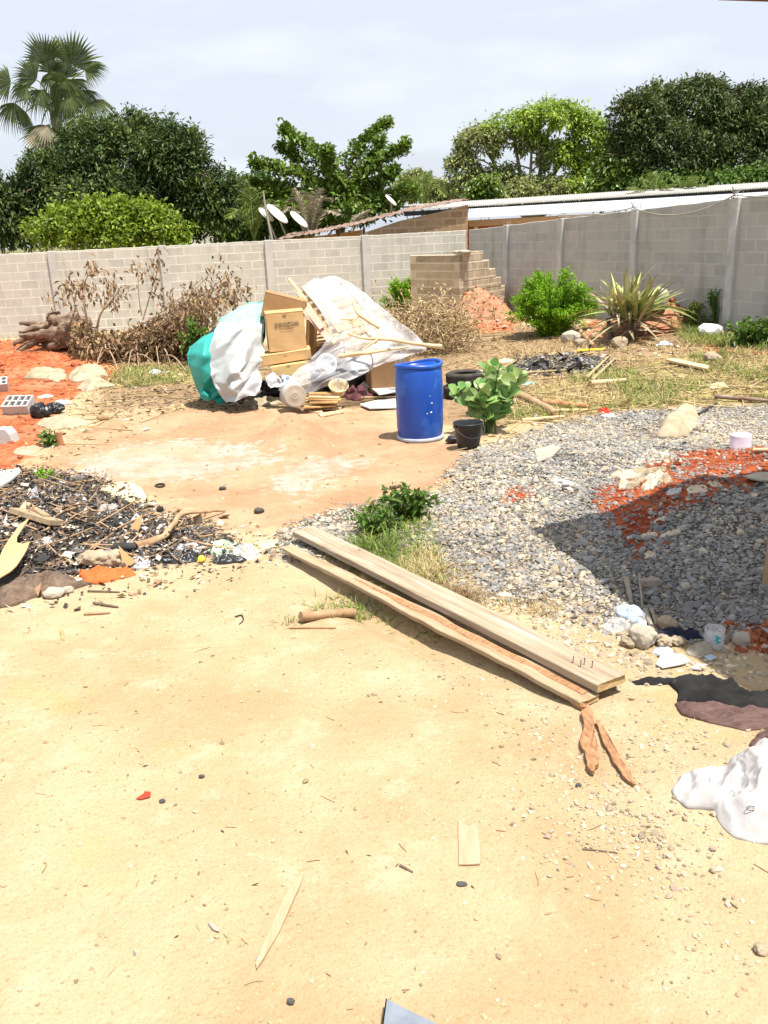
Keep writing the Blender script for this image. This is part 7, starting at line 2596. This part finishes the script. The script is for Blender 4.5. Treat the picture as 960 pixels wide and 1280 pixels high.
for k, (x, y, a, b2) in enumerate(((783, 596, 0.26, 0.12), (800, 592, 0.3, 0.11), (818, 598, 0.24, 0.12), (795, 606, 0.22, 0.12), (812, 608, 0.2, 0.10), (830, 602, 0.2, 0.1), (780, 608, 0.16, 0.1), (824, 590, 0.18, 0.08))):
    crumple('paper_piece', 'torn pale paper sack piece in the pile on the red soil strip', 'paper', (x, y), MAT['cement_sack' if k % 2 else 'scrap_pale'], (a, b2), 0.07, -0.5 + 0.35 * k, 400 + k, 0.04, 8, edge=0.3, group='torn paper pieces piled on the red soil')
SCR = [((842, 615), 0.12, 0.08, 'scrap_white', 'small lilac scrap below the torn paper sack'), ((872, 612), 0.17, 0.08, 'scrap_pale', 'tan scrap on the middle of the red soil'), ((893, 606), 0.12, 0.07, 'scrap_pale', 'pale scrap on the red soil near the shadow edge'),
       ((826, 651), 0.12, 0.05, 'scrap_pale', 'shaded tan scrap under the red soil'), ((790, 672), 0.09, 0.04, 'scrap_white', 'white scrap at the low tip of the red soil'), ((812, 671), 0.15, 0.08, 'scrap_pale', 'shaded pale card piece at the red soil tip'),
       ((838, 668), 0.20, 0.06, 'scrap_pale', 'long shaded tan scrap on the dark gravel'), ((812, 695), 0.11, 0.08, 'scrap_pale', 'pinkish stone-like scrap on the dark gravel'), ((880, 690), 0.04, 0.08, 'scrap_pale', 'little tan chip in the shaded gravel')]
for k, (px, a, b2, m, lab) in enumerate(SCR):
    crumple('scrap', lab, 'scrap', px, MAT[m], (a, b2), 0.025, -0.2 + 0.1 * k, 300 + k, 0.02, 8)
cutout('grey_card', 'grey and brown card sheet lying at the right edge of the red soil', 'card', [(930, 601), (945, 596), (985, 598), (985, 606), (950, 608), (938, 605)], MAT['rock_pale'], 0.012, 0.03)
stick('yellow_batten', 'pale yellow batten at the right end of the red soil', 'batten', [(942, 567), (985, 565)], 0.022, MAT['wood_pale'], 0, 4)
stick('rusty_bar', 'rusty angle bar lying across the far gravel at the right edge', 'bar', [(893, 500), (980, 507)], 0.035, MAT['rust'], 0.02, 4)
stick('dark_rod', 'dark rod pointing from the cement bag to the rusty bar', 'rod', [(873, 520), (896, 505)], 0.022, MAT['dark'], 0.0, 6)
lump('rock', 'pale stone on the shaded gravel', 'stone', (856, 737), (0.035, 0.03, 0.028), MAT['rock_pale'], 48, 0.2, 3, 3)
mb = MB()
q = G(813, 733)
mb.box(q + [0, 0, 0.03], (0.13, 0.05, 0.05), rot_z(0.1), 0.005)
mb.build('wood_offcut', MAT['bark_pale'], label='small square wooden offcut on the shaded gravel', cat='wood')
stick('stick', 'pale split stake lying up the shaded gravel, left of a thinner one', 'stake', [(783, 728), (789, 758)], 0.022, MAT['bark_pale'], 0.01, 6)
stick('stick', 'thin dark stake right of the pale split stake', 'stake', [(799, 722), (803, 764)], 0.012, MAT['bark_pale'], 0.01, 6)
stick('stick', 'short broken stake beside the blue bag', 'stake', [(806, 768), (814, 786)], 0.022, MAT['bark_pale'], 0.01, 6)
stick('stick', 'second short broken stake, right beside the first and nearer the stones', 'stake', [(814, 766), (820, 784)], 0.016, MAT['bark_pale'], 0.01, 6)

# ------------------------------------------------------------------ rubbish at the foot of the gravel
crumple('blue_bag', 'crumpled pale blue plastic bag at the foot of the shaded gravel', 'bag', None, MAT['blue_film'], height=0.06, seed=60, wr=0.035, freq=9, poly=[(766, 763), (780, 757), (796, 761), (812, 776), (806, 785), (790, 779), (772, 770)])
crumple('clear_bag', 'crumpled clear plastic bag left of the blue bag', 'bag', None, MAT['clear'], height=0.05, seed=61, wr=0.035, freq=9, poly=[(752, 786), (758, 777), (776, 776), (790, 783), (780, 790), (764, 792)])
lump('rock', 'tan weathered block between the clear bag and dark cloth', 'stone', (804, 806), (0.085, 0.07, 0.075), MAT['rock_pale'], 62, 0.22, 3, 4)
lump('rock', 'pale crusted lump beside the tan weathered block', 'stone', (788, 806), (0.055, 0.05, 0.035), MAT['rock'], 63, 0.25, 4, 4)
lump('rock', 'rounded brown stone above the navy cloth', 'stone', (834, 786), (0.055, 0.05, 0.05), MAT['rock'], 64, 0.2, 3, 3)
crumple('navy_cloth', 'twisted navy cloth strip lying before the clear jar', 'cloth', None, MAT['cloth_navy'], height=0.05, seed=65, wr=0.02, freq=9, poly=[(816, 793), (826, 789), (850, 795), (875, 791), (878, 799), (852, 803), (828, 799)])
lump('rock', 'rusty orange crust stone below the navy cloth', 'stone', (832, 806), (0.05, 0.04, 0.03), MAT['rock'], 66, 0.3, 4, 4)
lump('rock', 'second crusty stone, right below the navy cloth', 'stone', (848, 806), (0.045, 0.035, 0.03), MAT['rock'], 67, 0.3, 4, 4)
crumple('blue_wrapper', 'flattened blue wrapper beneath the navy cloth', 'wrapper', (829, 815), MAT['blue_film'], (0.11, 0.10), 0.02, -0.4, 68, 0.015, 9)
cutout('white_tile', 'broken white tile lying on the sand edge above the black cloth', 'tile', [(820, 834), (826, 822), (852, 821), (863, 830), (852, 834), (828, 838)], MAT['white_board'], 0.008, 0.012)
cutout('grey_tile', 'pale grey broken tile right of the white tile', 'tile', [(862, 838), (872, 832), (882, 834), (876, 840)], MAT['concrete'], 0.008, 0.008)
cutout('grey_tile', 'bluish tile shard under the clear jar', 'tile', [(880, 823), (888, 820), (896, 824), (888, 828)], MAT['blue_film'], 0.006, 0.008)
crumple('pale_rag', 'pale stiff rag between the navy cloth and the jar', 'rag', (875, 815), MAT['rock_pale'], (0.16, 0.12), 0.05, 0.5, 69, 0.03, 9)
lump('rock', 'pale stone right of the jar', 'stone', (926, 806), (0.05, 0.045, 0.045), MAT['rock_pale'], 70, 0.25, 3, 3)
stick('stick', 'thin grey stick in front of the jar', 'stick', [(904, 828), (912, 812)], 0.006, MAT['pole'])
cutout('metal_shard', 'sharp grey metal shard entering from the right edge', 'metal', [(947, 792), (985, 806), (985, 822)], MAT['steel_dull'], 0.004, 0.05)
jb = G(892, 808)
jr = thing('plastic_jar', 'clear upright plastic jar with teal print at the foot of the gravel', 'jar', jb)
mb = MB()
mb.lathe([(0.001, 0.004), (0.052, 0.0), (0.057, 0.005), (0.057, 0.115), (0.058, 0.12), (0.056, 0.12), (0.054, 0.112), (0.053, 0.008), (0.001, 0.008)], 32, jb, rot_z(0.2))
mb.build('wall', MAT['clear'], jr)
for z, a0, a1 in ((0.088, -2.0, -1.65), (0.075, -1.95, -1.35), (0.062, -2.05, -1.6), (0.048, -1.7, -1.3)):
    mb = MB()
    a = np.linspace(a0, a1, 8)
    g = np.array([[jb + [0.0585 * math.cos(x), 0.0585 * math.sin(x), z + 0.004 * math.sin(x * 9)] for x in a], [jb + [0.0585 * math.cos(x), 0.0585 * math.sin(x), z + 0.009 + 0.004 * math.sin(x * 7)] for x in a]])
    mb.sheet(g, 0.0006)
    mb.build('print', MAT['teal_ink'], jr)

# ------------------------------------------------------------------ clothes and sack at the right edge
crumple('dark_garment', 'black and brown garment: black lining part spread on the sand', 'garment', None, MAT['cloth_black'], height=0.10, seed=80, wr=0.045, freq=7, edge=0.05, poly=[(842, 858), (850, 849), (896, 847), (915, 856), (940, 872), (960, 880), (990, 872), (1000, 890), (960, 894), (930, 889), (890, 884), (845, 880)])
crumple('brown_garment', 'corduroy-brown cloth roll along the near edge of the black garment', 'garment', None, MAT['cloth_brown'], height=0.06, seed=81, wr=0.03, freq=6, edge=0.05, poly=[(843, 881), (860, 878), (890, 886), (930, 891), (960, 890), (1000, 896), (1000, 912), (960, 911), (930, 914), (890, 905), (852, 894)])
crumple('black_strap', 'narrow black cloth strip pointing at the plank end', 'cloth', None, MAT['cloth_black'], height=0.03, seed=82, wr=0.015, edge=0.05, poly=[(788, 853), (806, 848), (850, 849), (848, 856), (812, 857), (794, 857)])
crumple('brown_garment', 'ribbed brown cloth tucked behind the white sack', 'garment', None, MAT['cloth_brown'], height=0.07, seed=83, wr=0.03, edge=0.05, poly=[(938, 932), (960, 915), (1000, 905), (1000, 950), (950, 948)])
crumple('woven_sack', 'large crumpled white woven sack at the right edge of the sand', 'sack', None, MAT['sack_white'], height=0.13, seed=84, wr=0.06, freq=7, edge=0.06, N=170, K=60, poly=[(838, 988), (850, 972), (885, 962), (905, 962), (920, 944), (950, 930), (1010, 925), (1060, 960), (1050, 1040), (1000, 1062), (950, 1056), (918, 1048), (900, 1030), (890, 1018), (862, 1010), (846, 1002)])
sk = G(936, 1034)
st_ = bpy.data.objects['woven_sack']
mb = MB()
a = np.linspace(0.4, 5.6, 12)
sv = np.array([v.co[:] for v in st_.data.vertices]) + WORLD_AT['woven_sack']
near = np.argsort(np.hypot(sv[:, 0] - sk[0], sv[:, 1] - sk[1]))[:10]
mk = np.array([sk[0], sk[1], sv[near, 2].max() + 0.002])
pts = mk + np.column_stack([0.016 * np.cos(a), 0.006 * np.sin(a), 0.006 * np.sin(a)])
mb.tube(pts, 0.0016, 5)
mb.build('printed_mark', MAT['ink_black'], st_)

# ------------------------------------------------------------------ small things on the sand
cutout('red_wrapper', 'small red and yellow wrapper scrap on the open sand', 'wrapper', [(170, 1000), (180, 994), (181, 991), (189, 992), (188, 998), (176, 1001)], MAT['red_plastic'], 0.002, 0.006, curl=0.004)
cutout('wood_sliver', 'long pointed pale wood sliver lying on the sand', 'wood', [(380, 1094), (377, 1106), (366, 1130), (350, 1165), (330, 1200), (321, 1214), (320, 1206), (334, 1172), (344, 1150), (356, 1124), (368, 1104)], MAT['wood_faint'], 0.006, 0.003)
lump('grey_stone', 'tiny grey stone at the blunt end of the wood sliver', 'stone', (324, 1201), (0.012, 0.010, 0.008), MAT['rock_pale'], 90, 0.2, 3, 2)
cutout('wood_offcut', 'flat square tan wood offcut lying on the sand', 'wood', [(573, 1027), (585, 1035), (597, 1031), (600, 1060), (600, 1082), (586, 1083), (574, 1083), (573, 1050)], MAT['wood_faint'], 0.006, 0.003)
lump('dark_stone', 'flat dark grey stone chip on the sand below the offcut', 'stone', (577, 1106), (0.021, 0.014, 0.006), MAT['char'], 91, 0.2, 3, 3)
lump('white_stone', 'pale woodchip lump below the wood sliver', 'chip', (267, 1160), (0.03, 0.009, 0.008), MAT['rock_pale'], 92, 0.25, 3, 3, rot=-0.8)
stick('stick', 'short dark twig on the sand left of the dark stone chip', 'twig', [(500, 1083), (516, 1091)], 0.006, MAT['bark'])
stick('stick', 'thin grey twig below the splinters', 'twig', [(728, 1062), (772, 1067)], 0.0045, MAT['bark'])
stick('stick', 'short dark twig at the lower right sand', 'twig', [(904, 1124), (922, 1136)], 0.005, MAT['bark'])
stick('stick', 'bent black wire on the sand in the middle distance', 'wire', [(294, 772), (302, 770), (304, 776), (299, 781)], 0.006, MAT['dark'])
stick('stick', 'brown wood strip on the sand before the fibre sack', 'strip', [(105, 769), (138, 767)], 0.012, MAT['log'])
stick('stick', 'dark wood strip on the sand near the orange cloth', 'strip', [(110, 740), (150, 741)], 0.010, MAT['bark'])
stick('stick', 'curved bark strip between the dark strip and the fibre sack', 'strip', [(117, 755), (132, 758), (148, 760)], 0.012, MAT['bark'])
stick('stick', 'small tan chip stake at the left sand', 'chip', [(77, 790), (79, 801)], 0.012, MAT['wood_tan'])
lump('rock', 'brown crumbly clod at the right edge of the sand', 'clod', (952, 1190), (0.026, 0.02, 0.016), MAT['rock'], 93, 0.3, 4, 3)
for k, (x, y, lab) in enumerate(((723, 983, 'dark pebble below the splinters'), (870, 936, 'rounded brown pebble above the white sack'), (364, 1254, 'small black pebble near the bottom of the sand'), (252, 972, 'small black pebble above the red wrapper'), (203, 1003, 'tiny brown chip right of the red wrapper'))):
    lump('pebble', lab, 'pebble', (x, y), (0.014, 0.011, 0.009), MAT['char' if k != 1 else 'rock'], 95 + k, 0.2, 3, 2)
# galvanised sheet corner at the bottom edge
mc = [(483, 1262), (478, 1300), (470, 1340), (600, 1340), (560, 1300), (518, 1280)]
P3 = GL(mc)
P3[:, 2] = P3[:, 2].max() + 0.045
mb = MB()
mb.slab(P3, (0, 0, 1), 0.004)
mb.slab([P3[0], P3[1], P3[2], P3[2] - [0, 0, 0.05], P3[1] - [0, 0, 0.05], P3[0] - [0, 0, 0.05]], unit(np.cross(P3[1] - P3[0], (0, 0, 1))), 0.004)
mb.build('metal_sheet', MAT['steel_dull'], label='corner of a grey galvanised metal sheet at the bottom edge', cat='metal sheet')

# ------------------------------------------------------------------ logs and sticks in the far grass
stick('log', 'thick brown log lying right of the big-leaved plant', 'log', [(641, 496), (665, 505), (694, 520)], 0.07, MAT['log'], 0, 9, rough=0.02)
stick('log', 'reddish bark log crossing the sticks near the grass', 'log', [(680, 508), (737, 512)], 0.06, MAT['log_red'], 0, 9, rough=0.02)
stick('bamboo_pole', 'pale pole in the grass below the reddish log', 'pole', [(652, 528), (705, 522)], 0.03, MAT['peeled'])
stick('bamboo_pole', 'long pale pole crossing behind the logs', 'pole', [(690, 516), (735, 514)], 0.03, MAT['peeled'])
stick('bamboo_pole', 'steep dry bamboo pole at the edge of the burnt patch, left one', 'pole', [(733, 478), (762, 448)], 0.03, MAT['straw'], 0.03)
stick('bamboo_pole', 'steep dry bamboo pole right beside the left one by the burnt patch', 'pole', [(740, 480), (768, 452)], 0.03, MAT['straw'], 0.03)
stick('bamboo_pole', 'long nearly level dry pole ahead of the burnt patch', 'pole', [(648, 470), (708, 465)], 0.025, MAT['straw'], 0.02)
stick('bamboo_pole', 'dry pole sloping up behind the big-leaved plant', 'pole', [(620, 470), (645, 455)], 0.02, MAT['straw'], 0.05)
stick('bamboo_pole', 'pale thick pole lying in the middle of the grass', 'pole', [(738, 483), (782, 478)], 0.05, MAT['peeled'])
cutout('wood_board', 'pale plank lying in the far grass', 'board', [(832, 456), (840, 454), (886, 464), (884, 468)], MAT['wood_pale'], 0.03, 0.06)
crumple('red_wrapper', 'small bright red wrapper in the grass', 'wrapper', (756, 516), MAT['red_plastic'], (0.16, 0.14), 0.08, 0, 97, 0.03)
crumple('white_wrapper', 'white wrapper at the edge of gravel under the red one', 'wrapper', (760, 521), MAT['sack_white'], (0.2, 0.16), 0.06, 0, 98, 0.03)
crumple('yellow_leaf', 'yellow scrap in the grass at right', 'scrap', (898, 483), MAT['yellow_sack'], (0.26, 0.2), 0.06, 0, 99, 0.03)
crumple('yellow_leaf', 'yellow dry leaf heap behind the tyres', 'scrap', (632, 452), MAT['yellow_sack'], (0.3, 0.26), 0.08, 0, 100, 0.04)
crumple('white_wrapper', 'pale wrapper lying beside the big-leaved plant', 'wrapper', (655, 480), MAT['mint_sheet'], (0.4, 0.2), 0.04, 0, 101, 0.03)
stick('wood_strip', 'brown strip lying on the gravel edge by the far weed', 'strip', [(488, 612), (500, 609)], 0.022, MAT['bark'], 0.0, 5)
cutout('white_scrap', 'pale concrete spill on the upper gravel', 'concrete', [(668, 565), (690, 558), (702, 562), (690, 574), (672, 580)], MAT['rock_pale'], 0.01, 0.012)
